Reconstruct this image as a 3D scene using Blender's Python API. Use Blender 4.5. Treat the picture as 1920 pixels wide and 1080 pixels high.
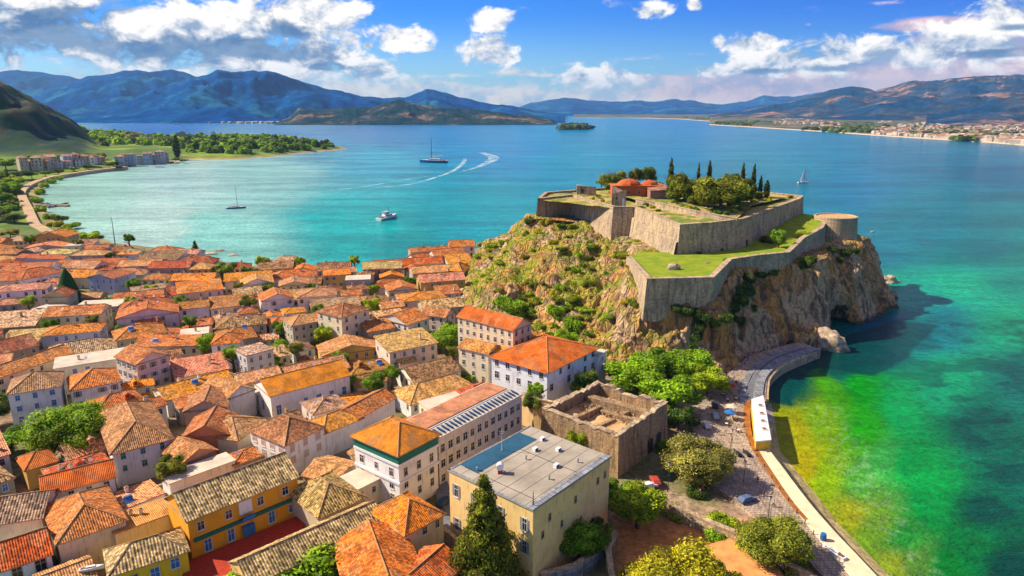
import bpy, bmesh, math, random
import numpy as np
from mathutils import Vector, Matrix, noise as mnoise

for o in list(bpy.data.objects): bpy.data.objects.remove(o)
SC = bpy.context.scene
COL = SC.collection
rnd = random.Random(7)
R = math.radians

# ------------------------------------------------------------------ camera
CAM_H = 90.0; FPX = 1280.0; HOR = 205.0
PITCH = math.atan((540 - HOR) / FPX)
cam_d = bpy.data.cameras.new('camera'); cam = bpy.data.objects.new('camera', cam_d); COL.objects.link(cam)
cam.location = (0, 0, CAM_H); cam.rotation_euler = (math.pi / 2 - PITCH, 0, 0)
cam_d.sensor_width = 36; cam_d.lens = 36 * FPX / 1920; cam_d.clip_start = 1; cam_d.clip_end = 90000
SC.camera = cam
CP, SP = math.cos(PITCH), math.sin(PITCH)
def ray(px, py):
    u = 540 - py
    return Vector((px - 960, FPX * CP + u * SP, -FPX * SP + u * CP))
def P(px, py, z=0.0):
    d = ray(px, py); t = (z - CAM_H) / d.z
    return Vector((d.x * t, d.y * t, z))
def PD(px, py, y):                     # the point of this sight line at northing y
    d = ray(px, py); t = y / d.y
    return Vector((d.x * t, y, CAM_H + d.z * t))
def proj(x, y, z):                     # world -> photograph pixel (numpy friendly)
    dz = z - CAM_H
    dep = y * CP - dz * SP; up = y * SP + dz * CP
    dep = np.maximum(dep, 1.0)
    return 960 + FPX * x / dep, 540 - FPX * up / dep

# ------------------------------------------------------------------ render settings
cy = SC.cycles
cy.use_denoising = True
cy.max_bounces = 5; cy.diffuse_bounces = 2; cy.glossy_bounces = 2; cy.transmission_bounces = 2
cy.transparent_max_bounces = 8; cy.volume_bounces = 0
cy.caustics_reflective = False; cy.caustics_refractive = False
cy.sample_clamp_indirect = 4
SC.view_settings.view_transform = 'Standard'; SC.view_settings.look = 'None'
SC.view_settings.gamma = 1; SC.view_settings.exposure = 0.72

# ------------------------------------------------------------------ sun
SUN_EL = R(40); SUN_AZ = R(-80)       # azimuth from +Y, negative = towards -X (left, ahead of the camera)
sd = Vector((math.sin(SUN_AZ) * math.cos(SUN_EL), math.cos(SUN_AZ) * math.cos(SUN_EL), math.sin(SUN_EL)))
sl = bpy.data.lights.new('sun', 'SUN'); so = bpy.data.objects.new('sun', sl); COL.objects.link(so)
sl.energy = 4.8; sl.angle = R(0.6); sl.color = (1.0, 0.87, 0.68)
so.rotation_euler = sd.to_track_quat('Z', 'Y').to_euler(); so.location = (-400, 300, 500)

# ------------------------------------------------------------------ node expression helper
def srgb(r, g, b):
    f = lambda c: (c / 255 / 12.92) if c / 255 <= 0.04045 else ((c / 255 + 0.055) / 1.055) ** 2.4
    return (f(r), f(g), f(b))
class NT:
    def __init__(s, tree): s.t = tree; s.n = tree.nodes; s.l = tree.links
    def put(s, sock, v):
        if isinstance(v, bpy.types.NodeSocket): s.l.new(v, sock)
        elif v is not None:
            if isinstance(v, (tuple, list)) and len(v) == 3 and sock.type == 'RGBA': v = (*v, 1)
            sock.default_value = v
    def m(s, op, a, b=None, c=None, clamp=False):
        n = s.n.new('ShaderNodeMath'); n.operation = op; n.use_clamp = clamp
        s.put(n.inputs[0], a); s.put(n.inputs[1], b); s.put(n.inputs[2], c); return n.outputs[0]
    def add(s, a, b): return s.m('ADD', a, b)
    def sub(s, a, b): return s.m('SUBTRACT', a, b)
    def mul(s, a, b): return s.m('MULTIPLY', a, b)
    def mx(s, a, b): return s.m('MAXIMUM', a, b)
    def v(s, op, a, b=None, scale=None):
        n = s.n.new('ShaderNodeVectorMath'); n.operation = op
        s.put(n.inputs[0], a)
        if b is not None: s.put(n.inputs[1], b)
        if scale is not None: s.put(n.inputs['Scale'], scale)
        return n.outputs['Value'] if op in ('LENGTH', 'DOT_PRODUCT') else n.outputs[0]
    def ss(s, x, lo, hi, a=0.0, b=1.0):
        n = s.n.new('ShaderNodeMapRange'); n.interpolation_type = 'SMOOTHSTEP'
        s.put(n.inputs[0], x)
        n.inputs[1].default_value = lo; n.inputs[2].default_value = hi
        n.inputs[3].default_value = a; n.inputs[4].default_value = b
        return n.outputs[0]
    def mix(s, f, a, b, mode='MIX'):
        n = s.n.new('ShaderNodeMix'); n.data_type = 'RGBA'; n.blend_type = mode; n.clamp_factor = True
        s.put(n.inputs[0], f); s.put(n.inputs[6], a); s.put(n.inputs[7], b); return n.outputs[2]
    def noise(s, vec, scale, detail=4, rough=0.55, dist=0.0, dim='3D', w=None, col=False):
        n = s.n.new('ShaderNodeTexNoise'); n.noise_dimensions = dim
        s.put(n.inputs['Vector'], vec); n.inputs['Scale'].default_value = scale
        n.inputs['Detail'].default_value = detail; n.inputs['Roughness'].default_value = rough
        n.inputs['Distortion'].default_value = dist
        if w is not None: s.put(n.inputs['W'], w)
        return n.outputs['Color' if col else 'Fac']
    def voro(s, vec, scale, feat='F1', out='Distance'):
        n = s.n.new('ShaderNodeTexVoronoi'); n.feature = feat
        s.put(n.inputs['Vector'], vec); n.inputs['Scale'].default_value = scale; return n.outputs[out]
    def brick(s, vec, w, h, mortar, c1=(1, 1, 1), c2=(0.6, 0.6, 0.6), cm=(0.3, 0.3, 0.3), offset=0.5, smooth=0.3):
        n = s.n.new('ShaderNodeTexBrick'); s.put(n.inputs['Vector'], vec); n.offset = offset
        n.inputs['Scale'].default_value = 1; n.inputs['Brick Width'].default_value = w; n.inputs['Row Height'].default_value = h
        n.inputs['Mortar Size'].default_value = mortar; n.inputs['Mortar Smooth'].default_value = smooth
        s.put(n.inputs['Color1'], c1); s.put(n.inputs['Color2'], c2); s.put(n.inputs['Mortar'], cm)
        return n
    def sep(s, vec):
        n = s.n.new('ShaderNodeSeparateXYZ'); s.put(n.inputs[0], vec); return n.outputs
    def comb(s, x, y, z):
        n = s.n.new('ShaderNodeCombineXYZ'); s.put(n.inputs[0], x); s.put(n.inputs[1], y); s.put(n.inputs[2], z); return n.outputs[0]
    def bump(s, h, dist=0.1, strength=1.0):
        n = s.n.new('ShaderNodeBump'); s.put(n.inputs['Height'], h); n.inputs['Distance'].default_value = dist
        n.inputs['Strength'].default_value = strength; return n.outputs[0]
def new_mat(name):
    m = bpy.data.materials.new(name); m.use_nodes = True
    nt = NT(m.node_tree); bs = nt.n['Principled BSDF']
    bs.inputs['Specular IOR Level'].default_value = 0.25
    return m, nt, bs
def scalecol(nt, col, f):              # colour times a scalar socket
    return nt.v('SCALE', col, scale=f)

# ------------------------------------------------------------------ sky
def dir_ae(px, py):
    d = ray(px, py); return math.atan2(d.x, d.y), d.z / math.hypot(d.x, d.y)
W = bpy.data.worlds.new('World'); SC.world = W; W.use_nodes = True
wt = NT(W.node_tree); bg = wt.n['Background']
sky = wt.n.new('ShaderNodeTexSky'); sky.sky_type = 'NISHITA'; sky.sun_disc = False
sky.sun_elevation = SUN_EL; sky.sun_rotation = SUN_AZ; sky.air_density = 1.0; sky.dust_density = 0.3; sky.ozone_density = 2.0
tc = wt.n.new('ShaderNodeTexCoord')
X, Y, Z = wt.sep(tc.outputs['Generated'])
az = wt.m('ARCTAN2', X, Y)
el = wt.m('DIVIDE', Z, wt.m('SQRT', wt.add(wt.mul(X, X), wt.mul(Y, Y))))
pv = wt.comb(az, el, 0.0)
n1 = wt.noise(wt.comb(wt.mul(az, 1.0), wt.mul(el, 1.5), 0.3), 19, 10, 0.62, 0.3)
LS = (-0.006, 0.016, 0)
pvs = wt.v('ADD', pv, LS)
sx, sy, sz = wt.sep(pvs)
n2 = wt.noise(wt.comb(sx, wt.mul(sy, 1.5), 0.3), 19, 10, 0.62, 0.3)
nb = wt.noise(wt.comb(wt.mul(az, 0.35), wt.mul(el, 2.4), 1.7), 16, 6, 0.55, 0.4)
def blobs(lst):
    acc = None
    for (px, py, rx, ry) in lst:
        a, e = dir_ae(px, py)
        kx = 1 / (rx / FPX * math.cos(a) ** 1.5); ky = 1 / (ry / FPX * math.cos(a) ** 0.5)
        d = wt.v('LENGTH', wt.v('MULTIPLY', wt.v('SUBTRACT', pv, (a, e, 0)), (kx, ky, 1)))
        v = wt.sub(1.0, d)
        acc = v if acc is None else wt.mx(acc, v)
    return acc
white = blobs([(60, 20, 260, 110), (330, 60, 300, 110), (560, 30, 110, 60), (480, 110, 190, 50), (600, 110, 90, 55), (655, 74, 22, 14), (690, 85, 10, 8),
    (750, 66, 60, 24), (735, 86, 30, 12), (782, 88, 30, 10), (912, 38, 40, 20), (910, 98, 66, 30), (945, 106, 34, 16),
    (1225, 19, 34, 15), (1303, 9, 15, 9), (1402, 84, 62, 20), (1348, 78, 18, 14), (1430, 76, 30, 12),
    (1430, 118, 80, 28), (1560, 108, 90, 36), (1500, 112, 60, 28), (1650, 100, 80, 26), (1720, 105, 120, 26), (1850, 78, 130, 44), (1900, 25, 90, 40), (1120, 145, 90, 22),
    (1345, 132, 60, 14), (700, 135, 60, 30), (-250, 30, 300, 120), (2100, 60, 200, 60)])
dark = blobs([(120, 75, 170, 32), (-10, 85, 60, 50), (330, 95, 260, 30), (450, 95, 230, 26), (540, 50, 55, 28), (110, 28, 100, 20), (620, 125, 60, 8),
    (1440, 134, 70, 9), (1570, 128, 90, 9), (1880, 100, 120, 9), (1900, 52, 60, 8), (470, 82, 60, 14)])
lent = blobs([(1760, 45, 110, 16), (1820, 66, 120, 13), (1600, 150, 500, 44), (1900, 125, 500, 44)])
bank = wt.ss(el, 0.082, 0.014, 0, 1)
dn = wt.sub(n1, 0.5)
cw = wt.ss(wt.add(wt.mul(white, 1.25), wt.mul(dn, 4.4)), -0.05, 0.62)
cb = wt.mul(wt.ss(wt.add(wt.add(wt.sub(wt.mul(bank, 1.0), 0.40), wt.mul(wt.sub(nb, 0.5), 2.6)), wt.mul(dn, 1.6)), 0.0, 0.55), 0.85)
cl = wt.mul(wt.ss(wt.add(lent, wt.mul(wt.sub(nb, 0.5), 1.8)), 0.0, 0.5), 0.82)
cd = wt.mul(wt.ss(wt.add(wt.mul(dark, 1.3), wt.mul(dn, -3.8)), -0.15, 0.75), 0.92)
lit = wt.m('ADD', wt.mul(wt.sub(n1, n2), 4.5), 0.66, clamp=True)
# clear sky: the physical sky, deepened the way the photograph's is
deep = wt.mix(wt.ss(el, 0.01, 0.14), (0.62, 0.92, 1.10), (0.06, 0.40, 1.10))
side = wt.mix(wt.ss(az, -0.1, 0.65), (1.0, 1.0, 1.0), (0.34, 0.56, 0.84))
skc = wt.mix(1.0, wt.mix(1.0, sky.outputs[0], deep, 'MULTIPLY'), side, 'MULTIPLY')
SK = 0.10
skc = wt.v('SCALE', skc, scale=SK)
cwhite = wt.mix(lit, (0.22, 0.28, 0.38), (0.92, 0.84, 0.74))
cwhite = wt.mix(cd, cwhite, wt.mix(lit, (0.03, 0.085, 0.21), (0.10, 0.17, 0.28)))
cbank = wt.mix(wt.ss(az, -0.2, 0.5), wt.mix(lit, (0.38, 0.44, 0.54), (0.95, 0.76, 0.54)), wt.mix(lit, (0.42, 0.38, 0.44), (0.80, 0.60, 0.52)))
c = wt.mix(cb, skc, cbank)
c = wt.mix(cl, c, wt.mix(lit, (0.40, 0.28, 0.34), (0.78, 0.48, 0.42)))
c = wt.mix(cw, c, cwhite)
# unseen broken cloud overhead, added for a warmer, more neutral fill light
hi = wt.mul(wt.ss(el, 0.24, 0.55), wt.ss(wt.noise(tc.outputs['Generated'], 2.2, 7, 0.6), 0.40, 0.60, 0.15, 0.85))
c = wt.mix(hi, c, (0.30, 0.245, 0.20))
wt.put(bg.inputs['Color'], c); bg.inputs['Strength'].default_value = 1.0

# ------------------------------------------------------------------ materials
M = {}
def coords(nt):
    t = nt.n.new('ShaderNodeTexCoord'); return t.outputs
def geo(nt): return nt.n.new('ShaderNodeNewGeometry').outputs
def oinfo(nt): return nt.n.new('ShaderNodeObjectInfo').outputs

def mat_roof(name, tile=(0.42, 0.48), tint=0.5, grime=0.6):
    m, nt, bs = new_mat(name)
    tc = coords(nt); oi = oinfo(nt); uv = tc['UV']
    x, y, z = nt.sep(uv)
    off = nt.mul(oi['Random'], 37.0)
    wav = nt.m('SINE', nt.mul(x, 2 * math.pi / tile[0]))
    saw = nt.m('FRACT', nt.m('DIVIDE', y, tile[1]))
    cell = nt.v('FLOOR', nt.comb(nt.m('DIVIDE', x, tile[0]), nt.m('DIVIDE', y, tile[1]), off))
    wn = nt.n.new('ShaderNodeTexWhiteNoise'); nt.put(wn.inputs['Vector'], cell)
    big = nt.noise(nt.comb(x, y, off), 0.35, 6, 0.65)
    streak = nt.noise(nt.comb(nt.mul(x, 1.4), nt.mul(y, 0.18), off), 1.0, 4, 0.6)
    base = oi['Color']
    c = nt.mix(nt.ss(big, 0.35, 0.7), scalecol(nt, base, 1.3), scalecol(nt, base, 0.75))
    c = nt.mix(nt.mul(nt.ss(streak, 0.48, 0.75), grime * 0.8), c, (0.42, 0.24, 0.10))
    c = nt.mix(nt.mul(nt.ss(nt.noise(nt.comb(x, y, off), 1.1, 5, 0.7), 0.58, 0.74), grime * 0.7), c, (0.16, 0.085, 0.035))
    vc = nt.voro(nt.comb(nt.mul(x, 0.8), nt.mul(y, 0.55), off), 0.5, 'F1', 'Color'); vx, vy, vz = nt.sep(vc)
    c = nt.mix(nt.ss(vx, 0.62, 0.80, 0, 0.55), c, scalecol(nt, c, 0.62)); c = nt.mix(nt.ss(vy, 0.74, 0.86, 0, 0.5), c, nt.mix(0.5, c, (0.62, 0.40, 0.20)))
    c = scalecol(nt, c, nt.ss(wn.outputs[0], 0, 1, 1 - tint, 1 + tint))
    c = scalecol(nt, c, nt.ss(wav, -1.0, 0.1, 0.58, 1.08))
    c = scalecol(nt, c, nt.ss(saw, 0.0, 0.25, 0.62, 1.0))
    nt.put(bs.inputs['Base Color'], c); bs.inputs['Roughness'].default_value = 0.85
    h = nt.add(nt.mul(wav, 0.5), nt.mul(nt.m('SUBTRACT', 1.0, saw), 0.55))
    h = nt.add(nt.add(h, nt.mul(wn.outputs[0], 0.4)), nt.mul(big, 3.0))
    nt.put(bs.inputs['Normal'], nt.bump(h, 0.13, 0.9))
    return m
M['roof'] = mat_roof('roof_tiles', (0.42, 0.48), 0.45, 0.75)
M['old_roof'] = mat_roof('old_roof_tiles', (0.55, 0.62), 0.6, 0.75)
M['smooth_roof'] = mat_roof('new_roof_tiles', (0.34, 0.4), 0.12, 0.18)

def mat_wall(name, bumpy=0.02, stain=0.5):
    m, nt, bs = new_mat(name)
    oi = oinfo(nt); tc = coords(nt)
    off = nt.mul(oi['Random'], 51.0); x, y, z = nt.sep(tc['UV'])
    big = nt.noise(nt.comb(x, y, off), 0.30, 5, 0.6)
    run = nt.noise(nt.comb(nt.mul(x, 1.6), nt.mul(y, 0.22), off), 1.0, 4, 0.65)
    c = nt.mix(nt.mul(nt.ss(big, 0.42, 0.75), stain), oi['Color'], scalecol(nt, oi['Color'], 0.62))
    c = nt.mix(nt.mul(nt.ss(run, 0.52, 0.75), stain), c, (0.20, 0.15, 0.10))
    nt.put(bs.inputs['Base Color'], c); bs.inputs['Roughness'].default_value = 0.9
    nt.put(bs.inputs['Normal'], nt.bump(nt.noise(nt.comb(x, y, off), 3.0, 5, 0.7), bumpy, 0.8))
    return m
M['wall'] = mat_wall('painted_plaster')
def mat_stone(name, c1, c2, c3, bw=0.9, bh=0.45, sc=1.0, veg=0.0):
    m, nt, bs = new_mat(name)
    tc = coords(nt); uv = tc['UV']; g = geo(nt)
    p = g['Position']
    wob = nt.noise(p, 0.5, 3, 0.6, col=True)
    uvw = nt.v('ADD', uv, nt.v('SCALE', wob, scale=0.35))
    b = nt.brick(uvw, bw * sc, bh * sc, 0.05 * sc, (1.0, 1.0, 1.0), (0.62, 0.60, 0.58), (0.32, 0.29, 0.25))
    big = nt.noise(p, 0.10, 7, 0.65)
    x, y, z = nt.sep(uv)
    run = nt.noise(nt.comb(nt.mul(x, 0.8), nt.mul(y, 0.10), 0.0), 1.0, 5, 0.65)
    c = nt.mix(nt.ss(big, 0.38, 0.64), c1, c2)
    c = nt.mix(nt.mul(nt.ss(run, 0.46, 0.66), 0.9), c, c3)
    sp = nt.noise(p, 1.9, 6, 0.75)
    c = nt.mix(nt.mul(nt.ss(sp, 0.54, 0.66), 0.55), c, c3)
    c = nt.mix(1.0, c, b.outputs['Color'], 'MULTIPLY')
    if veg > 0: c = nt.mix(nt.mul(nt.ss(nt.noise(p, 0.25, 6, 0.7), 0.58, 0.68), veg), c, (0.07, 0.10, 0.02))
    nt.put(bs.inputs['Base Color'], c); bs.inputs['Roughness'].default_value = 0.95
    h = nt.add(nt.mul(b.outputs['Fac'], -0.7), nt.mul(sp, 0.9))
    nt.put(bs.inputs['Normal'], nt.bump(h, 0.22, 0.9))
    return m
M['fort'] = mat_stone('fort_stone', (0.88, 0.65, 0.40), (0.66, 0.50, 0.34), (0.30, 0.23, 0.16), 1.0, 0.5, 0.8, 0.25)
M['rubble'] = mat_stone('rubble_stone', (0.72, 0.48, 0.25), (0.54, 0.37, 0.21), (0.26, 0.17, 0.10), 0.7, 0.45, 1.0, 0.3)
M['coping'] = mat_stone('coping_stone', (0.74, 0.55, 0.34), (0.62, 0.46, 0.30), (0.34, 0.25, 0.16), 1.6, 1.2)
M['paving'] = mat_stone('paving_stone', (0.66, 0.50, 0.37), (0.54, 0.41, 0.31), (0.36, 0.28, 0.22), 0.8, 0.8)
M['quay'] = mat_stone('quay_stone', (0.40, 0.42, 0.46), (0.32, 0.34, 0.38), (0.20, 0.20, 0.22), 2.2, 1.1)

def mat_plain(name, col, rough=0.6, spec=0.3, nz=0.25, scale=1.5, metal=0.0):
    m, nt, bs = new_mat(name)
    g = coords(nt)
    n = nt.noise(g['Object'], scale, 5, 0.65)
    c = nt.mix(nt.ss(n, 0.3, 0.75), tuple(min(1, k * (1 + nz * 0.4)) for k in col), tuple(k * (1 - nz) for k in col))
    nt.put(bs.inputs['Base Color'], c); bs.inputs['Roughness'].default_value = rough
    bs.inputs['Specular IOR Level'].default_value = spec; bs.inputs['Metallic'].default_value = metal
    return m
M['glass'] = mat_plain('window_glass', (0.018, 0.028, 0.045), 0.18, 0.6, 0.5, 0.9)
M['frame'] = mat_plain('window_frame_paint', (0.66, 0.62, 0.56), 0.7, 0.3, 0.2)
M['white'] = mat_plain('white_paint', (0.78, 0.76, 0.74), 0.5, 0.4, 0.12)
M['mortar'] = mat_plain('ridge_mortar', (0.46, 0.27, 0.13), 0.9, 0.1, 0.45, 0.8)
M['blue'] = mat_plain('blue_paint', (0.03, 0.16, 0.45), 0.5, 0.4, 0.3)
M['dark'] = mat_plain('dark_metal', (0.03, 0.032, 0.04), 0.5, 0.4, 0.3)
M['grey'] = mat_plain('grey_metal', (0.25, 0.26, 0.28), 0.5, 0.4, 0.3)
M['green'] = mat_plain('green_paint', (0.01, 0.16, 0.11), 0.6, 0.3, 0.3)
M['peach'] = mat_plain('peach_shutter_paint', (0.60, 0.40, 0.30), 0.7, 0.3, 0.2)
M['red'] = mat_plain('red_paint', (0.42, 0.035, 0.012), 0.7, 0.3, 0.3)
M['yellow'] = mat_plain('yellow_paint', (0.75, 0.48, 0.04), 0.7, 0.3, 0.25)
M['wood'] = mat_plain('brown_wood', (0.22, 0.10, 0.045), 0.8, 0.2, 0.4)
M['hullblue'] = mat_plain('blue_hull', (0.02, 0.10, 0.28), 0.35, 0.5, 0.2)
M['sail'] = mat_plain('sail_cloth', (0.85, 0.85, 0.82), 0.8, 0.2, 0.08)
M['slab'] = mat_plain('roof_slab', (0.40, 0.345, 0.27), 0.9, 0.2, 0.35, 0.12)
M['slabpale'] = mat_plain('pale_roof_slab', (0.62, 0.52, 0.40), 0.9, 0.2, 0.3, 0.2)
M['slabblue'] = mat_plain('blue_roof_patch', (0.025, 0.10, 0.17), 0.8, 0.2, 0.3, 0.2)
M['asphalt'] = mat_plain('asphalt', (0.15, 0.16, 0.19), 0.9, 0.2, 0.35, 0.3)
M['strip'] = mat_plain('pale_concrete', (0.80, 0.66, 0.42), 0.9, 0.2, 0.22, 0.25)
M['brownstrip'] = mat_plain('brown_gutter', (0.34, 0.13, 0.03), 0.9, 0.2, 0.35, 0.5)
M['bark'] = mat_plain('bark', (0.13, 0.09, 0.06), 0.95, 0.1, 0.4, 3.0)
M['skin'] = mat_plain('skin', (0.45, 0.26, 0.18), 0.6, 0.3, 0.1)
M['hair'] = mat_plain('dark_hair', (0.03, 0.02, 0.015), 0.8, 0.2, 0.2)

def mat_obj(name, rough=0.7):          # object-colour cloth
    m, nt, bs = new_mat(name); nt.put(bs.inputs['Base Color'], oinfo(nt)['Color']); bs.inputs['Roughness'].default_value = rough
    return m
M['cloth'] = mat_obj('cloth')

def mat_leaf(name):
    m, nt, bs = new_mat(name)
    oi = oinfo(nt); g = geo(nt)
    at = nt.n.new('ShaderNodeAttribute'); at.attribute_name = 'lv'
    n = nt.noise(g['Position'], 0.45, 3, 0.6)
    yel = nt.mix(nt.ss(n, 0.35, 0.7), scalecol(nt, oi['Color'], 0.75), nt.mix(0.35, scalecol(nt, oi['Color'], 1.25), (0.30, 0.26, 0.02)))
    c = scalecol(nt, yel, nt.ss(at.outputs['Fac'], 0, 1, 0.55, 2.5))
    nt.put(bs.inputs['Base Color'], c); bs.inputs['Roughness'].default_value = 0.7; bs.inputs['Specular IOR Level'].default_value = 0.15
    tr = nt.n.new('ShaderNodeBsdfTranslucent'); nt.put(tr.inputs[0], scalecol(nt, c, 1.3))
    ms = nt.n.new('ShaderNodeMixShader'); ms.inputs[0].default_value = 0.3
    nt.l.new(bs.outputs[0], ms.inputs[1]); nt.l.new(tr.outputs[0], ms.inputs[2])
    nt.l.new(ms.outputs[0], nt.n['Material Output'].inputs[0])
    return m
M['leaf'] = mat_leaf('foliage')

# ------------------------------------------------------------------ object helpers
def tag(o, label=None, cat=None, group=None, kind=None):
    if label: o['label'] = label
    if cat: o['category'] = cat
    if group: o['group'] = group
    if kind: o['kind'] = kind
    return o
def thing(name, label, cat, loc=(0, 0, 0), rz=0.0, group=None):
    o = bpy.data.objects.new(name, None); COL.objects.link(o); o.location = loc; o.rotation_euler = (0, 0, rz)
    o.empty_display_size = 0.5
    return tag(o, label, cat, group)
class MB:
    """collects faces with materials; build() links ONE mesh object with planar metre UVs"""
    def __init__(s): s.v = []; s.f = []; s.m = []; s.mats = []; s.lv = None
    def mi(s, mat):
        mat = M[mat] if isinstance(mat, str) else mat
        if mat not in s.mats: s.mats.append(mat)
        return s.mats.index(mat)
    def face(s, pts, mat):
        i = len(s.v); s.v += [tuple(p) for p in pts]; s.f.append(tuple(range(i, i + len(pts)))); s.m.append(s.mi(mat))
    def box(s, c, d, mat, rz=0.0, top=None):
        cx, cy_, cz = c; hx, hy, hz = d[0] / 2, d[1] / 2, d[2] / 2
        ca, sa = math.cos(rz), math.sin(rz)
        k = 1.0 if top is None else top
        def q(x, y, z):
            if z > 0: x *= k; y *= k
            return (cx + x * ca - y * sa, cy_ + x * sa + y * ca, cz + z)
        a = [q(-hx, -hy, -hz), q(hx, -hy, -hz), q(hx, hy, -hz), q(-hx, hy, -hz), q(-hx, -hy, hz), q(hx, -hy, hz), q(hx, hy, hz), q(-hx, hy, hz)]
        for f in ((0, 1, 5, 4), (1, 2, 6, 5), (2, 3, 7, 6), (3, 0, 4, 7), (4, 5, 6, 7), (3, 2, 1, 0)):
            s.face([a[i] for i in f], mat)
    def tube(s, pts, rads, mat, n=8, cap=True):
        rings = []
        pts = [Vector(p) for p in pts]
        for i, p in enumerate(pts):
            d = (pts[min(i + 1, len(pts) - 1)] - pts[max(i - 1, 0)]).normalized()
            a = d.orthogonal().normalized() if abs(d.z) < 0.9 else Vector((1, 0, 0)).cross(d).normalized()
            b = d.cross(a)
            rings.append([p + (a * math.cos(2 * math.pi * k / n) + b * math.sin(2 * math.pi * k / n)) * rads[i] for k in range(n)])
        for i in range(len(rings) - 1):
            for k in range(n):
                s.face([rings[i][k], rings[i][(k + 1) % n], rings[i + 1][(k + 1) % n], rings[i + 1][k]], mat)
        if cap: s.face(rings[-1], mat); s.face(rings[0][::-1], mat)
    def prism(s, poly, z0, z1, mat, topmat=None):   # poly: list of (x,y); z may be lists
        n = len(poly)
        a = [(p[0], p[1], z0 if not isinstance(z0, (list, tuple)) else z0[i]) for i, p in enumerate(poly)]
        b = [(p[0], p[1], z1 if not isinstance(z1, (list, tuple)) else z1[i]) for i, p in enumerate(poly)]
        for i in range(n):
            j = (i + 1) % n; s.face([a[i], a[j], b[j], b[i]], mat)
        s.face(b, topmat or mat)
    def mesh(s, name, smooth=False):
        me = bpy.data.meshes.new(name); me.from_pydata(s.v, [], s.f)
        for m in s.mats: me.materials.append(m)
        me.polygons.foreach_set('material_index', s.m)
        if smooth: me.polygons.foreach_set('use_smooth', [True] * len(s.f))
        me.update(); auto_uv(me)
        return me
    def build(s, name, parent=None, loc=None, color=None, smooth=False, merge=False):
        me = s.mesh(name, smooth)
        if merge:
            bm = bmesh.new(); bm.from_mesh(me); bmesh.ops.remove_doubles(bm, verts=bm.verts, dist=0.001); bmesh.ops.recalc_face_normals(bm, faces=bm.faces); bm.to_mesh(me); bm.free()
        return link(name, me, parent, loc, color)
def link(name, me, parent=None, loc=None, color=None):
    o = bpy.data.objects.new(name, me); COL.objects.link(o)
    if parent is not None: o.parent = parent
    if loc is not None: o.location = loc
    if color is not None: o.color = (*color, 1)
    return o
def auto_uv(me):
    nl = len(me.loops)
    uvl = me.uv_layers.new(name='UVMap')
    co = np.empty(len(me.vertices) * 3); me.vertices.foreach_get('co', co); co = co.reshape(-1, 3)
    vi = np.empty(nl, int); me.loops.foreach_get('vertex_index', vi)
    nf = len(me.polygons); no = np.empty(nf * 3); me.polygons.foreach_get('normal', no); no = no.reshape(-1, 3)
    lt = np.empty(nf, int); me.polygons.foreach_get('loop_total', lt)
    fn = np.repeat(no, lt, axis=0); p = co[vi]
    h = np.stack([-fn[:, 1], fn[:, 0], np.zeros(nl)], 1); ln = np.linalg.norm(h, axis=1)
    flat = ln < 0.05; h[flat] = (1, 0, 0); h /= np.linalg.norm(h, axis=1)[:, None]
    sl_ = np.cross(fn, h)
    uv = np.stack([(p * h).sum(1), (p * sl_).sum(1)], 1)
    uvl.data.foreach_set('uv', uv.ravel())
def np_mesh(name, verts, faces, mat, smooth=True, attrs=None, colattr=None, uv=False):
    me = bpy.data.meshes.new(name)
    me.from_pydata(verts.tolist() if hasattr(verts, 'tolist') else verts, [], faces.tolist() if hasattr(faces, 'tolist') else faces)
    me.materials.append(mat)
    if smooth: me.polygons.foreach_set('use_smooth', [True] * len(me.polygons))
    if colattr is not None:
        a = me.attributes.new('col', 'FLOAT_COLOR', 'POINT'); c4 = np.ones((len(verts), 4)); c4[:, :3] = colattr
        a.data.foreach_set('color', c4.ravel())
    me.update()
    if uv: auto_uv(me)
    return me
def grid_faces(nx, ny, wrap=False):
    i = np.arange(ny - 1)[:, None]; j = np.arange(nx if wrap else nx - 1)[None, :]
    a = i * nx + j; b = i * nx + (j + 1) % nx
    return np.stack([a, b, b + nx, a + nx], -1).reshape(-1, 4)
def fbm(x, y, z=0.0, oct=5, H=0.55):
    return mnoise.fractal(Vector((x, y, z)), H * 2, 2.0, oct)
# vectorised value noise
_perm = np.random.RandomState(3).rand(256, 256)
def vnoise(x, y):
    xi = np.floor(x).astype(int); yi = np.floor(y).astype(int); fx = x - xi; fy = y - yi
    fx = fx * fx * (3 - 2 * fx); fy = fy * fy * (3 - 2 * fy)
    g = lambda a, b: _perm[a % 256, b % 256]
    return (g(xi, yi) * (1 - fx) + g(xi + 1, yi) * fx) * (1 - fy) + (g(xi, yi + 1) * (1 - fx) + g(xi + 1, yi + 1) * fx) * fy
def vfbm(x, y, o=5, g=0.5):
    s = 0; a = 1; t = 0
    for k in range(o): s = s + a * vnoise(x * 2 ** k + 17 * k, y * 2 ** k + 5 * k); t += a; a *= g
    return s / t
def sdist(x, y, poly):                 # signed distance, positive inside (numpy)
    p = np.array(poly); q = np.roll(p, -1, axis=0)
    d = np.full(x.shape, 1e18); ins = np.zeros(x.shape, bool)
    for (ax, ay), (bx, by) in zip(p, q):
        ex, ey = bx - ax, by - ay; wx, wy = x - ax, y - ay
        t = np.clip((wx * ex + wy * ey) / (ex * ex + ey * ey + 1e-9), 0, 1)
        d = np.minimum(d, (wx - ex * t) ** 2 + (wy - ey * t) ** 2)
        c = ((ay > y) != (by > y)) & (x < (bx - ax) * (y - ay) / (by - ay + 1e-12) + ax)
        ins ^= c
    d = np.sqrt(d); return np.where(ins, d, -d)
def sstep(x, a, b):
    t = np.clip((x - a) / (b - a), 0, 1); return t * t * (3 - 2 * t)
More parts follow.
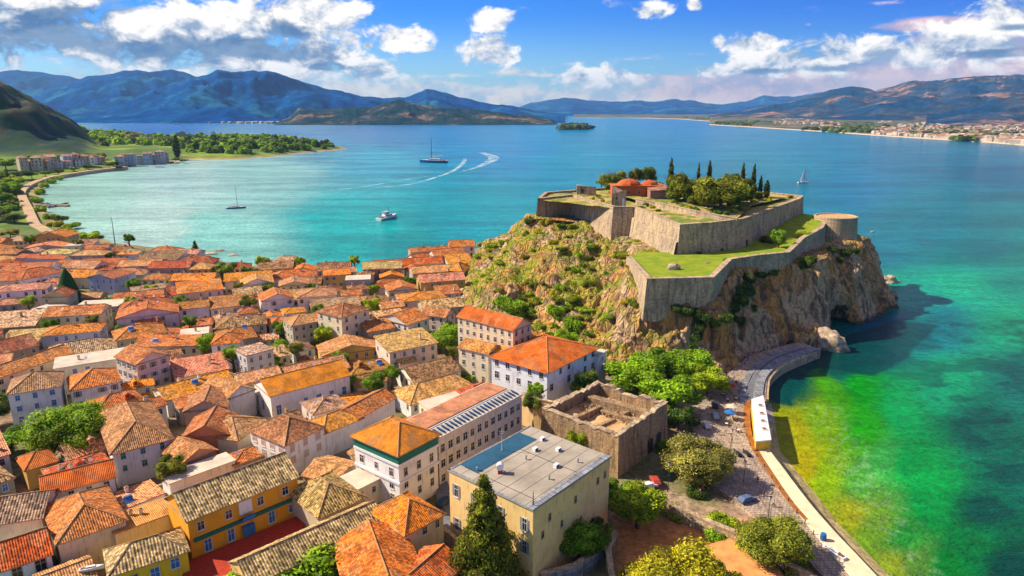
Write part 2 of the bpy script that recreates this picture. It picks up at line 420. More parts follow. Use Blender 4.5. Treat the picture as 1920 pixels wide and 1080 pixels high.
# ------------------------------------------------------------------ water
def px_list(pts, z=0.0): return [tuple(P(a, b, z)[:2]) for a, b in pts]
WC = [(300,400,(205,238,225)),(180,350,(185,232,212)),(500,330,(165,215,210)),(350,340,(190,228,222)),(550,255,(120,165,195)),(700,300,(90,175,195)),(650,430,(70,190,188)),(400,440,(160,224,212)),  # pale left-bay points hold the sky's glare as water colour
 (900,420,(15,160,172)),(950,280,(30,140,188)),(1100,300,(15,148,175)),(850,240,(70,140,190)),(300,240,(30,110,180)),(1250,260,(8,132,170)),(1250,228,(10,125,175)),(700,240,(95,140,185)),
 (1700,300,(6,118,146)),(1500,260,(8,134,166)),(1850,330,(4,104,130)),(1900,280,(6,114,140)),(1750,420,(8,128,142)),(1650,470,(6,128,145)),(1600,350,(12,130,165)),(1450,320,(10,140,160)),
 (1800,540,(15,180,140)),(1900,520,(12,150,130)),(1900,620,(14,165,120)),(1650,640,(6,100,125)),(1760,620,(8,130,140)),(1850,450,(8,125,130)),(1700,560,(18,170,140)),  # dark blue point off the headland paints in the cliff's shadow
 (1480,720,(0,84,72)),(1580,690,(0,95,90)),(1560,730,(80,165,10)),(1600,790,(50,165,20)),(1510,780,(130,180,30)),(1470,800,(175,175,45)),(1620,730,(40,160,40)),
 (1700,860,(10,150,70)),(1850,800,(0,104,84)),(1850,950,(0,94,70)),(1700,1000,(50,150,60)),(1620,900,(80,160,60)),(1550,880,(135,175,45)),(1500,870,(180,172,58)),
 (1640,980,(118,165,58)),(1780,1060,(20,130,50)),(1720,1060,(90,140,60)),(1780,720,(20,165,115)),(1900,720,(0,125,110)),(1700,770,(20,165,90)),(1900,1060,(0,80,60)),(1660,860,(70,165,80)),
 (1750,940,(10,150,70)),(1820,1020,(5,120,60)),(1600,960,(160,168,60)),(1680,1060,(140,160,60)),(1160,250,(14,140,175)),(1400,440,(10,150,160)),(780,480,(15,160,160)),(0,260,(30,110,180)),(1920,900,(0,100,80))]
def water_colors(x, y):
    r = np.hypot(x, y); px, py = proj(x, y, 0 * x)
    px = np.clip(px, -300, 2200)
    lx = px + 46 * (vfbm(x / 45, y / 45, 4) - 0.5) * 2; ly = py + 22 * (vfbm(x / 45 + 50, y / 45, 4) - 0.5) * 2
    num = np.zeros((len(x), 3)); den = np.zeros(len(x))
    for (a, b, c) in WC:
        s = 1.0 if b > 600 else (2.4 if b < 340 else 1.5)
        d2 = ((lx - a) ** 2 + ((ly - b) * s) ** 2) + 200
        w = d2 ** -1.9
        num += w[:, None] * np.array(srgb(*c)); den += w
    col = num / den[:, None]
    # deep water inside the quay, cliff shadow painted in beyond it, dark weed beds
    pool_shade = px_list([(1434,748),(1437,700),(1457,680),(1532,645),(1680,600),(1760,610),(1700,672),(1640,706),(1555,694),(1540,690),(1515,700),(1500,730),(1488,764),(1450,757)])
    s = sdist(x, y, pool_shade) + 2.5 * (vfbm(x / 7, y / 7, 3) - 0.5)
    k = sstep(s, -0.7, 1.2)[:, None] * 0.92
    col = col * (1 - k) + np.array(srgb(0, 78, 78)) * k
    weed = (py > 640) & (px > 1650)
    wn_ = sstep(vfbm(x / 16 + 9, y / 11, 5, 0.55), 0.50, 0.62) * sstep(px + (py - 800) * -0.35, 1700, 1800) * (py > 600)
    col = col * (1 - 0.55 * wn_[:, None]) + np.array(srgb(0, 62, 62)) * 0.55 * wn_[:, None]
    # pebbly shallows sparkle with pale stones and sand
    sh = sstep(1 - np.abs(px - (1560 + (py - 800) * 0.62)) / 70, 0, 1) * (py > 760)
    sp = sstep(vfbm(x / 1.1, y / 1.1, 2), 0.50, 0.75) * sh
    col = col * (1 - 0.35 * sp[:, None]) + np.array((0.42, 0.62, 0.40)) * 0.35 * sp[:, None]
    f = sstep(r, 400, 1500) * (0.9 + 0.2 * vfbm(x / 500, y / 120, 4)) + (1 - sstep(r, 400, 1500))
    return np.clip(col * f[:, None], 0, 0.9)
ths = np.radians(np.concatenate([np.arange(-180, -62, 6.0), np.arange(-62, -20, 0.5), np.arange(-20, 20, 0.33), np.arange(20, 46, 0.14), np.arange(46, 62, 0.6), np.arange(62, 181, 6.0)]))
rs = np.concatenate([[5, 40, 70], np.exp(np.arange(math.log(85), math.log(420), 0.0062)), np.exp(np.arange(math.log(421), math.log(45000), 0.022))])
RR, TT = np.meshgrid(rs, ths, indexing='ij'); wx = (RR * np.sin(TT)).ravel(); wy = (RR * np.cos(TT)).ravel()
wcol = water_colors(wx, wy) / 1.25
lm_ = wcol.mean(1, keepdims=True); wcol = np.clip(lm_ + (wcol - lm_) * 1.18, 0, .9)
m, nt, bs = new_mat('sea_water'); M['water'] = m
at = nt.n.new('ShaderNodeAttribute'); at.attribute_name = 'col'
g = geo(nt); p = g['Position']; x, y, z = nt.sep(p)
st = nt.noise(nt.comb(nt.mul(x, 0.25), nt.mul(y, 1.0), 0.0), 0.018, 6, 0.6, 0.6)
st2 = nt.noise(nt.comb(nt.mul(x, 0.5), nt.mul(y, 1.0), 0.0), 0.12, 5, 0.65)
c = scalecol(nt, at.outputs['Color'], nt.ss(st, 0.3, 0.7, 0.74, 1.22))
c = scalecol(nt, c, nt.ss(st2, 0.3, 0.7, 0.84, 1.14))
st3 = nt.noise(nt.comb(nt.mul(x, 0.8), nt.mul(y, 1.0), 7.0), 0.42, 6, 0.72, 0.5)
c = scalecol(nt, c, nt.ss(st3, 0.35, 0.66, 0.78, 1.18))
nt.put(bs.inputs['Base Color'], c)
bs.inputs['Roughness'].default_value = 0.16; bs.inputs['IOR'].default_value = 1.33; bs.inputs['Specular IOR Level'].default_value = 0.15
w1 = nt.noise(nt.comb(nt.mul(x, 0.55), y, 0.0), 0.45, 5, 0.6, 0.3)
w2 = nt.noise(nt.comb(nt.mul(x, 0.7), y, 3.0), 1.6, 3, 0.6)
nt.put(bs.inputs['Normal'], nt.bump(nt.add(w1, nt.mul(w2, 0.45)), 1.5, 0.9))
me = np_mesh('sea', np.stack([wx, wy, 0 * wx], 1), grid_faces(len(ths), len(rs)), M['water'], True, colattr=wcol)
sea = link('sea', me); tag(sea, kind='structure')

# ------------------------------------------------------------------ near land: one sheet
coast_px = [(1700,1120),(1668,1080),(1575,985),(1512,905),(1462,845),(1447,760),(1432,748),(1436,707),(1457,685),(1490,670),(1532,652),(1490,640),(1450,585),(1380,540),(1150,500),(1020,480),
 (905,463),(880,470),(835,468),(775,484),(735,500),(700,512),(660,510),(620,500),(560,496),(480,500),(430,494),(395,483),(350,474),(300,466),(250,460),(215,456),(195,448),(165,442),(150,436),(128,424),(106,412),(90,396),(80,380),(75,366),(84,350),(100,340),(130,331),(180,322),(236,313),
 (262,309),(300,306),(352,300),(400,300),(460,298),(520,293),(580,286),(652,280),(640,275),(600,271),(560,266),(500,264),(440,262),(380,264),(330,262),(280,256),(230,250),(170,246),(100,244),(-300,244),(-600,300),(-900,1300),(1700,1300)]
coast = px_list(coast_px, 0.0)
coast = [(max(-2600, min(600, a)), max(20, b)) for a, b in coast]
def land_z(x, y):
    s = sdist(x, y, coast)
    z = np.clip(s * 0.35, -4, 1.6) + 1.0 * sstep(s, 3, 30)
    z = z + 2.4 * sstep(-x, 0, 35) * sstep(s, 8, 40)
    far = sstep(y, 420, 900) * sstep(s, 10, 120)
    z = z + far * 7 * vfbm(x / 90, y / 90, 4)
    # dark mountain flank on the left
    d = ray(0, 176); 
    px, py = proj(x, y, 0 * x)
    hill = np.clip(-x - 0.592 * y, 0, None)
    e = sstep(y, 1190, 1400) * sstep(-y, -2300, -1650)
    z = z + np.where(s > 0, 1, 0) * e * (hill * 0.60 + 10 * sstep(hill, 0, 120) * (vfbm(x / 120, y / 120, 5) - 0.35) * 3)
    z = z + 40 * (vfbm(x / 260 + 3, y / 200, 5) - 0.45) * sstep(hill, 10, 120) * e * 0.9 + e * sstep(hill, 4, 60) * 34 * (0.5 - np.abs(vfbm(x / 75 + 8, y / 150, 5, 0.6) - 0.5) * 4)
    # wooded spit across the bay
    z = z + 10 * sstep(y, 1000, 1300) * sstep(s, 20, 200) * vfbm(x / 150, y / 150, 3)
    z = z + 0.35 * (vfbm(x / 6, y / 6, 3) - 0.5) * (s > 2)
    return z
xs = np.concatenate([np.arange(-2600, -420, 16.0), np.arange(-420, 170, 2.2), np.arange(172, 600, 16.0)])
ys = np.concatenate([np.arange(40, 420, 2.2), np.arange(421, 900, 5.0), np.arange(900, 3400, 14.0)])
GX, GY = np.meshgrid(xs, ys); gx = GX.ravel(); gy = GY.ravel(); gz = land_z(gx, gy)
gs = sdist(gx, gy, coast)
gpx, gpy = proj(gx, gy, gz)
def cmix(a, b, k): return a * (1 - k[:, None]) + np.array(b) * k[:, None]
gc = np.tile(np.array((0.27, 0.18, 0.11)), (len(gx), 1))
gc = cmix(gc, (0.34, 0.24, 0.16), sstep(vfbm(gx / 5, gy / 5, 4), 0.45, 0.6))
gc = cmix(gc, (0.10, 0.13, 0.03), 0.7 * sstep(vfbm(gx / 14 + 40, gy / 14, 4), 0.52, 0.62))
gc = cmix(gc, (0.66, 0.27, 0.08), sstep(gx, 18, 26) * (1 - sstep(gy, 128, 136)))      # orange earth lower right
gc = cmix(gc, (0.40, 0.33, 0.27), sstep(gx, 50, 60) * sstep(gy, 112, 128) * (gy < 235))
beach = (1 - sstep(gs, 4.5, 7)) * (gx > 20) * (gy < 185)
gc = cmix(gc, (0.52, 0.40, 0.17), beach)
gc = cmix(gc, (0.30, 0.21, 0.12), (1 - sstep(gs, 1, 6)) * (gx < 20))
farm = sstep(gy, 380, 520)
green = np.where(vfbm(gx / 60, gy / 60, 5)[:, None] > 0.5, np.array((0.20, 0.28, 0.02)), np.array((0.09, 0.16, 0.02)))
gc = gc * (1 - farm[:, None]) + green * farm[:, None]
gc = cmix(gc, (0.42, 0.29, 0.15), farm * (1 - sstep(gs, 4, 16)))
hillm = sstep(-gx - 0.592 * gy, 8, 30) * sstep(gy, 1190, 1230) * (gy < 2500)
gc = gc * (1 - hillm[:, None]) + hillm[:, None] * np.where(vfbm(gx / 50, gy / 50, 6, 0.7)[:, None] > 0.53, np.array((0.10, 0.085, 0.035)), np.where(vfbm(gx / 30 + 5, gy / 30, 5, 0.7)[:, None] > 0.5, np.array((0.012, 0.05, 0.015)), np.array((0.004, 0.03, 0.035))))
m, nt, bs = new_mat('ground_earth'); M['ground'] = m
at = nt.n.new('ShaderNodeAttribute'); at.attribute_name = 'col'; g = geo(nt)
n = nt.noise(g['Position'], 0.7, 7, 0.7); nn = nt.noise(g['Position'], 0.035, 7, 0.65)
c = scalecol(nt, at.outputs['Color'], nt.ss(n, 0.3, 0.72, 1.35, 0.55)); c = scalecol(nt, c, nt.ss(nn, 0.3, 0.7, 1.25, 0.75))
nt.put(bs.inputs['Base Color'], c); bs.inputs['Roughness'].default_value = 0.95
nt.put(bs.inputs['Normal'], nt.bump(nt.add(n, nt.mul(nn, 8.0)), 0.35, 0.9))
me = np_mesh('ground', np.stack([gx, gy, gz], 1), grid_faces(len(xs), len(ys)), M['ground'], True, colattr=gc)
ground = link('ground', me); tag(ground, kind='structure')
def gz_at(x, y): return float(land_z(np.array([x]), np.array([y]))[0])

# ------------------------------------------------------------------ mountains
def mat_hill(name, c1, c2, c3, sc):
    m, nt, bs = new_mat(name); g = geo(nt)
    n = nt.noise(g['Position'], sc, 8, 0.62); n2 = nt.noise(g['Position'], sc * 6, 6, 0.7)
    c = nt.mix(nt.ss(n, 0.42, 0.56), c1, c2); c = nt.mix(nt.ss(nt.add(n, nt.mul(n2, 0.4)), 0.74, 0.84), c, c3)
    c = scalecol(nt, c, nt.ss(n2, 0.3, 0.7, 0.6, 1.35))
    nt.put(bs.inputs['Base Color'], c); bs.inputs['Roughness'].default_value = 1.0; bs.inputs['Specular IOR Level'].default_value = 0.0
    nt.put(bs.inputs['Normal'], nt.bump(n2, 25.0, 0.9)); return m
M['hill_blue'] = mat_hill('hazed_mountain_rock', (0.002, 0.045, 0.20), (0.003, 0.065, 0.22), (0.02, 0.12, 0.22), 0.0011)  # distance haze painted in as a blue base colour
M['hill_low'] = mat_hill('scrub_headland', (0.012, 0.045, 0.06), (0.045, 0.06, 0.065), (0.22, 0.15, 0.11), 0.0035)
M['hill_right'] = mat_hill('hazed_dry_hills', (0.006, 0.045, 0.12), (0.05, 0.065, 0.10), (0.26, 0.15, 0.12), 0.0016)  # dry tan patches on a base blued for distance haze
def mountain(name, sil, dridge, dfoot, foot_py, mat, amp=0.22, nx=260, nt_=44, seed=0, gul=1.0, back=0.4):
    xs_ = np.array([a for a, b in sil], float); ys_ = np.array([b for a, b in sil], float)
    px = np.linspace(xs_[0], xs_[-1], nx); py = np.interp(px, xs_, ys_)
    py = py + (vfbm(px / 22 + seed, px * 0 + seed, 4) - 0.5) * 5
    k = (np.array([ray(a, HOR).x for a in px])) / (FPX * CP + (540 - HOR) * SP)
    tt = np.concatenate([np.linspace(0, 1, nt_), [1.06, 1.15, 1.3]])
    V = []
    for t in tt:
        D = dfoot + (dridge - dfoot) * t
        dz = np.array([PD(a, b, dridge).z for a, b in zip(px, py)])
        X_ = k * D; Y_ = np.full(nx, D)
        if t <= 1:
            prof = t ** 1.25
            rid = 1 - np.abs(vfbm(X_ / (700 * gul) + seed * 3, Y_ / (1100 * gul) + seed, 5) * 2 - 1)
            env = math.sin(math.pi * min(t, 1)) ** 0.7
            z = dz * (prof + amp * env * (rid - 0.62) * 2.2)
            lim = np.maximum((dz - CAM_H) * (D / dridge) * 1.0 + CAM_H - 4, 6)
            z = np.minimum(z, np.where(t < 0.97, lim, 1e9))
        else:
            z = dz * (1 - (t - 1) / 0.3 * 1.0)
        z = z - 3 * (1 - min(t * 12, 1))
        V.append(np.stack([X_, Y_, z], 1))
    V = np.concatenate(V)
    o = link(name, np_mesh(name, V, grid_faces(nx, len(tt)), mat, True)); tag(o, kind='structure'); return o
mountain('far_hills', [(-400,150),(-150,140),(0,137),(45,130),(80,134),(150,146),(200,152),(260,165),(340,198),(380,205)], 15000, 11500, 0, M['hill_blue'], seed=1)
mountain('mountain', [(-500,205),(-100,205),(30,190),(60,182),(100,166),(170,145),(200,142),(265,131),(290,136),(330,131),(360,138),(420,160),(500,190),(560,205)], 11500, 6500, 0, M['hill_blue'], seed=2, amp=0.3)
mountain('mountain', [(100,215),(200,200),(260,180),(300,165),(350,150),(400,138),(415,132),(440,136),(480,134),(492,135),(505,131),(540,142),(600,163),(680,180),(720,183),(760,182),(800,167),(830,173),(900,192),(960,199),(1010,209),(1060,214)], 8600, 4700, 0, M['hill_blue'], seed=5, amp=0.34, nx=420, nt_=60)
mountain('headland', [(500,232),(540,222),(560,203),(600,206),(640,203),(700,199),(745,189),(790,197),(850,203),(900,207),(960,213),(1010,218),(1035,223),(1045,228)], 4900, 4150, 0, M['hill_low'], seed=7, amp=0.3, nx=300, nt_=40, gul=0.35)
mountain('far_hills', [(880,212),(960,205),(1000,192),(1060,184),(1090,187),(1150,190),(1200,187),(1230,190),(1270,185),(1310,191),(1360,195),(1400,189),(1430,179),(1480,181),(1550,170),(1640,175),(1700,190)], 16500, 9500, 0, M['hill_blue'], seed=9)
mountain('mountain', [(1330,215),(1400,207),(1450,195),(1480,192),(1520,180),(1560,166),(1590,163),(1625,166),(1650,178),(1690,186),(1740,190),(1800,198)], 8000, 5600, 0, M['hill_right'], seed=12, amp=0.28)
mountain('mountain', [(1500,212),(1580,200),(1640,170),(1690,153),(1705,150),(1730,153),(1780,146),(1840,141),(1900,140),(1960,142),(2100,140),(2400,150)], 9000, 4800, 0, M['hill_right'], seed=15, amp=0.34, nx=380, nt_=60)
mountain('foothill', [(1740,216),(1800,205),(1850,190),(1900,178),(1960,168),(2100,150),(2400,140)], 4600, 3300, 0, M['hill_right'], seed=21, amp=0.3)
# flat plain on the right with its beach
plain_px = [(1075,221),(1180,221),(1270,223),(1340,228),(1330,234),(1400,238),(1480,243),(1560,248),(1640,254),(1700,258),(1780,263),(1860,268),(1920,273),(2000,279),(2300,300)]
near = [P(a, b, 0) for a, b in plain_px]
V = []; nb_ = 34
cols_ = []
pts = []
for i in range(len(near) - 1):
    for k in range(14):
        pts.append(near[i].lerp(near[i + 1], k / 14))
pts.append(near[-1])
for t in np.linspace(0, 1, nb_):
    for q in pts:
        d = math.hypot(q.x, q.y); s = d * (1 - t) + max(9500, d) * t if True else d
        s = d + (max(9500, d + 300) - d) * t ** 1.8
        zz = -0.5 if t == 0 else 1.5 + 22 * t
        V.append((q.x * s / d, q.y * s / d, zz))
V = np.array(V)
m, nt, bs = new_mat('coastal_plain'); M['plain'] = m; g = geo(nt)
n = nt.noise(g['Position'], 0.004, 8, 0.65); n2 = nt.noise(g['Position'], 0.02, 7, 0.7)
c = nt.mix(nt.ss(n, 0.46, 0.54), (0.035, 0.075, 0.03), (0.17, 0.14, 0.085)); c = nt.mix(nt.ss(n2, 0.54, 0.64), c, (0.28, 0.19, 0.12)); c = nt.mix(nt.ss(n2, 0.44, 0.36), c, (0.02, 0.055, 0.02))
at = nt.n.new('ShaderNodeAttribute'); at.attribute_name = 'col'
c = nt.mix(at.outputs['Fac'], c, (0.62, 0.47, 0.30)); nt.put(bs.inputs['Base Color'], c); bs.inputs['Roughness'].default_value = 1
cc = np.zeros((len(V), 3)); cc[:len(pts)] = 1; cc[len(pts):2 * len(pts)] = 1
o = link('coastal_plain', np_mesh('coastal_plain', V, grid_faces(len(pts), nb_), m, True, colattr=cc)); tag(o, kind='structure')
# ------------------------------------------------------------------ the rock promontory
def W3(px, py, z): p = P(px, py, z); return (p.x, p.y, p.z)
ribs = [
 [W3(1003,410,37),W3(965,428,30),W3(925,450,22),W3(895,480,15),W3(872,530,9),W3(855,580,4)],
 [W3(1070,402,37),W3(1020,450,30),W3(975,500,23),W3(930,545,15),W3(900,575,9),W3(885,615,3)],
 [W3(1110,420,34),W3(1070,470,29),W3(1030,520,21),W3(1000,560,14),W3(975,595,9),W3(955,650,3)],
 [W3(1148,442,31),W3(1118,490,27),W3(1090,540,21),W3(1060,585,14),W3(1040,620,8),W3(1020,670,3)],
 [W3(1185,452,33),W3(1160,500,27),W3(1135,550,20),W3(1112,600,13),W3(1100,640,8),W3(1085,690,3)],
 [W3(1180,500,31),W3(1182,545,25),W3(1176,590,19),W3(1165,625,12),W3(1158,655,8),W3(1150,700,2.5)],
 [W3(1213,560,25),W3(1216,595,20),W3(1212,620,15),W3(1208,645,11),W3(1205,675,7),W3(1205,720,2)],
 [W3(1280,565,25),W3(1283,600,19),W3(1280,630,14),W3(1278,660,9),W3(1280,690,5),W3(1285,730,1.5)],
 [W3(1345,565,25),W3(1350,605,18),W3(1350,635,12),W3(1352,660,8),W3(1357,685,4.5),W3(1362,712,1)],
 [W3(1375,510,30),W3(1382,555,22),W3(1386,595,15),W3(1390,630,9),W3(1395,655,5),W3(1400,680,1)],
 [W3(1425,500,29),W3(1430,550,20),W3(1428,590,14),W3(1428,620,9),W3(1430,645,5),W3(1440,668,0)],
 [W3(1480,497,29),W3(1486,540,21),W3(1486,580,14),W3(1482,610,9),W3(1480,635,5),W3(1486,656,-1)],
 [W3(1535,490,29),W3(1540,535,21),W3(1532,575,14),W3(1528,610,8),W3(1525,635,4),W3(1530,660,-2)],
 [W3(1562,466,29),W3(1572,510,21),W3(1562,545,16),W3(1556,570,11),W3(1560,596,4),W3(1568,606,-2)],
 [W3(1590,460,29),W3(1604,500,22),W3(1606,540,15),W3(1604,565,10),W3(1602,592,4),W3(1600,618,-2)],
 [W3(1606,450,29),W3(1632,480,22),W3(1640,520,14),W3(1648,548,8),W3(1654,572,3),W3(1660,600,-2)],
 [W3(1600,432,29),W3(1628,455,22),W3(1650,500,12),W3(1664,540,5),W3(1672,560,2),W3(1684,588,-2)],
 [(168,352,28),(174,352,22),(180,350,14),(185,346,8),(190,342,2),(192,336,-2)],
 [(150,378,30),(152,384,22),(156,390,14),(160,394,8),(164,398,2),(166,402,-2)],
 [(95,405,32),(96,412,24),(98,420,16),(100,428,9),(102,436,2),(103,440,-2)],
 [(40,398,33),(38,406,26),(36,414,18),(34,422,10),(32,430,3),(31,434,-2)],
 [(10,372,35),(4,378,28),(-2,384,20),(-7,390,12),(-12,396,4),(-14,400,-2)],
]
def loft(ribs, nu, nv, closed=True):
    A = np.array(ribs, float); n, k, _ = A.shape
    def cr(p0, p1, p2, p3, t): return 0.5 * ((2 * p1) + (-p0 + p2) * t + (2 * p0 - 5 * p1 + 4 * p2 - p3) * t * t + (-p0 + 3 * p1 - 3 * p2 + p3) * t ** 3)
    B = []
    for i in range(n):
        for t in np.linspace(0, 1, nu, endpoint=False):
            lin = A[i] * (1 - t) + A[(i + 1) % n] * t
            B.append(0.5 * lin + 0.5 * cr(A[i - 1], A[i], A[(i + 1) % n], A[(i + 2) % n], t))
    B = np.array(B); C = []
    for j in range(k - 1):
        for t in np.linspace(0, 1, nv, endpoint=False):
            C.append(cr(B[:, max(j - 1, 0)], B[:, j], B[:, j + 1], B[:, min(j + 2, k - 1)], t))
    C.append(B[:, -1])
    return np.array(C)                 # rows top->bottom, ring of points
G = loft(ribs, 30, 22)
rows, ring, _ = G.shape
du = np.roll(G, -1, 1) - np.roll(G, 1, 1); dv = np.gradient(G, axis=0)
nrm = np.cross(du, dv); nrm /= np.linalg.norm(nrm, axis=2)[:, :, None] + 1e-9
cen = np.array([85, 315, 15.0]); sgn = np.sign(((G - cen) * nrm)[..., :2].sum()); nrm *= sgn
uu = np.arange(ring) / 30.0        # rib index
out = G.copy()
RIDG = mnoise.ridged_multi_fractal
env_t = np.clip(0.55 + np.arange(rows) / 14.0, 0, 1) * np.clip((rows - 1 - np.arange(rows)) / 6.0, 0.3, 1)
for r_ in range(rows):
    for q in range(ring):
        x_, y_, z_ = G[r_, q]
        if y_ > 352 and x_ > 20 and (r_ + q) % 1: continue
        cliff = sstep(np.float64(uu[q]), 6.0, 8.5) if uu[q] < 17 else 0.7
        v1 = RIDG(Vector((x_ * 0.045, y_ * 0.045, z_ * 0.018)), 0.9, 2.1, 5, 1.0, 2.0) - 1.1
        v2 = RIDG(Vector((x_ * 0.16 + 5, y_ * 0.16, z_ * 0.05)), 0.9, 2.2, 5, 1.0, 2.0) - 1.1
        v3 = fbm(x_ * 0.5, y_ * 0.5, z_ * 0.35, 5)
        vd = mnoise.voronoi(Vector((x_ * 0.13, y_ * 0.13, z_ * 0.05)))[0]; v2 = 0.7 * v2 + 1.9 * (vd[1] - vd[0]) - 0.5
        vd = mnoise.voronoi(Vector((x_ * 0.42, y_ * 0.42, z_ * 0.20)))[0]; v3 = v3 + 1.3 * (vd[1] - vd[0]) - 0.4
        a = ((1.9 + 2.2 * (1 - cliff)) * v1 + 0.5 + (0.8 + 0.6 * cliff) * v2 + 0.6 * v3) * env_t[r_]
        out[r_, q] += nrm[r_, q] * a
# sea cave between the buttresses
cave = np.array(P(1572, 604, 1)); dd = np.linalg.norm((out - cave) * np.array([1, 1, 0.8]), axis=2)
out -= nrm * (9 * np.exp(-(dd / 5.5) ** 2))[..., None]
verts = out.reshape(-1, 3).tolist(); faces = []
for i in range(rows - 1):
    for j in range(ring):
        jn = (j + 1) % ring; faces.append((i * ring + j, i * ring + jn, (i + 1) * ring + jn, (i + 1) * ring + j))
c0 = np.array([88, 325, 33.0]); prev = 0
for kk, t in enumerate((0.12, 0.3, 0.55, 0.8)):
    base = len(verts)
    for j in range(ring):
        p_ = np.array(out[0, j]) * (1 - t) + c0 * t; verts.append(tuple(p_))
    for j in range(ring):
        jn = (j + 1) % ring; faces.append((base + j, base + jn, prev + jn, prev + j))
    prev = base
ci = len(verts); verts.append(tuple(c0))
for j in range(ring): faces.append((prev + j, ci, prev + (j + 1) % ring))
m, nt, bs = new_mat('limestone_cliff'); M['rock'] = m
g = geo(nt); p = g['Position']; nx_, ny_, nz_ = nt.sep(g['Normal']); px_, py_, pz_ = nt.sep(p)
sv = nt.comb(px_, py_, nt.mul(pz_, 0.22))
nA = nt.noise(sv, 0.055, 8, 0.62); nB = nt.noise(sv, 0.28, 8, 0.70, 0.4); nC = nt.noise(p, 1.3, 7, 0.75)
c = nt.mix(nt.ss(nA, 0.42, 0.58), (0.74, 0.50, 0.29), (0.70, 0.33, 0.09))
c = nt.mix(nt.ss(nB, 0.47, 0.60), c, (0.24, 0.165, 0.10))
strk = nt.noise(nt.comb(px_, py_, nt.mul(pz_, 0.06)), 0.22, 5, 0.6)
c = nt.mix(nt.mul(nt.ss(strk, 0.50, 0.62), 0.75), c, (0.15, 0.10, 0.07))
c = nt.mix(nt.ss(nB, 0.44, 0.34), c, (0.68, 0.50, 0.30))
c = nt.mix(nt.mul(nt.ss(nC, 0.55, 0.66), 0.75), c, (0.11, 0.08, 0.05))
c = nt.mix(nt.mul(nt.ss(nt.voro(nt.comb(px_, py_, nt.mul(pz_, 0.35)), 0.42, 'DISTANCE_TO_EDGE'), 0.04, 0.0), 0.25), c, (0.08, 0.06, 0.04))
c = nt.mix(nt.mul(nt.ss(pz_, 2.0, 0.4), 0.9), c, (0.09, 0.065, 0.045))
# vegetation on the gentler, left-hand slopes
west = nt.ss(nt.add(px_, nt.mul(nt.noise(p, 0.06, 4, 0.6), 30)), 84, 58)
gN = nt.noise(p, 0.09, 8, 0.68); gF = nt.noise(p, 0.9, 6, 0.72)
slope = nt.ss(nz_, 0.30, 0.62)
gm = nt.mul(nt.mul(nt.mx(slope, nt.ss(nz_, 0.75, 0.95)), nt.mx(west, nt.ss(nz_, 0.8, 0.95))), nt.ss(nt.add(gN, nt.mul(gF, 0.35)), 0.585, 0.72))
gcol = nt.mix(nt.ss(nt.noise(p, 0.14, 6, 0.7), 0.40, 0.60), (0.22, 0.30, 0.02), (0.55, 0.36, 0.07))
gcol = nt.mix(nt.ss(gF, 0.48, 0.66), gcol, (0.09, 0.14, 0.015))
c = nt.mix(gm, c, gcol)
nt.put(bs.inputs['Base Color'], c); bs.inputs['Roughness'].default_value = 0.97; bs.inputs['Specular IOR Level'].default_value = 0.1
nt.put(bs.inputs['Normal'], nt.bump(nt.add(nt.add(nt.mul(nB, 1.4), nt.mul(nC, 0.7)), nt.m('MINIMUM', nt.mul(nt.voro(nt.comb(px_, py_, nt.mul(pz_, 0.35)), 0.42, 'DISTANCE_TO_EDGE'), 5.0), 0.8)), 1.0, 1.0))
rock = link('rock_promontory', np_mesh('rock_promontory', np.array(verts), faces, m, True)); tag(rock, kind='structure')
from mathutils.bvhtree import BVHTree
rock_bvh = BVHTree.FromPolygons([Vector(v) for v in verts], faces)
def on_rock(px, py, zmin=2):
    o_ = Vector((0, 0, CAM_H)); d = ray(px, py).normalized()
    h = rock_bvh.ray_cast(o_, d)
    return h[0]

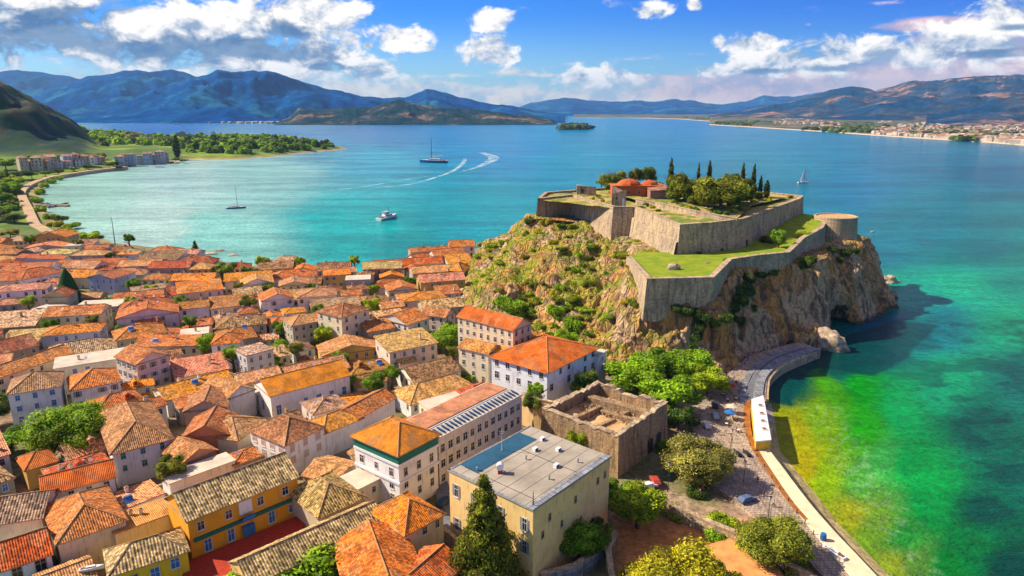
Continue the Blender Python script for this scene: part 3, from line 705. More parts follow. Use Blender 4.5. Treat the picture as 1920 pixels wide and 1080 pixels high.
# ------------------------------------------------------------------ fortress
def wall_run(name, tops, zb, th, mat='fort', batter=0.07, closed=False, inward=None, parent=None):
    """stone wall along tops [(x,y,z)], foot heights zb, thickness th towards 'inward'"""
    n = len(tops); T = [Vector((a, b, 0)) for a, b, _ in tops]; c = Vector((*inward, 0))
    off = []
    for i in range(n):
        def edge(a, b):
            d = (T[b] - T[a]).normalized(); nn_ = Vector((-d.y, d.x, 0))
            if (c - T[a]).dot(nn_) < 0: nn_ = -nn_
            return nn_
        es = []
        if i > 0 or closed: es.append(edge((i - 1) % n, i))
        if i < n - 1 or closed: es.append(edge(i, (i + 1) % n))
        v = sum(es, Vector()) ; v.normalize()
        k = 1 / max(0.4, v.dot(es[0])); off.append(v * k)
    mb = MB(); cp = MB()
    rng = range(n if closed else n - 1)
    for i in rng:
        j = (i + 1) % n
        def pt(q, o_, z): return (T[q].x + off[q].x * o_, T[q].y + off[q].y * o_, z)
        zi, zj, bi, bj = tops[i][2], tops[j][2], zb[i], zb[j]
        mb.face([pt(i, -batter * (zi - bi), bi), pt(j, -batter * (zj - bj), bj), pt(j, 0, zj), pt(i, 0, zi)], mat)
        mb.face([pt(i, 0, zi), pt(j, 0, zj), pt(j, th, zj), pt(i, th, zi)], mat)
        mb.face([pt(i, th, zi), pt(j, th, zj), pt(j, th, bj), pt(i, th, bi)], mat)
        a = [pt(i, -0.15, zi + 0.02), pt(j, -0.15, zj + 0.02), pt(j, th + 0.1, zj + 0.02), pt(i, th + 0.1, zi + 0.02)]
        b = [(x, y, z + 0.28) for x, y, z in a]
        cp.face(b, 'coping'); cp.face([a[0], a[1], b[1], b[0]], 'coping'); cp.face([a[2], a[3], b[3], b[2]], 'coping')
        if not closed and i == 0: cp.face([a[3], a[0], b[0], b[3]], 'coping')
        if not closed and j == n - 1: cp.face([a[1], a[2], b[2], b[1]], 'coping')
    if not closed:
        for q in (0, n - 1):
            mb.face([pt(q, -batter * (tops[q][2] - zb[q]), zb[q]), pt(q, 0, tops[q][2]), pt(q, th, tops[q][2]), pt(q, th, zb[q])], mat)
    w = mb.build('wall', parent); cp.build('coping', parent); return w
FC = (100, 300)
lower = thing('fortress_wall', 'grey stone outer wall with pale coping around the lawn terrace above the cliff', 'fortress wall', P(1340, 583, 21))
lw_off = lower.location
def W3l(L): return [W3(*q) for q in L]
Tl = W3l([(1175,482,33.6),(1213,524,33.6),(1338,521,33.6),(1372,487,33.8),(1425,479,34),(1480,474,34.2),(1494,461,34.8),(1508,447,36),(1526,437,37),(1543,428,38),(1548,418,39)])
def rel(L, o): return [(a - o.x, b - o.y, c - o.z) for a, b, c in L]
wall_run('w', rel(Tl, lw_off), [z - lw_off.z for z in [22, 19, 17, 22, 22, 22, 22, 22, 22, 22, 22]], 1.9, inward=(FC[0] - lw_off.x, FC[1] - lw_off.y), parent=lower)
# upper enclosure
zt = lambda y: 44.4 + (y - 274) * 0.038
Tu = W3l([(1008,372,46.3),(1070,365,47.2),(1112,378,46.4),(1150,388,46.2),(1190,389,46),(1275,422,44.4),(1335,418,44.6),(1394,411,44.9),(1448,392,45.9),(1500,373,46.8)])
Tu = Tu + [(150, 352, 46.8), (125, 388, 46.5), (60, 396, 46.5), (18, 372, 46.3)]
upper = thing('fortress_wall', 'tall angular stone wall of the upper fortress carrying trees and the red domed building', 'fortress wall', P(1270, 478, 32))
uo = upper.location
wall_run('w', rel(Tu, uo), [z - uo.z for z in [26, 26, 26, 25, 28, 29, 30, 30, 30, 30, 30, 26, 24, 24]], 1.6, closed=True, inward=(95 - uo.x, 335 - uo.y), parent=upper, batter=0.09)
mb = MB()   # sallyport arch in the shaded wall
pa = P(1404, 468, 32.2)
mb.face([(0, 0, 0)] * 3, 'dark') if False else None
dr = (Vector(Tu[8]) - Vector(Tu[7])); dr.z = 0; dr.normalize(); nn_ = Vector((dr.y, -dr.x, 0))
ap = Vector((Tu[7][0], Tu[7][1], 0)) + dr * 3.4 + nn_ * 0.95
arch = [(-1.1, 0), (1.1, 0), (1.1, 2.6), (0.8, 3.3), (0, 3.7), (-0.8, 3.3), (-1.1, 2.6)]
f0 = [(ap.x + dr.x * a + nn_.x * (0.25 - b * 0.085) - uo.x, ap.y + dr.y * a + nn_.y * (0.25 - b * 0.085) - uo.y, 32.3 + b - uo.z) for a, b in arch]
f1 = [(x - nn_.x * 0.8, y - nn_.y * 0.8, z) for x, y, z in f0]
mb.face(f0, 'dark')
for i in range(len(f0)): mb.face([f0[i], f0[(i + 1) % 7], f1[(i + 1) % 7], f1[i]], 'fort')
mb.build('archway', upper)
# low battered berm on the lit side (second tier of the bastion)
b0 = W3l([(1200,405,42),(1272,442,39.5)]); 
berm = MB(); a0, a1 = b0
no = Vector((-0.75, -0.66, 0)).normalized()
e0 = Vector(Tu[4]) + no * 1.6; e1 = Vector(Tu[5]) + no * 1.9
berm.face(rel([(e0.x + no.x * 2, e0.y + no.y * 2, 30), (e1.x + no.x * 2.2, e1.y + no.y * 2.2, 29), (e1.x, e1.y, 37.3), (e0.x, e0.y, 41.5)], uo), 'fort')
berm.face(rel([(e0.x, e0.y, 41.5), (e1.x, e1.y, 37.3), (e1.x - no.x * 1.6, e1.y - no.y * 1.6, 37.6), (e0.x - no.x * 1.4, e0.y - no.y * 1.4, 41.8)], uo), 'coping')
berm.build('batter', upper)
# round bastion
bc = Vector((157.5, 330, 0)); RB = 9.8
bast = thing('bastion', 'round stone bastion with a flat sandy top at the tip of the headland', 'bastion', (bc.x, bc.y, 25))
mb = MB(); N = 40
ringp = lambda r, z, k: (r * math.cos(2 * math.pi * k / N), r * math.sin(2 * math.pi * k / N) * 0.95, z)
for k in range(N):
    mb.face([ringp(RB + 1.0, 0, k), ringp(RB + 1.0, 0, k + 1), ringp(RB, 14.6, k + 1), ringp(RB, 14.6, k)], 'fort')
mb.build('wall', bast, smooth=True)
mb = MB()
for k in range(N):
    mb.face([ringp(RB + .12, 14.4, k), ringp(RB + .12, 14.4, k + 1), ringp(RB + .12, 15.0, k + 1), ringp(RB + .12, 15.0, k)], 'coping')
    mb.face([ringp(RB + .12, 15.0, k), ringp(RB + .12, 15.0, k + 1), ringp(RB - 0.9, 15.0, k + 1), ringp(RB - 0.9, 15.0, k)], 'coping')
    mb.face([ringp(RB - .9, 15.0, k), ringp(RB - .9, 15.0, k + 1), ringp(RB - 0.9, 14.5, k + 1), ringp(RB - 0.9, 14.5, k)], 'coping')
mb.build('coping', bast)
m, nt, bs = new_mat('sandy_earth'); M['sand'] = m; g = geo(nt)
n = nt.noise(g['Position'], 0.5, 7, 0.7)
nt.put(bs.inputs['Base Color'], nt.mix(nt.ss(n, 0.35, 0.65), (0.66, 0.42, 0.20), (0.46, 0.27, 0.12))); bs.inputs['Roughness'].default_value = 0.95
mb = MB(); mb.face([ringp(RB - 0.85, 14.55, k) for k in range(N)], 'sand'); mb.build('floor', bast)
# lawn
m, nt, bs = new_mat('mown_grass'); M['lawn'] = m; g = geo(nt)
n = nt.noise(g['Position'], 0.22, 6, 0.6); n2 = nt.noise(g['Position'], 3.0, 5, 0.8)
c = nt.mix(nt.ss(n, 0.35, 0.65), (0.17, 0.27, 0.01), (0.29, 0.33, 0.015)); c = scalecol(nt, c, nt.ss(n2, 0.3, 0.7, 0.75, 1.2))
nt.put(bs.inputs['Base Color'], c); bs.inputs['Roughness'].default_value = 0.95; nt.put(bs.inputs['Normal'], nt.bump(n2, 0.12, 0.8))
def poly_sheet(name, pts3, mat, sub=3.0, bumpy=0.0, kind='structure', zf=None, skirt=None):
    """triangulated sheet; interior heights interpolated from the border"""
    bm = bmesh.new()
    vs = [bm.verts.new(p) for p in pts3]; bm.faces.new(vs)
    bmesh.ops.triangulate(bm, faces=bm.faces[:])
    for _ in range(6):
        es = [e for e in bm.edges if e.calc_length() > sub]
        if not es: break
        bmesh.ops.subdivide_edges(bm, edges=es, cuts=1)
        bmesh.ops.triangulate(bm, faces=bm.faces[:])
    for v in bm.verts:
        if zf: v.co.z = zf(v.co.x, v.co.y, v.co.z)
        if bumpy and not v.is_boundary: v.co.z += bumpy * (mnoise.noise(v.co * 0.25) + 0.5 * mnoise.noise(v.co * 0.8))
    bmesh.ops.recalc_face_normals(bm, faces=bm.faces)
    me = bpy.data.meshes.new(name); bm.to_mesh(me); bm.free(); me.materials.append(mat)
    me.polygons.foreach_set('use_smooth', [True] * len(me.polygons)); auto_uv(me)
    o = link(name, me); tag(o, kind=kind); return o
# lawn strips between outer wall and the upper wall
outer = [Vector(p) for p in Tl]
pA = [W3(1176,481,32.6),W3(1214,521,32.5),W3(1336,519,32.5),W3(1371,485,32.7),W3(1425,477,32.9),W3(1482,472,33.1)]
lawn_pts = pA + [W3(1496,457,33.8), W3(1420,446,33.6), (Tu[7][0], Tu[7][1] + 1, 32.7), (Tu[6][0], Tu[6][1] + 1, 32.5), (Tu[5][0], Tu[5][1] + 2, 32.5), (Tu[5][0] - 14, Tu[5][1] + 3, 32.7)]
poly_sheet('lawn', lawn_pts, M['lawn'], 4)
lawn2 = [W3(1420,446,33.6), W3(1496,457,33.8), W3(1510,443,35), W3(1528,433,36.2), W3(1546,424,37.2), W3(1548,408,38.2), (Tu[9][0] + 2, Tu[9][1] + 1, 39.5), (Tu[8][0] + 2, Tu[8][1] + 2, 37), (Tu[7][0] + 1, Tu[7][1] + 2, 32.7)]
poly_sheet('lawn', lawn2, M['lawn'], 3, bumpy=0.5)
# upper platform ground
m, nt, bs = new_mat('dry_grass_earth'); M['dry'] = m; g = geo(nt)
n = nt.noise(g['Position'], 0.12, 7, 0.7); n2 = nt.noise(g['Position'], 0.9, 6, 0.75)
c = nt.mix(nt.ss(n, 0.45, 0.55), (0.46, 0.34, 0.10), (0.14, 0.20, 0.02)); c = nt.mix(nt.ss(n2, 0.54, 0.66), c, (0.56, 0.42, 0.28)); c = nt.mix(nt.ss(n2, 0.42, 0.34), c, (0.10, 0.11, 0.02))
nt.put(bs.inputs['Base Color'], c); bs.inputs['Roughness'].default_value = 0.95; nt.put(bs.inputs['Normal'], nt.bump(n2, 0.3, 0.9))
up = [(x + (95 - x) * 0.02, y + (335 - y) * 0.02, z - 0.75) for x, y, z in Tu]
poly_sheet('fortress_platform', up, M['dry'], 4, bumpy=0.5)
# ramp parapet inside: two curved retaining walls
ramp = thing('retaining_wall', 'long low curved stone retaining wall crossing the upper fortress terrace', 'wall', P(1290, 400, 44))
ro = ramp.location
Tr = W3l([(1192,374,48.0),(1230,380,47.6),(1270,389,47.0),(1310,397,46.6),(1350,405,46.0),(1382,410,45.5)])
wall_run('w', rel(Tr, ro), [44 - ro.z] * 6, 1.3, inward=(110 - ro.x, 360 - ro.y), parent=ramp, batter=0.1)
upr = [(x, y + 1.0, z - 0.3) for x, y, z in Tr] + [(112, 318, 46.6), (140, 345, 47.4), (125, 380, 47.4), (70, 388, 47.6), (50, 365, 48)]
poly_sheet('fortress_platform', upr, M['dry'], 4, bumpy=0.8)
# ------------------------------------------------------------------ houses
def win_mesh(name, glass='glass', frame='frame', shutter=None, door=False):
    mb = MB(); w, h = 0.5, (1.1 if door else 0.75)
    mb.face([(-w, -0.03, -h), (w, -0.03, -h), (w, -0.03, h), (-w, -0.03, h)], glass)
    f = 0.09
    for (a, b, c, d) in ((-w - f, -w, -h - f, h + f), (w, w + f, -h - f, h + f), (-w, w, h, h + f), (-w, w, -h - f, -h)):
        mb.box(((a + b) / 2, -0.03, (c + d) / 2), (b - a, 0.1, d - c), frame)
    mb.box((0, -0.045, 0), (0.05, 0.05, 2 * h), frame); mb.box((0, -0.043, h * 0.3), (2 * w, 0.045, 0.05), frame)
    mb.box((0, -0.08, -h - 0.12), (2 * w + 0.3, 0.2, 0.07), frame)
    if shutter:
        for s in (-1, 1): mb.box((s * (w + f + 0.24), -0.04, 0), (0.44, 0.07, 2 * h), shutter)
    return mb.mesh(name)
WM = {'plain': win_mesh('window'), 'blue': win_mesh('window', 'blue'), 'shut': win_mesh('window', 'glass', 'frame', 'grey'), 'peach': win_mesh('window', 'peach', 'frame'),
      'green': win_mesh('window', 'green', 'frame'), 'door': win_mesh('door', 'wood', 'frame', None, True), 'bluedoor': win_mesh('door', 'blue', 'frame', None, True), 'dark': win_mesh('window', 'glass', 'coping')}
def roof_parts(w, d, H, typ, axis, rise, over=0.45, rm='roof'):
    """returns MB of the roof and the wall-top polygons"""
    mb = MB(); W_, D_ = w / 2, d / 2
    gab = []
    if typ == 'flat':
        mb.box((0, 0, H + 0.12), (w + 0.5, d + 0.5, 0.24), rm)
        return mb, gab
    if axis == 'u': a, b = W_, D_
    else: a, b = D_, W_
    T = (lambda x, y, z: (x, y, z)) if axis == 'u' else (lambda x, y, z: (-y, x, z))
    sl_ = rise / b; ez = H - over * sl_; A = a + over; B = b + over
    if typ == 'shed':
        p = [T(-A, -B, H - over * 0.5 * sl_), T(A, -B, H - over * .5 * sl_), T(A, B, H + rise), T(-A, B, H + rise)]
        if axis == 'u': pass
        mb.face(p, rm); q = [(x, y, z - 0.22) for x, y, z in p]
        for i in range(4): mb.face([q[i], q[(i + 1) % 4], p[(i + 1) % 4], p[i]], 'mortar')
        gab.append([T(-a, -b, H - 0.3), T(-a, b, H - 0.3), T(-a, b, H + rise - 0.25)]); gab.append([T(a, b, H - .3), T(a, -b, H - .3), T(a, b, H + rise - 0.25)])
        gab.append([T(a, b, H - .3), T(-a, b, H - .3), T(-a, b, H + rise - .25), T(a, b, H + rise - .25)])
        return mb, gab
    if typ == 'gable': r0, r1 = -A, A
    elif typ == 'hip': k = min(a, b); r0, r1 = -a + k * 0.95, a - k * 0.95
    elif typ == 'halfhip': k = min(a, b); r0, r1 = -a + k * 0.95, A      # hipped on one end only
    if typ in ('gable',): ends = (False, False)
    elif typ == 'hip': ends = (True, True)
    else: ends = (True, False)
    R0, R1 = T(r0, 0, H + rise), T(r1, 0, H + rise)
    c00, c10, c11, c01 = T(-A, -B, ez), T(A, -B, ez), T(A, B, ez), T(-A, B, ez)
    mb.face([c00, c10, R1, R0], rm); mb.face([c11, c01, R0, R1], rm)
    if ends[0]: mb.face([c01, c00, R0], rm)
    if ends[1]: mb.face([c10, c11, R1], rm)
    low = lambda p, k=0.2: (p[0], p[1], p[2] - k)
    edges = [(c00, c10), (c11, c01)]
    if ends[0]: edges.append((c01, c00))
    else: edges += [(c01, R0), (R0, c00)]
    if ends[1]: edges.append((c10, c11))
    else: edges += [(c10, R1), (R1, c11)]
    for p, q in edges: mb.face([low(p), low(q), q, p], 'mortar')
    mb.face([low(c00), low(c01), low(c11), low(c10)], 'mortar')
    def cap(p, q):
        p = Vector(p); q = Vector(q); L = (q - p).length
        mb.tube([p + Vector((0, 0, 0.02)), q + Vector((0, 0, 0.02))], [0.13, 0.13], 'mortar', 5)
    if (R1[0] - R0[0]) ** 2 + (R1[1] - R0[1]) ** 2 > 0.05: cap(R0, R1)
    if ends[0]: cap(c00, R0); cap(c01, R0)
    if ends[1]: cap(c10, R1); cap(c11, R1)
    z_ = H - 0.02
    if not ends[0]: gab.append([T(-a, b, z_), T(-a, -b, z_), T(-a, 0, H + rise - 0.05)])
    if not ends[1]: gab.append([T(a, -b, z_), T(a, b, z_), T(a, 0, H + rise - 0.05)])
    return mb, gab
chim = MB(); chim.box((0, 0, 0.5), (0.7, 0.55, 1.6), 'wall'); chim.box((0, 0, 1.37), (0.9, 0.75, 0.12), 'mortar'); chim.box((0, 0, 1.52), (0.4, 0.3, 0.2), 'mortar')
CHIM = chim.mesh('chimney')
_b = MB(); _b.box((0, -.55, 0), (2.2, 1.1, .14), 'wall')
for k in range(8): _b.box((-1.05 + k * .3, -1.06, .5), (.04, .04, .95), 'dark')
_b.box((0, -1.06, .98), (2.2, .06, .06), 'dark'); BALC = _b.mesh('balcony')
_b = MB(); _b.tube([(0, -.02, .75), (0, -.12, .85)], [.12, .48], 'white', 12); _b.tube([(0, 0, 0), (0, 0, .75)], [.04, .04], 'grey', 5); DISH = _b.mesh('satellite_dish')
_b = MB(); _b.face([(-.9, -.9, .1), (.9, -.9, .1), (.9, .5, 1.0), (-.9, .5, 1.0)], 'blue'); _b.box((0, .5, .5), (1.7, .06, 1.0), 'grey'); _b.tube([(-.8, .6, 1.15), (.8, .6, 1.15)], [.24, .24], 'white', 10); HEAT = _b.mesh('water_heater')
_b = MB(); _b.box((0, 0, .55), (1.5, 1.9, 1.3), 'wall'); _b.face([(-.95, -1.1, 1.15), (0, -1.1, 1.75), (0, 1.2, 1.75), (-.95, 1.2, 1.15)], 'roof'); _b.face([(.95, -1.1, 1.15), (.95, 1.2, 1.15), (0, 1.2, 1.75), (0, -1.1, 1.75)], 'roof')
_b.face([(-.75, -.951, 1.2), (.75, -.951, 1.2), (0, -.951, 1.7)], 'wall'); _b.box((0, -.96, .7), (.7, .06, .8), 'glass'); DORM = _b.mesh('dormer')
FOOT = []      # placed footprints (corner lists)
HOUSES = []    # (root, info)
def corners(c, u, w, d, grow=0.0):
    v = Vector((-u.y, u.x)); W_, D_ = w / 2 + grow, d / 2 + grow
    return [c + u * a * W_ + v * b * D_ for a, b in ((-1, -1), (1, -1), (1, 1), (-1, 1))]
def overlap(A, B):
    for P_ in (A, B):
        for i in range(4):
            e = P_[(i + 1) % 4] - P_[i]; n = Vector((-e.y, e.x)).normalized()
            a = [n.dot(p) for p in A]; b = [n.dot(p) for p in B]
            if max(a) <= min(b) or max(b) <= min(a): return False
    return True
def build_house(name, c, u, w, d, zg, ze, roof='gable', axis='u', rise=2.0, rc=(.45, .15, .05), wc=(.7, .66, .6), label='', group=None, cat='house',
                win='plain', rows=None, rm='roof', seed=0, skip=0.12, sides='FLR', colgap=3.0, chimneys=0, wsize=1.0, zoff=0.0, over=0.45, slabmat=None, rowgap=3.1, extras=False):
    r_ = random.Random(seed * 7 + int(c.x * 13) + int(c.y * 7))
    H = ze - zg; rz = math.atan2(u.y, u.x)
    t = thing(name, label, cat, (c.x, c.y, zg), rz, group)
    mb, gab = roof_parts(w, d, H, roof, axis, rise, over, slabmat or rm)
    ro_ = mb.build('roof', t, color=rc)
    wb = MB()
    W_, D_ = w / 2, d / 2; q = [(-W_, -D_), (W_, -D_), (W_, D_), (-W_, D_)]
    for i in range(4):
        a, b = q[i], q[(i + 1) % 4]; wb.face([(*a, -2.5), (*b, -2.5), (*b, H - 0.02), (*a, H - 0.02)], 'wall')
    for g_ in gab: wb.face(g_, 'wall')
    wb.build('wall', t, color=wc)
    v = Vector((-u.y, u.x)); camv = Vector((0, 0)) - c
    nrow = rows if rows is not None else max(1, min(3, int(H / rowgap)))
    for side, n2, L, off, ang in (('F', -v, w, D_, 0.0), ('R', u, d, W_, math.pi / 2), ('L', -u, d, W_, -math.pi / 2)):
        if side not in sides or nrow == 0: continue
        if n2.dot((Vector((0, 0)) - (c + n2 * off)).normalized()) < 0.12: continue
        nc = max(1, int(L / colgap)); gp = L / nc
        for k in range(nrow):
            z = H - 1.75 - rowgap * k + zoff
            if z < 0.9: break
            for i in range(nc):
                if r_.random() < skip: continue
                s = -L / 2 + gp * (i + 0.5)
                kind = win
                if k == nrow - 1 and z < 2.6 and r_.random() < 0.35 and win in ('plain', 'shut'): kind = 'door'
                o = link('door' if 'door' in kind else 'window', WM[kind], t)
                if side == 'F': o.location = (s, -D_ - 0.005, z)
                elif side == 'R': o.location = (W_ + 0.005, s, z)
                else: o.location = (-W_ - 0.005, -s, z)
                if kind == 'door': o.location.z = 1.15
                kj = r_.uniform(.82, 1.12); o.rotation_euler = (0, 0, ang); o.scale = (wsize * kj, 1, wsize * r_.uniform(.85, 1.15))
                if extras and kind != 'door' and k > 0 and r_.random() < .10:
                    b_ = link('balcony', BALC, t, o.location, tuple(.7 * q_ for q_ in wc)); b_.location.z = z - 1.05; b_.rotation_euler = (0, 0, ang)
    for k in range(chimneys):
        o = link('chimney', CHIM, ro_); o['part'] = 1; del o['part']
        ax_, ay_ = (r_.uniform(-.35, .35) * w, r_.uniform(-.2, .2) * d) if axis == 'u' else (r_.uniform(-.2, .2) * w, r_.uniform(-.35, .35) * d)
        fr = abs(ay_) / D_ if axis == 'u' else abs(ax_) / W_
        zz = H if roof == 'flat' else H + rise * (1 - fr) - 0.25
        o.location = (ax_, ay_, zz - (0.2 if roof == 'hip' else 0)); o.color = (*wc, 1)
    if extras:
        for nm, me_, pb in (('satellite_dish', DISH, .35), ('water_heater', HEAT, .14), ('dormer', DORM, .16)):
            if r_.random() > pb or (nm == 'dormer' and (roof not in ('gable', 'hip') or axis != 'u')): continue
            o = link(nm, me_, ro_); s_ = r_.uniform(-.25, .25)
            if axis == 'u': lx, ly, fr = s_ * w, -r_.uniform(.3, .6) * D_, 0
            else: lx, ly = r_.choice((-1, 1)) * r_.uniform(.3, .6) * W_, s_ * d
            fr = abs(ly) / D_ if axis == 'u' else abs(lx) / W_
            o.location = (lx, ly, H + .2 if roof == 'flat' else H + rise * (1 - fr) - .1); o.color = (*(wc if nm != 'dormer' else rc), 1)
        if r_.random() < .45:          # lean-to built against the house
            an = MB(); aw, ad, ah = w * r_.uniform(.35, .6), r_.uniform(2, 3.2), H * r_.uniform(.4, .65); ax0 = r_.uniform(-.2, .2) * w; y1 = -D_ - .01; y0 = y1 - ad
            for a_, b_ in (((ax0 - aw / 2, y0), (ax0 + aw / 2, y0)), ((ax0 + aw / 2, y0), (ax0 + aw / 2, y1)), ((ax0 - aw / 2, y1), (ax0 - aw / 2, y0))): an.face([(*a_, -2), (*b_, -2), (*b_, ah), (*a_, ah)], 'wall')
            aw += .4; an.build('annex', t, color=tuple(q_ * r_.uniform(.8, 1.1) for q_ in wc))
            an = MB(); p4 = [(ax0 - aw / 2, y0 - .3, ah - .1), (ax0 + aw / 2, y0 - .3, ah - .1), (ax0 + aw / 2, y1, ah + .9), (ax0 - aw / 2, y1, ah + .9)]; an.face(p4, rm)
            lo = [(x_, y_, z_ - .18) for x_, y_, z_ in p4]
            for i in (0, 1, 3): an.face([lo[i], lo[(i + 1) % 4], p4[(i + 1) % 4], p4[i]], 'mortar')
            an.build('annex_roof', t, color=tuple(q_ * r_.uniform(.75, 1.15) for q_ in rc))
    return t
ROOFC = {'terracotta': (.60, .185, .04), 'rust red': (.48, .10, .025), 'bright orange': (.84, .26, .015), 'faded orange': (.70, .33, .12), 'brown': (.34, .16, .07), 'sandy': (.52, .33, .16), 'dusty pink': (.68, .30, .15), 'tan': (.60, .42, .18)}
WALLC = {'white': (.84, .80, .75), 'cream': (.80, .66, .45), 'beige': (.56, .45, .32), 'pale blue': (.46, .54, .66), 'ochre': (.66, .40, .10), 'stone grey': (.36, .30, .25), 'pinkish': (.76, .58, .50)}
def H(label, f1, f2, ze, depth, roof='gable', axis='u', rise=2.2, rc='terracotta', wc='white', zg=None, **k):
    A = P(*f1, ze); B = P(*f2, ze); u = Vector((B.x - A.x, B.y - A.y)); w = u.length; u.normalize(); v = Vector((-u.y, u.x))
    c = Vector((A.x + B.x, A.y + B.y)) / 2 + v * depth / 2
    if zg is None: zg = 4.6 if c.x < -5 else 3.2
    FOOT.append(corners(c, u, w, depth, -0.2))
    name = k.pop('name', 'house')
    t = build_house(name, c, u, w, depth, zg, ze, roof, axis, rise, ROOFC.get(rc, rc), WALLC.get(wc, wc), label, **k)
    t['_w'] = w; ww = (t, u, v, w, depth, ze - zg); del t['_w']
    return ww
HN = 'houses of the old town'
hd = dict(group=HN)
# --- nearest row
oc = H('ochre yellow two storey house with a green band and blue doors', (351,974), (557,892), 14.4, 11, 'gable', 'u', 3.4, 'tan', (.80,.36,.02), rows=0, rm='old_roof', group=HN)
t, u, v, w, d, h_ = oc
mb = MB(); mb.box((w * 0.02, -d / 2 - 0.18, 4.9), (w * 0.98, 0.4, 0.75), 'green'); mb.build('band', t)
for s, z, kd in ((-.40, 7.4, 'plain'), (-.16, 7.4, 'plain'), (.13, 7.5, 'plain'), (.37, 7.5, 'plain'), (-.36, 2.7, 'bluedoor'), (-.16, 2.7, 'bluedoor'), (.22, 2.8, 'bluedoor'), (.42, 2.9, 'blue')):
    o = link('door' if 'door' in kd else 'window', WM[kd], t, (s * w, -d / 2 - 0.01, z)); o.scale = (1.25, 1.2, 1.15)
mb = MB(); mb.box((-0.01 * w, -d / 2 - 0.75, 5.2), (2.6, 1.5, 0.15), 'blue')
for k in range(9): mb.box((-0.01 * w - 1.25 + k * 0.3125, -d / 2 - 1.45, 5.7), (0.05, 0.05, 1.0), 'blue')
mb.box((-0.01 * w, -d / 2 - 1.45, 6.2), (2.6, 0.08, 0.08), 'blue'); mb.box((-0.01 * w, -d / 2 - 1.47, 5.65), (2.55, 0.04, 0.75), 'blue'); mb.build('balcony', t)
mb = MB(); mb.box((-0.01 * w, -d / 2 - 0.1, 7.6), (2.7, 0.16, 2.9), 'white'); mb.build('surround', t)
mb = MB(); mb.box((-0.01 * w, -d / 2 - 0.75, 2.4), (2.5, 0.1, 2.2), 'blue'); mb.box((-0.01 * w, -d / 2 - 0.4, 3.55), (2.5, 0.8, 0.1), 'blue'); mb.build('porch', t)
h2 = H('small bright yellow house with a mossy hipped roof and blue door at the bottom edge', (205,1077), (351,1030), 10.8, 8.5, 'hip', 'u', 2.4, 'tan', (.86,.55,.02), rows=0, rm='old_roof', group=HN)
t, u, v, w, d, h_ = h2
for s, z, kd in ((-.22, 3.6, 'dark'), (.05, 3.2, 'bluedoor'), (.32, 4.2, 'blue')):
    o = link('door' if 'door' in kd else 'window', WM[kd], t, (s * w, -d / 2 - 0.01, z)); o.scale = (1.4, 1.2, 1.3)
H('low flat roofed annex with an orange terrace between the two yellow houses', (215,1002), (330,960), 10.2, 7, 'flat', 'u', 1, (.72,.33,.08), 'cream', rows=0, slabmat='smooth_roof', group=HN, chimneys=2)
H('big terracotta roofed house with a blank cream wall near the lower left', (108,1017), (235,973), 12, 16.5, 'hip', 'v', 3.0, (.66,.22,.05), 'cream', rows=0, group=HN)
H('vivid orange gabled roof tucked behind the big terracotta house', (80,926), (214,892), 12.6, 8, 'gable', 'u', 2.2, (.78,.16,.015), 'white', rm='smooth_roof', group=HN)
H('grey brown tiled house with a red lower roof strip cut by the left edge', (-50,987), (77,968), 12.2, 11, 'gable', 'u', 2.6, (.27,.17,.11), 'cream', rm='old_roof', rows=0, group=HN)
H('red tiled house with dark openings at the bottom left corner', (-40,1082), (95,1036), 10.8, 9.5, 'gable', 'u', 2.8, (.72,.12,.015), 'white', rows=1, win='dark', wsize=1.5, skip=0, group=HN)
H('low orange roof with a parked dinghy at the bottom edge', (80,1118), (178,1080), 8.8, 8, 'gable', 'u', 1.5, 'faded orange', 'beige', group=HN)
H('small orange hipped outbuilding beside the big round tree', (48,880), (106,862), 10.5, 8, 'hip', 'u', 1.9, (.75,.20,.03), 'ochre', rows=0, group=HN, rm='smooth_roof')
H('white house with a long brown hipped roof standing above the courtyard', (210,847), (320,819), 14.2, 26, 'hip', 'v', 3.6, (.52,.24,.09), 'white', rows=2, win='green', colgap=3.6, skip=0, group=HN, over=0.7)
H('cream three storey house with balconies and blue shutters at the far left', (14,738), (112,722), 16, 12, 'hip', 'u', 3.0, (.44,.24,.11), 'white', rows=3, win='blue', skip=0.1, group=HN)
H('white house with a red orange hipped roof right of the balcony house', (132,731), (224,713), 14.2, 12, 'hip', 'v', 3.0, (.70,.20,.03), 'white', rows=2, win='shut', skip=0.2, group=HN)
H('long low house with an orange roof running to the left edge', (-30,716), (137,660), 13.2, 9, 'gable', 'u', 2.0, (.72,.25,.05), 'cream', group=HN)
H('dark red roofed house with a shaded wall near the left edge', (-40,672), (72,646), 13, 13, 'gable', 'u', 2.6, (.36,.09,.04), 'stone grey', group=HN)
H('tall pinkish house with three window rows and a red roof', (255,682), (315,664), 16, 12, 'gable', 'v', 2.4, (.60,.20,.06), 'pinkish', rows=3, win='shut', skip=0.05, group=HN)
H('long school like white building with tall windows and a red roof at the left', (40,524), (121,508), 15, 13, 'hip', 'u', 2.8, (.62,.14,.03), 'white', rows=1, rowgap=4.2, colgap=2.6, wsize=1.5, skip=0, zoff=-1.5, group=HN)
H('shaded red roofed wing of the white school building at the left edge', (-60,530), (38,524), 14.6, 13, 'hip', 'u', 2.6, (.60,.14,.035), 'cream', rows=2, group=HN)
H('pale blue house with a brownish red lean roof above the shrubs', (164,519), (212,522), 13.4, 14, 'gable', 'v', 1.8, (.50,.15,.06), 'pale blue', rows=2, skip=0.3, win='blue', group=HN)
H('brown flat roofed ruin next to the pale blue house', (248,548), (312,540), 10.5, 10, 'flat', 'u', 1, (.36,.20,.12), 'beige', rows=1, slabmat='old_roof', group=HN)
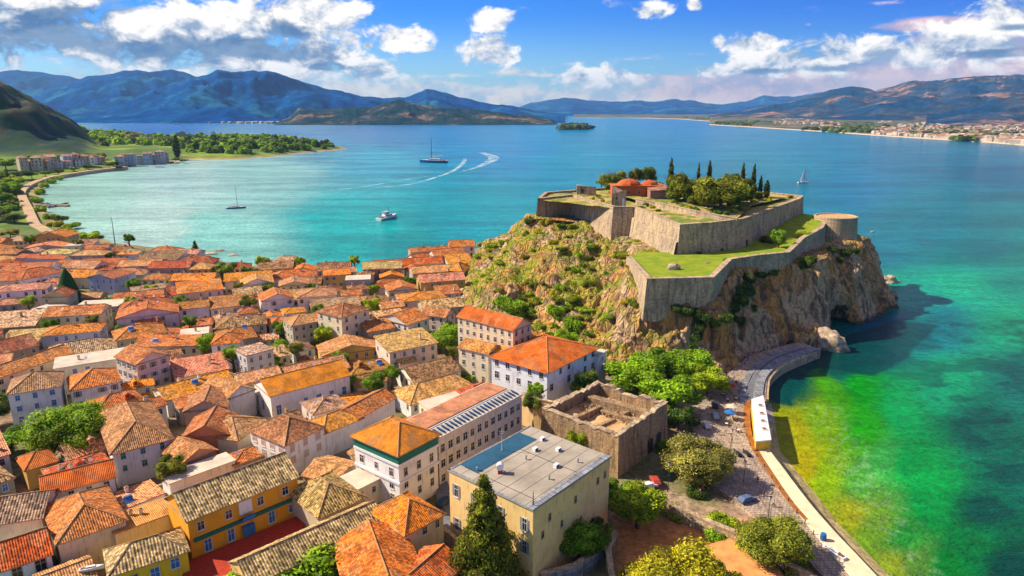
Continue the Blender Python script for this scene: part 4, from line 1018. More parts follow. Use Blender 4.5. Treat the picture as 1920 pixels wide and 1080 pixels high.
H('white walled house with a clean red orange roof in the middle of the town', (396,645), (449,641), 14.6, 9, 'hip', 'v', 2.2, (.74,.20,.03), 'white', rows=1, skip=0.4, group=HN)
H('long white house with a smooth bright orange roof and blue doors', (507,741), (655,702), 14, 12.5, 'gable', 'u', 2.8, (.80,.27,.01), 'white', rows=1, zoff=-3.2, win='bluedoor', colgap=3.4, wsize=1.25, skip=0.15, rm='smooth_roof', group=HN)
H('white house with a pyramid roof of dark striped tiles and peach shutters', (534,833), (607,799), 14, 13.5, 'hip', 'v', 3.2, (.50,.20,.08), 'white', rows=2, win='peach', colgap=3.2, wsize=1.3, skip=0, group=HN)
H('cream house with a striped sandy hipped roof beside the peach shuttered house', (445,824), (500,784), 12.2, 12, 'hip', 'v', 2.6, (.58,.30,.12), 'cream', rows=0, group=HN)
H('pale beige flat roof directly behind the ochre house', (318,908), (440,864), 11.2, 5, 'flat', 'u', 1, (.6,.5,.4), 'white', rows=0, slabmat='slabpale', group=HN)
H('pink walled low house with a two part orange roof behind the pale flat roof', (340,868), (405,842), 12, 9, 'gable', 'v', 2.0, (.68,.26,.08), (.62,.32,.2), rows=0, group=HN)
H('house with a dark ridged terracotta gable between the long brown roof and the cream house', (342,818), (428,812), 13, 11, 'gable', 'v', 2.6, (.54,.17,.05), (.6,.22,.1), rows=0, group=HN)
H('brown tiled gable adjoining the back of the dark ridged terracotta roof', (345,770), (424,762), 13, 10, 'gable', 'v', 2.4, (.48,.20,.08), 'beige', rows=0, group=HN)
H('white gabled house with a small oval window and half brown half orange roof', (425,747), (477,728), 13.2, 13, 'gable', 'v', 2.4, (.62,.26,.08), 'white', rows=1, skip=0.6, group=HN)
# --- centre foreground
gp = H('white corner building with a dark green top band and an orange pyramid roof', (746,849), (819,811), 19, 14.5, 'hip', 'v', 3.2, (.82,.27,.02), 'white', zg=3.5, rows=3, zoff=-3.6, colgap=3.9, wsize=1.15, skip=0, rm='smooth_roof', group=HN, over=0.8)
t, u, v, w, d, h_ = gp
mb = MB(); z0 = h_ - 2.9
for (cx_, cy_, sx_, sy_) in ((0, -d / 2 - .04, w + .16, .08), (w / 2 + .04, 0, .08, d), (-w / 2 - .04, 0, .08, d)): mb.box((cx_, cy_, h_ - 1.5), (sx_, sy_, 2.6), 'green')
mb.build('band', t)
mb = MB()
for zc in (h_ - 3.1, h_ - 7.4):
    for (cx_, cy_, sx_, sy_) in ((0, -d / 2 - .15, w + .6, .3), (w / 2 + .15, 0, .3, d), (-w / 2 - .15, 0, .3, d)): mb.box((cx_, cy_, zc), (sx_, sy_, .55), 'white')
mb.build('cornice', t)
mu = H('long white arcaded building with a pink flat roof and rows of slanted skylights', (822,822), (977,741), 16.8, 12.5, 'flat', 'u', 1, (.56,.25,.14), (.70,.60,.50), zg=3.4, rows=3, colgap=2.55, wsize=1.35, skip=0, zoff=-1.3, slabmat='slabpale', group=HN, rowgap=3.8)
t, u, v, w, d, h_ = mu
mb = MB(); mb.box((0, 1.6, h_ + 0.9), (w - 1, d - 5.5, 0.25), 'smooth_roof'); mb.box((0, 1.6, h_ + 0.5), (w - 0.4, d - 4.6, 0.6), 'white'); o = mb.build('roof_deck', t, color=(.62, .25, .12))
mb = MB(); mb.face([(-w / 2, -d / 2 - .2, h_ + .1), (w / 2, -d / 2 - .2, h_ + .1), (w / 2, -d / 2 + 3.1, h_ + 1.05), (-w / 2, -d / 2 + 3.1, h_ + 1.05)], 'frame'); o = mb.build('roof_slope', t)
sky_m = MB(); sky_m.box((0, 0, 0), (0.75, 2.1, 0.22), 'dark'); sky_m.box((0, 0, 0.125), (0.6, 1.9, 0.04), 'blue'); SKM = sky_m.mesh('skylight')
for k in range(22):
    o = link('skylight', SKM, t, (-w / 2 + 1.0 + k * (w - 2) / 21, -d / 2 + 1.5, h_ + 0.85)); o.rotation_euler = (0.3, 0.35, 0.25)
mb = MB()
for zc in (h_ - 0.1, h_ - 4.0, h_ - 7.9): mb.box((0, -d / 2 - 0.15, zc), (w + 0.2, 0.3, 0.3), 'frame')
for k in range(13): mb.box((-w / 2 + k * w / 12, -d / 2 - .08, h_ / 2 - 0.4), (0.35, 0.16, h_ - 0.9), 'frame')
mb.build('cornice', t)
cb_ = H('large cream apartment block with a flat grey roof and an ochre side', (845,877), (1000,957), 20, 5, 'flat', zg=2.8) if False else None
# big flat-roofed block built from its two seen sides
A = P(1000, 957, 20); B = P(1147, 856, 20); C_ = P(845, 877, 20)
u = Vector((B.x - A.x, B.y - A.y)); w = u.length; u.normalize(); v = Vector((-u.y, u.x)); d = Vector((C_.x - A.x, C_.y - A.y)).dot(v)
c = Vector((A.x, A.y)) + u * w / 2 + v * d / 2; FOOT.append(corners(c, u, w, d, 0.5))
t = build_house('apartment_block', c, u, w - 0.5, d - 0.5, 2.8, 19.7, 'flat', 'u', 1, (.4, .36, .3), (.88, .60, .24), 'large cream apartment block with a flat grey roof and an ochre side', cat='building', rows=0, slabmat='slab', group=None)
h_ = 16.9
for s, z in ((-.40, 12.5), (-.12, 12.2), (.10, 12.6), (.32, 12.4)):
    pass
for s, z in ((-.38, 10.5), (-.30, 13.2), (0.02, 13.0), (.32, 13.6), (.42, 13.9), (-.15, 9.8)):
    o = link('window', WM['dark'], t, (s * w, -d / 2 + 0.24, z)); o.scale = (0.75, 1, 0.95)
for s in (-.40, -.17, .13, .40):
    for z in (13.2, 5.6) if s < 0.2 else (13.2, 8.5):
        o = link('window', WM['shut'], t, (-w / 2 + 0.24, -s * d, z)); o.rotation_euler = (0, 0, -math.pi / 2); o.scale = (1.0, 1, 1.7)
mb = MB(); mb.box((0, -d / 2 + .9, h_ + .32), (w + .1, 1.6, .12), 'quay'); mb.box((-w / 2 + .3, 0, h_ + .3), (.5, d, .1), 'quay'); mb.box((0, d / 2 - .3, h_ + .3), (w, .5, .1), 'quay')
mb.tube([(-w / 2 + 3, -d / 2 + 2, h_ + .27), (-w / 2 + 3, d / 2 - 2, h_ + .27)], [.05, .05], 'dark', 4); mb.box((w * .12, 0, h_ + .26), (.12, d - 2, .05), 'dark'); mb.build('parapet', t)
mb = MB(); mb.box((w * -.02, d * .36, h_ + .285), (w * .72, d * .22, .08), 'slabblue'); mb.build('terrace', t)  # flat blue patch over the back of the roof
mb = MB(); mb.tube([(-w * .5 + 1.2, -d * .5 + 1.0, h_ + .2), (-w * .5 + 1.2, -d * .5 + 1.0, h_ + 3.4)], [.14, .03], 'dark', 5)
for k in range(4): mb.box((-w * .5 + 1.2, -d * .5 + 1.0, h_ + 1.0 + k * .6), (.9 - k * .18, .05, .05), 'dark', rz=k * .8)
mb.build('antenna', t)
for (a_, b_) in ((.18, .12), (.30, -.05), (.08, -.22), (.36, .2)):
    mb = MB(); mb.box((a_ * w, b_ * d, h_ + .6), (1.1, .8, .75), 'white'); mb.box((a_ * w, b_ * d - .41, h_ + .6), (.7, .04, .5), 'dark'); mb.build('cooling_unit', t)
for (a_, b_) in ((-.1, -.3), (.25, -.32), (-.36, .28), (.02, .08)):
    mb = MB(); mb.tube([(a_ * w, b_ * d, h_ + .2), (a_ * w, b_ * d, h_ + 1.0)], [.16, .16], 'grey', 8); mb.tube([(a_ * w, b_ * d, h_ + 1.0), (a_ * w, b_ * d, h_ + 1.15)], [.3, .1], 'grey', 8); mb.build('vent', t)
mb = MB()
for k in range(6): mb.box((0, (-.4 + .15 * k) * d, h_ + .245), (w - 1, .07, .03), 'dark')
mb.build('seam', t)
sd_ = thing('water_tank', 'white round tank on a short base on the flat grey roof', 'water tank', (c.x + u.x * (-w * .27) + v.x * (d * .10), c.y + u.y * (-w * .27) + v.y * (d * .10), 19.95))
mb = MB(); mb.tube([(0, -.6, 1.5), (0, .6, 1.5)], [.7, .7], 'white', 14); mb.build('tank', sd_, smooth=False)
mb = MB(); mb.box((0, 0, .5), (.9, 1.0, 1.0), 'red'); mb.tube([(.4, 0, .5), (1.1, .2, .2)], [.1, .1], 'blue', 6); mb.build('base', sd_)
pole = thing('antenna_mast', 'thin white mast standing on the blue patch of the flat roof', 'mast', (c.x + v.x * d * .36, c.y + v.y * d * .36, 19.95))
mb = MB(); mb.tube([(0, 0, 0), (0, 0, 5)], [.07, .04], 'white', 6); mb.box((0, 0, .1), (.4, .4, .2), 'grey'); mb.build('pole', pole); mb = MB(); mb.box((0, 0, 4.4), (1.2, .05, .05), 'white'); mb.box((0, 0, 4.0), (.8, .05, .05), 'white'); mb.build('aerial', pole)
# villa
vl = H('white villa with a wide red and orange hipped roof above the stone ruin', (1026,696), (1119,650), 17, 21, 'hip', 'v', 4.6, (.80,.17,.015), (.78,.80,.82), zg=5.5, rows=2, colgap=4.2, wsize=1.35, skip=0.1, rm='smooth_roof', group=None, over=0.9, rowgap=4.0)
t, u, v, w, d, h_ = vl
ex = H('white annex with a peach terrace roof on the shaded side of the villa', (1122,668), (1137,658), 14.5, 12, 'flat', 'u', 1, (.7,.6,.5), (.72,.78,.84), zg=5.5, rows=2, slabmat='slabpale')
wg = H('white glazed wing with an orange roof on the left of the villa', (918,664), (972,683), 15.2, 9, 'shed', 'u', 2.6, (.80,.33,.03), (.74,.74,.76), zg=5.5, rows=2, colgap=2.6, wsize=1.3, skip=0, rm='smooth_roof')
H('small orange hipped extension behind the villa roof', (965,634), (1010,628), 17.5, 9, 'hip', 'u', 2.4, (.80,.32,.02), 'white', zg=5.5, rows=0, rm='smooth_roof', group=HN)
H('tall beige tenement with a red tiled roof at the foot of the hill', (858,592), (962,618), 23, 9.5, 'gable', 'u', 2.6, (.74,.16,.02), (.72,.58,.38), zg=6, rows=4, colgap=2.9, wsize=1.05, skip=0.05, rm='smooth_roof', group=None, cat='tenement', name='tenement')
H('cream annex with an orange roof in front of the beige tenement', (860,650), (915,662), 16, 8, 'gable', 'u', 1.8, (.72,.28,.06), 'cream', zg=5.5, rows=3, colgap=3, group=HN)
H('bright orange pyramid roofed house in the lane beside the flat roofed block', (759,1000), (831,961), 12.2, 11.5, 'hip', 'v', 3.2, (.84,.24,.015), (.66,.56,.46), rows=1, skip=.3, rm='roof', group=HN)
yl = H('long ochre yellow house with a mottled tan roof running to the bottom edge', (470,1094), (722,976), 10.8, 8.5, 'gable', 'u', 2.4, (.56,.40,.16), (.74,.50,.18), rows=1, colgap=5, wsize=1.5, skip=.1, win='dark', rm='old_roof', group=HN)
H('olive brown mottled hipped roof between the ochre house and the orange pyramid roof', (597,968), (684,930), 11, 14, 'hip', 'v', 3.0, (.44,.29,.09), 'beige', rows=0, rm='old_roof', group=HN)
H('small white flat terrace beside the green banded building', (664,922), (712,898), 10.5, 7, 'flat', 'u', 1, (.8,.8,.75), 'cream', rows=1, slabmat='slabpale', group=HN)
H('large orange and red tiled gable filling the bottom centre edge', (655,1128), (800,1090), 10.6, 17, 'gable', 'v', 3.4, (.80,.20,.02), 'beige', rows=0, group=HN)
H('brick red corrugated roof in the bottom centre beside the conifer', (800,1120), (868,1056), 9.8, 9, 'gable', 'u', 2.2, (.70,.14,.02), 'beige', rows=0, group=HN)
H('low sandy gabled house left of the green banded building', (628,905), (676,868), 9.6, 9, 'gable', 'v', 1.6, 'faded orange', 'beige', rows=0, group=HN)
H('orange L shaped roof on a pale wall left of the green banded building', (606,812), (680,782), 12, 9, 'hip', 'u', 2.2, (.78,.32,.04), 'white', rows=0, group=HN)
H('terracotta roof with planted terrace left of the pink flat roof', (672,812-30), (740,745), 12.5, 8, 'gable', 'u', 1.8, 'terracotta', 'white', rows=0, group=HN)
# --- middle distance landmarks
H('large cream apartment house with a broken red brown roof in the middle of the town', (640,594), (692,578), 19.5, 13, 'hip', 'v', 2.6, (.46,.16,.06), 'cream', rows=4, colgap=3.4, skip=.05, group=HN)
H('white mansion with an orange gabled roof left of the two round trees', (710,594), (765,608), 14.5, 11, 'gable', 'v', 2.6, (.72,.22,.04), (.72,.68,.62), rows=3, skip=.1, group=HN)
H('pinkish terrace house right of the white mansion', (790,588), (834,594), 13.5, 8, 'gable', 'u', 2, (.62,.22,.07), 'pinkish', rows=2, group=HN)
H('beige block with stacked balconies left of the cream apartment house', (548,610), (602,600), 15.5, 10, 'hip', 'u', 2.2, (.66,.32,.12), (.5,.42,.3), rows=3, colgap=2.6, skip=0, group=HN)
H('grey white block with long balconies right of the clean red orange roof', (462,668), (512,655), 14.5, 9, 'flat', 'u', 1, (.5,.3,.2), (.62,.58,.54), rows=3, colgap=2.6, skip=.1, slabmat='old_roof', group=HN)
H('pale grey shed like block below the brown headland houses', (648,526), (694,524), 13, 9, 'flat', 'u', 1, (.5,.4,.34), (.45,.42,.42), rows=0, slabmat='slabpale', group=HN)
H('red roofed long house on the waterfront right of the bay', (700,500), (830,492), 12, 9, 'gable', 'u', 2.4, (.74,.14,.02), 'white', rows=1, group=HN)
H('bright orange steep roof at the foot of the green hill', (838,505), (866,508), 14, 10, 'hip', 'v', 3, (.84,.30,.02), 'white', rows=2, group=HN)
H('first red roof on the seaward point below the hill', (776,486), (806,482), 12, 8, 'gable', 'u', 2, (.62,.16,.04), 'cream', rows=1, group=HN)
H('two tone orange roof beside the hill bushes on the seaward point', (815,480), (872,474), 12.5, 9, 'gable', 'u', 2.6, (.70,.22,.05), 'pinkish', rows=1, group=HN)
# canopy at the left
can = thing('canopy', 'cream fabric canopy on thin posts beside the dark green cone tree', 'canopy', P(90, 600, 4.6))
A_, B_, C2, D2 = [P(a, b, 9.5) - can.location for a, b in ((33,587),(78,597),(137,573),(95,568))]
mb = MB(); mb.face([A_, B_, C2, D2], 'slabpale'); e = Vector((0, 0, .35))
for a, b in ((A_, B_), (B_, C2), (C2, D2), (D2, A_)): mb.face([a - e, b - e, b, a], 'slabpale')
mb.face([D2 - e, C2 - e, B_ - e, A_ - e], 'slabpale'); mb.build('roof', can)
for q in (A_, B_, C2, D2):
    mb = MB(); q2 = q * 0.93; q2.z = q.z; mb.tube([(q2.x, q2.y, -1), (q2.x, q2.y, q.z - .3)], [.12, .12], 'dark', 6); mb.build('post', can)
cc_ = can.location; FOOT.append(corners(Vector((cc_.x, cc_.y)), Vector((1, 0)), 26, 14))

# --- fill the rest of the old town
AVOID = [(P(a, b, 4.6).xy, r) for a, b, r in ((130,845,9),(15,845,9),(20,790,7),(15,622,7),(130,570,6),(195,580,7),(225,572,6),(427,535,6),(470,530,5),(532,640,5),(522,668,5),(700,600,5),(700,572,4),(788,650,6),(828,660,8),(880,722,4),
          (520,1120,7),(910,1100,9),(420,1020,6),(500,990,6),(560,980,5),(380,1050,5),(440,1050,5),(330,1060,4),(610,975,4),(850,970,5),(250,925,5),(290,915,4),(397,618,3),(1000,800,6),(250,500,4))]
TTREES = [(58,600),(300,500),(330,520),(255,555),(345,600),(470,600),(360,640),(235,640),(300,720),(250,600),(505,560),(560,640),(610,665),(655,640),(745,640),(770,560),(640,705),(700,760),(735,730),(440,705),(390,680),(590,560),(620,540),(730,520),(180,640),(100,640),(150,480),(60,470),(245,470),(210,500),(495,515),(565,515),(665,512),(330,930),(285,560),(850,690),(410,560),(560,690),(450,560),(600,610)]
for a, b in TTREES: AVOID.append((P(a, b, 4.6).xy, 2.2))
fillpoly = px_list([(-260,540),(-60,482),(40,462),(120,456),(215,472),(300,482),(360,492),(430,508),(560,508),(640,514),(700,524),(760,498),(790,490),(880,480),(884,510),(858,560),(852,610),(850,690),(905,700),(985,745),(900,800),(835,850),(838,905),(842,1000),(868,1100),(880,1300),(-400,1300),(-400,700)], 4.6)
LAND = [((90,820),'the big round tree'),((60,545),'the white school building'),((190,530),'the pale blue house'),((85,580),'the cream canopy'),((130,540),'the dark green cone tree'),((265,790),'the long brown hipped roof'),
  ((60,770),'the balcony house'),((420,630),'the clean red orange roof'),((580,720),'the smooth bright orange roof'),((550,800),'the peach shuttered house'),((770,820),'the green banded building'),((880,780),'the arcaded building'),
  ((440,930),'the ochre house'),((660,580),'the cream apartment house'),((735,600),'the white mansion'),((805,630),'the two round trees'),((430,505),'the bayside tree clump'),((370,475),'the lone shore cypress'),((530,630),'the town centre trees'),
  ((285,690),'the tall pinkish house'),((770,495),'the long red waterfront roof'),((910,620),'the beige tenement'),((670,530),'the pale grey block'),((850,500),'the steep orange roof'),((170,990),'the big terracotta roof'),((570,590),'the balcony block'),((212,445),'the leaning pole')]
USED = set(); fr = random.Random(11); nfill = 0
SIZES = [(19, 11.5), (15, 11.5), (12, 10.5), (10.5, 9), (9, 7.5), (7, 6)]
poly_np = fillpoly
import itertools
cand = []
xs_ = [p[0] for p in fillpoly]; ys_ = [p[1] for p in fillpoly]
def placeable(c): return True
for si, (w0, d0) in enumerate(SIZES):
    tries = [900, 1500, 2600, 3600, 5200, 3500][si]
    for _ in range(tries):
        if nfill >= 185: break
        c = Vector((fr.uniform(max(-330, min(xs_)), 30), fr.uniform(105, 480)))
        cand.append((c, w0, d0))
        dist = c.y
        th = R(47 - 34 * min(1, max(0, (dist - 140) / 190)) + fr.gauss(0, 5)) + (0 if c.x > -150 else R(-8))
        w_ = w0 * fr.uniform(.9, 1.15); d_ = d0 * fr.uniform(.9, 1.15)
        px0, py0 = proj(c.x, c.y, 12.0)
        if px0 < -70 or px0 > 905 or py0 > 1110: continue
        if dist > 330 and si < 1: pass
        if sdist(np.array([c.x]), np.array([c.y]), fillpoly)[0] < 3: continue
        if py0 < 470 and px0 < 300 and fr.random() < 0.75: continue
        if any((c - a).length < r + 0.5 * min(w_, d_) for a, r in AVOID): continue
        u = Vector((math.cos(th), math.sin(th))); cs = corners(c, u, w_, d_, 0.25 if fr.random() < .3 else -0.25)
        if any(abs(f[0].x - c.x) < 45 and abs(f[0].y - c.y) < 45 and overlap(cs, f) for f in FOOT): continue
        FOOT.append(corners(c, u, w_, d_, -0.1))
        hh = fr.choice([5.5, 6.2, 6.8, 7.5, 8.2, 9.5]) - (1.5 if si >= 4 else 0)
        if dist < 190: hh = min(hh, 7.5)
        rn = fr.choices(list(ROOFC), [26, 14, 12, 20, 10, 8, 8, 3])[0]; wn = fr.choices(list(WALLC), [26, 22, 16, 5, 8, 10, 10])[0]
        rt = fr.choices(['gable', 'hip', 'shed', 'flat'], [52, 30, 9, 9 if si > 1 else 3])[0]; axr = 'u' if (w_ > d_) == (fr.random() < .8) else 'v'
        rcol = tuple(k_ * fr.uniform(.82, 1.2) for k_ in ROOFC[rn]); wcol_ = tuple(k_ * fr.uniform(.88, 1.08) for k_ in WALLC[wn])
        zg = 4.4 if c.x < -10 else 3.6
        zg = min(zg, gz_at(c.x, c.y)); ze = zg + hh
        tw = {'gable': 'gabled', 'hip': 'hipped', 'shed': 'single pitch', 'flat': 'flat'}[rt]
        szw = ['large', 'broad', 'mid sized', 'modest', 'small', 'tiny'][si]
        pxl, pyl = proj(c.x, c.y, ze)
        near_ = sorted(LAND, key=lambda L: (L[0][0] - pxl) ** 2 + ((L[0][1] - pyl) * 1.6) ** 2)
        lab = None
        for L in near_[:5]:
            dx, dy = pxl - L[0][0], (pyl - L[0][1]) * 1.6
            rel_ = ('right of' if dx > 0 else 'left of') if abs(dx) > abs(dy) else ('in front of' if dy > 0 else 'behind')
            for l_ in (f'{wn} walled house with a {rn} {tw} roof {rel_} {L[1]}', f'{szw} {wn} walled house with a {rn} {tw} roof {rel_} {L[1]}'):
                if l_ not in USED and len(l_.split()) <= 16: lab = l_; break
            if lab: break
        if lab is None: continue
        USED.add(lab)
        rmx = 'old_roof' if rn in ('tan', 'sandy', 'brown') and fr.random() < .6 else 'roof'
        rows_ = 2 if dist > 230 else None
        build_house('house', c, u, w_, d_, zg, ze, rt, axr, fr.uniform(1.5, 2.5) * min(w_, d_) / 10, rcol, wcol_, lab, group=HN, win=fr.choice(['plain', 'plain', 'shut', 'blue', 'dark', 'green']),
                    rows=rows_, rm=rmx, seed=nfill, skip=.2, chimneys=fr.choice([0, 0, 1, 1, 2]), over=fr.uniform(.3, .55), slabmat=('slabpale' if rt == 'flat' and fr.random() < .5 else None), extras=dist < 300)
        nfill += 1
print('FILL', nfill)
# ground floor terrace of red tiles before the ochre house
tp = [P(a, b, 6.2) for a, b in ((352,1052),(560,966),(600,962),(480,1062),(380,1110),(330,1110))]
poly_sheet('terrace', [tuple(p) for p in tp], M['red'], 6)

# ------------------------------------------------------------------ stone ruin
ru = thing('ruined_building', 'roofless stone ruin with thick rubble walls and orange earth inside', 'ruin', P(1160, 890, 3))
rl = ru.location
q = [P(1017,766,13.6), P(1160,818,13.6), P(1251,755,13.6), P(1121,715,13.6)]
cx_, cy_ = sum(p.x for p in q) / 4, sum(p.y for p in q) / 4
qq = []; jr_ = random.Random(4)
for i in range(4):
    a_, b_ = q[i], q[(i + 1) % 4]
    for k in range(20):
        p = a_.lerp(b_, k / 20); qq.append((p.x - rl.x + (jr_.gauss(0, .06) if k else 0), p.y - rl.y + (jr_.gauss(0, .06) if k else 0), p.z - rl.z + (jr_.choice([0, 0, .05, .12, -.15, -.1, -.35, -.6]) if k else 0) - (1.1 if i == 2 and 7 < k < 13 else 0)))
wall_run('w', qq, [-1.5] * len(qq), 1.3, 'rubble', 0.05, True, (cx_ - rl.x, cy_ - rl.y), ru)
FOOT.append([p.xy for p in q])
q2 = [(p.x + (cx_ - p.x) * .1 - rl.x, p.y + (cy_ - p.y) * .1 - rl.y, 10.3 - rl.z) for p in q]
fl = poly_sheet('earth_floor', q2, M['sand'], 2.0, bumpy=0.8, kind='x'); del fl['kind']; fl.parent = ru; fl.name = 'floor'
mb = MB()
def inq(a, b, z): 
    p = q[0] + (q[1] - q[0]) * a + (q[3] - q[0]) * b; return (p.x - rl.x, p.y - rl.y, z - rl.z)
for (a0, b0, a1, b1, hz, th) in ((.3,.05,.34,.6,11,1.2),(.34,.55,.9,.6,10.4,1.4),(.55,.1,.6,.5,10,1.0),(.1,.7,.85,.78,11.4,2.4),(.62,.62,.68,.9,10.6,1.2)):
    A = Vector(inq(a0, b0, 0)); B = Vector(inq(a1, b1, 0)); dv_ = B - A; L = dv_.xy.length
    mb.box(((A.x + B.x) / 2, (A.y + B.y) / 2, (9 + hz + .9) / 2 - rl.z), (L, th, hz - 8.1), 'rubble', rz=math.atan2(dv_.y, dv_.x))
mb.build('inner_wall', ru)
rr = random.Random(5); mb = MB()
for _ in range(260):
    a, b = rr.uniform(.1, .9), rr.uniform(.5, .92); s = rr.uniform(.25, .8); p = inq(a, b, 10.5 + rr.random() * .5)
    mb.box(p, (s, s * .8, s * .7), 'coping' if rr.random() < .5 else 'rubble', rz=rr.random() * 3, top=.7)
mb.build('rubble', ru)
uu_ = (q[2] - q[1]).normalized(); nn2 = Vector((uu_.y, -uu_.x, 0))
mb = MB()
for s in (.62, .80):
    o_ = q[1] + (q[2] - q[1]) * s + nn2 * .75
    arch = [(-1.1, 0), (1.1, 0), (1.1, 3), (.8, 3.8), (0, 4.2), (-.8, 3.8), (-1.1, 3)]
    mb.face([(o_.x + uu_.x * a - rl.x, o_.y + uu_.y * a - rl.y, b) for a, b in arch], 'dark')
mb.build('archway', ru)
# pale garden wall left of the ruin (behind the arcaded building)
gw = thing('garden_wall', 'cream garden wall joining the villa to the stone ruin', 'wall', P(1000, 770, 4))
wall_run('w', rel(W3l([(978,738,12.5),(1000,748,12.5),(1040,756,12.5),(1066,744,12.5)]), gw.location), [-1] * 4, .7, 'wall', 0.0, False, (10, 20), gw)
for ch in gw.children:
    ch.color = (.74, .50, .24, 1)
# ------------------------------------------------------------------ vegetation
def leaf_mesh(name, n, shape, leaf, seed, core=True, lobes=16):
    r_ = np.random.RandomState(seed)
    if shape == 'broad':
        a = r_.rand(lobes) * 2 * np.pi; zc = r_.uniform(-.55, .75, lobes); rad = np.sqrt(1 - (np.abs(zc) / 1.05) ** 2) * r_.uniform(.42, .84, lobes)
        C = np.stack([rad * np.cos(a), rad * np.sin(a), zc * .72], 1); S = r_.uniform(.22, .44, lobes); C = np.vstack([C, [[0, 0, 0]]]); S = np.append(S, .62)
    elif shape == 'flat':
        a = r_.rand(lobes) * 2 * np.pi; rad = np.sqrt(r_.rand(lobes)) * .7
        C = np.stack([rad * np.cos(a), rad * np.sin(a), r_.uniform(-.2, .3, lobes) * (1 - rad * .6)], 1); S = r_.uniform(.25, .38, lobes)
    elif shape == 'shrub':
        a = r_.rand(lobes) * 2 * np.pi; rad = np.sqrt(r_.rand(lobes)) * .62
        C = np.stack([rad * np.cos(a), rad * np.sin(a), r_.uniform(.15, .55, lobes) * (1.1 - rad)], 1); S = r_.uniform(.28, .46, lobes)
    elif shape == 'conifer':
        t = np.linspace(0, 1, lobes * 5); a = t * 61 + r_.rand(len(t)); rr_ = (1 - t) ** .8 * r_.uniform(.45, .8, len(t))
        C = np.stack([rr_ * np.cos(a), rr_ * np.sin(a), -1 + t * 2.0], 1); S = .10 + .26 * (1 - t) * r_.uniform(.7, 1.2, len(t))
    elif shape == 'cypress':
        t = np.linspace(0, 1, lobes * 3); a = t * 40 + r_.rand(len(t)); prof = np.sin(np.pi * np.clip(t * .86 + .12, 0, 1)) ** .7
        C = np.stack([.42 * prof * np.cos(a), .42 * prof * np.sin(a), -1 + t * 2], 1); S = .14 + .46 * prof * r_.uniform(.8, 1.1, len(t))
    w = S ** 2 / (S ** 2).sum(); k = r_.choice(len(S), n, p=w)
    dv = r_.normal(size=(n, 3)); dv /= np.linalg.norm(dv, axis=1)[:, None]
    if shape in ('conifer', 'cypress'): sc3 = np.array([1, 1, .5 if shape == 'conifer' else .35])
    else: sc3 = np.array([1, 1, .85])
    pos = C[k] + dv * (S[k] * (r_.uniform(.72, 1.06, n) + (r_.rand(n) < .12) * r_.uniform(0, .28, n)))[:, None] * sc3
    nr = dv * .9 + r_.normal(size=(n, 3)) * .45; nr /= np.linalg.norm(nr, axis=1)[:, None]
    t1 = np.cross(nr, r_.normal(size=(n, 3))); t1 /= np.linalg.norm(t1, axis=1)[:, None]; t2 = np.cross(nr, t1)
    sz = leaf * r_.uniform(.6, 1.3, n)[:, None]; el_ = 0.6
    v = np.stack([pos - t1 * sz, pos + t2 * sz * el_, pos + t1 * sz, pos - t2 * sz * el_], 1).reshape(-1, 3)
    f = np.arange(n * 4).reshape(-1, 4)
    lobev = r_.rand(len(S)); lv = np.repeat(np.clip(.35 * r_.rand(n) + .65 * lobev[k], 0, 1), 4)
    V = v.tolist(); F = f.tolist(); LV = lv.tolist()
    if core:  # dark solid lobes added inside the crown to block light
        bm = bmesh.new()
        for i in range(len(S)):
            bmesh.ops.create_icosphere(bm, subdivisions=1 if len(S) > 30 else 2, radius=float(S[i]) * .70, matrix=Matrix.Translation(C[i]) @ Matrix.Diagonal((*sc3, 1)))
        b0_ = len(V)
        for q_ in bm.verts:
            nz = 1 + .12 * mnoise.noise(q_.co * 9); V.append(tuple(q_.co * nz))
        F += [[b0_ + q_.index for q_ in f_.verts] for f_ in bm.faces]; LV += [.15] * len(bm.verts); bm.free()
    me = bpy.data.meshes.new(name); me.from_pydata(V, [], F); me.materials.append(M['leaf'])
    at_ = me.attributes.new('lv', 'FLOAT', 'POINT'); at_.data.foreach_set('value', LV); me.update(); return me
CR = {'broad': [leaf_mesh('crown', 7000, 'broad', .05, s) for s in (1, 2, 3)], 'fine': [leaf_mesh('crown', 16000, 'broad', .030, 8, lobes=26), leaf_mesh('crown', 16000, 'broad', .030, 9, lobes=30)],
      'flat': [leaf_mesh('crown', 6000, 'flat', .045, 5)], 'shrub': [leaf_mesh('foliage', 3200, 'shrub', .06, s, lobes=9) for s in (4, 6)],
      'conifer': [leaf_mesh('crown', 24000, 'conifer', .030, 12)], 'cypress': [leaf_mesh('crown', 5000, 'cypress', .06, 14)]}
def trunk_mesh(seed):
    r_ = random.Random(seed); mb = MB()
    mb.tube([(0, 0, -.06), (.01, .0, .25), (.02, .02, .5), (.0, .03, .75)], [.055, .042, .034, .02], 'bark', 8)
    for k in range(6):
        a = k * 1.05 + r_.random(); z0 = .32 + .06 * k
        mb.tube([(.01, .01, z0), (.16 * math.cos(a), .16 * math.sin(a), z0 + .13), (.34 * math.cos(a), .34 * math.sin(a), z0 + .24)], [.022, .015, .006], 'bark', 5)
    return mb.mesh('trunk')
TRM = [trunk_mesh(k) for k in range(2)]
tr_r = random.Random(31)
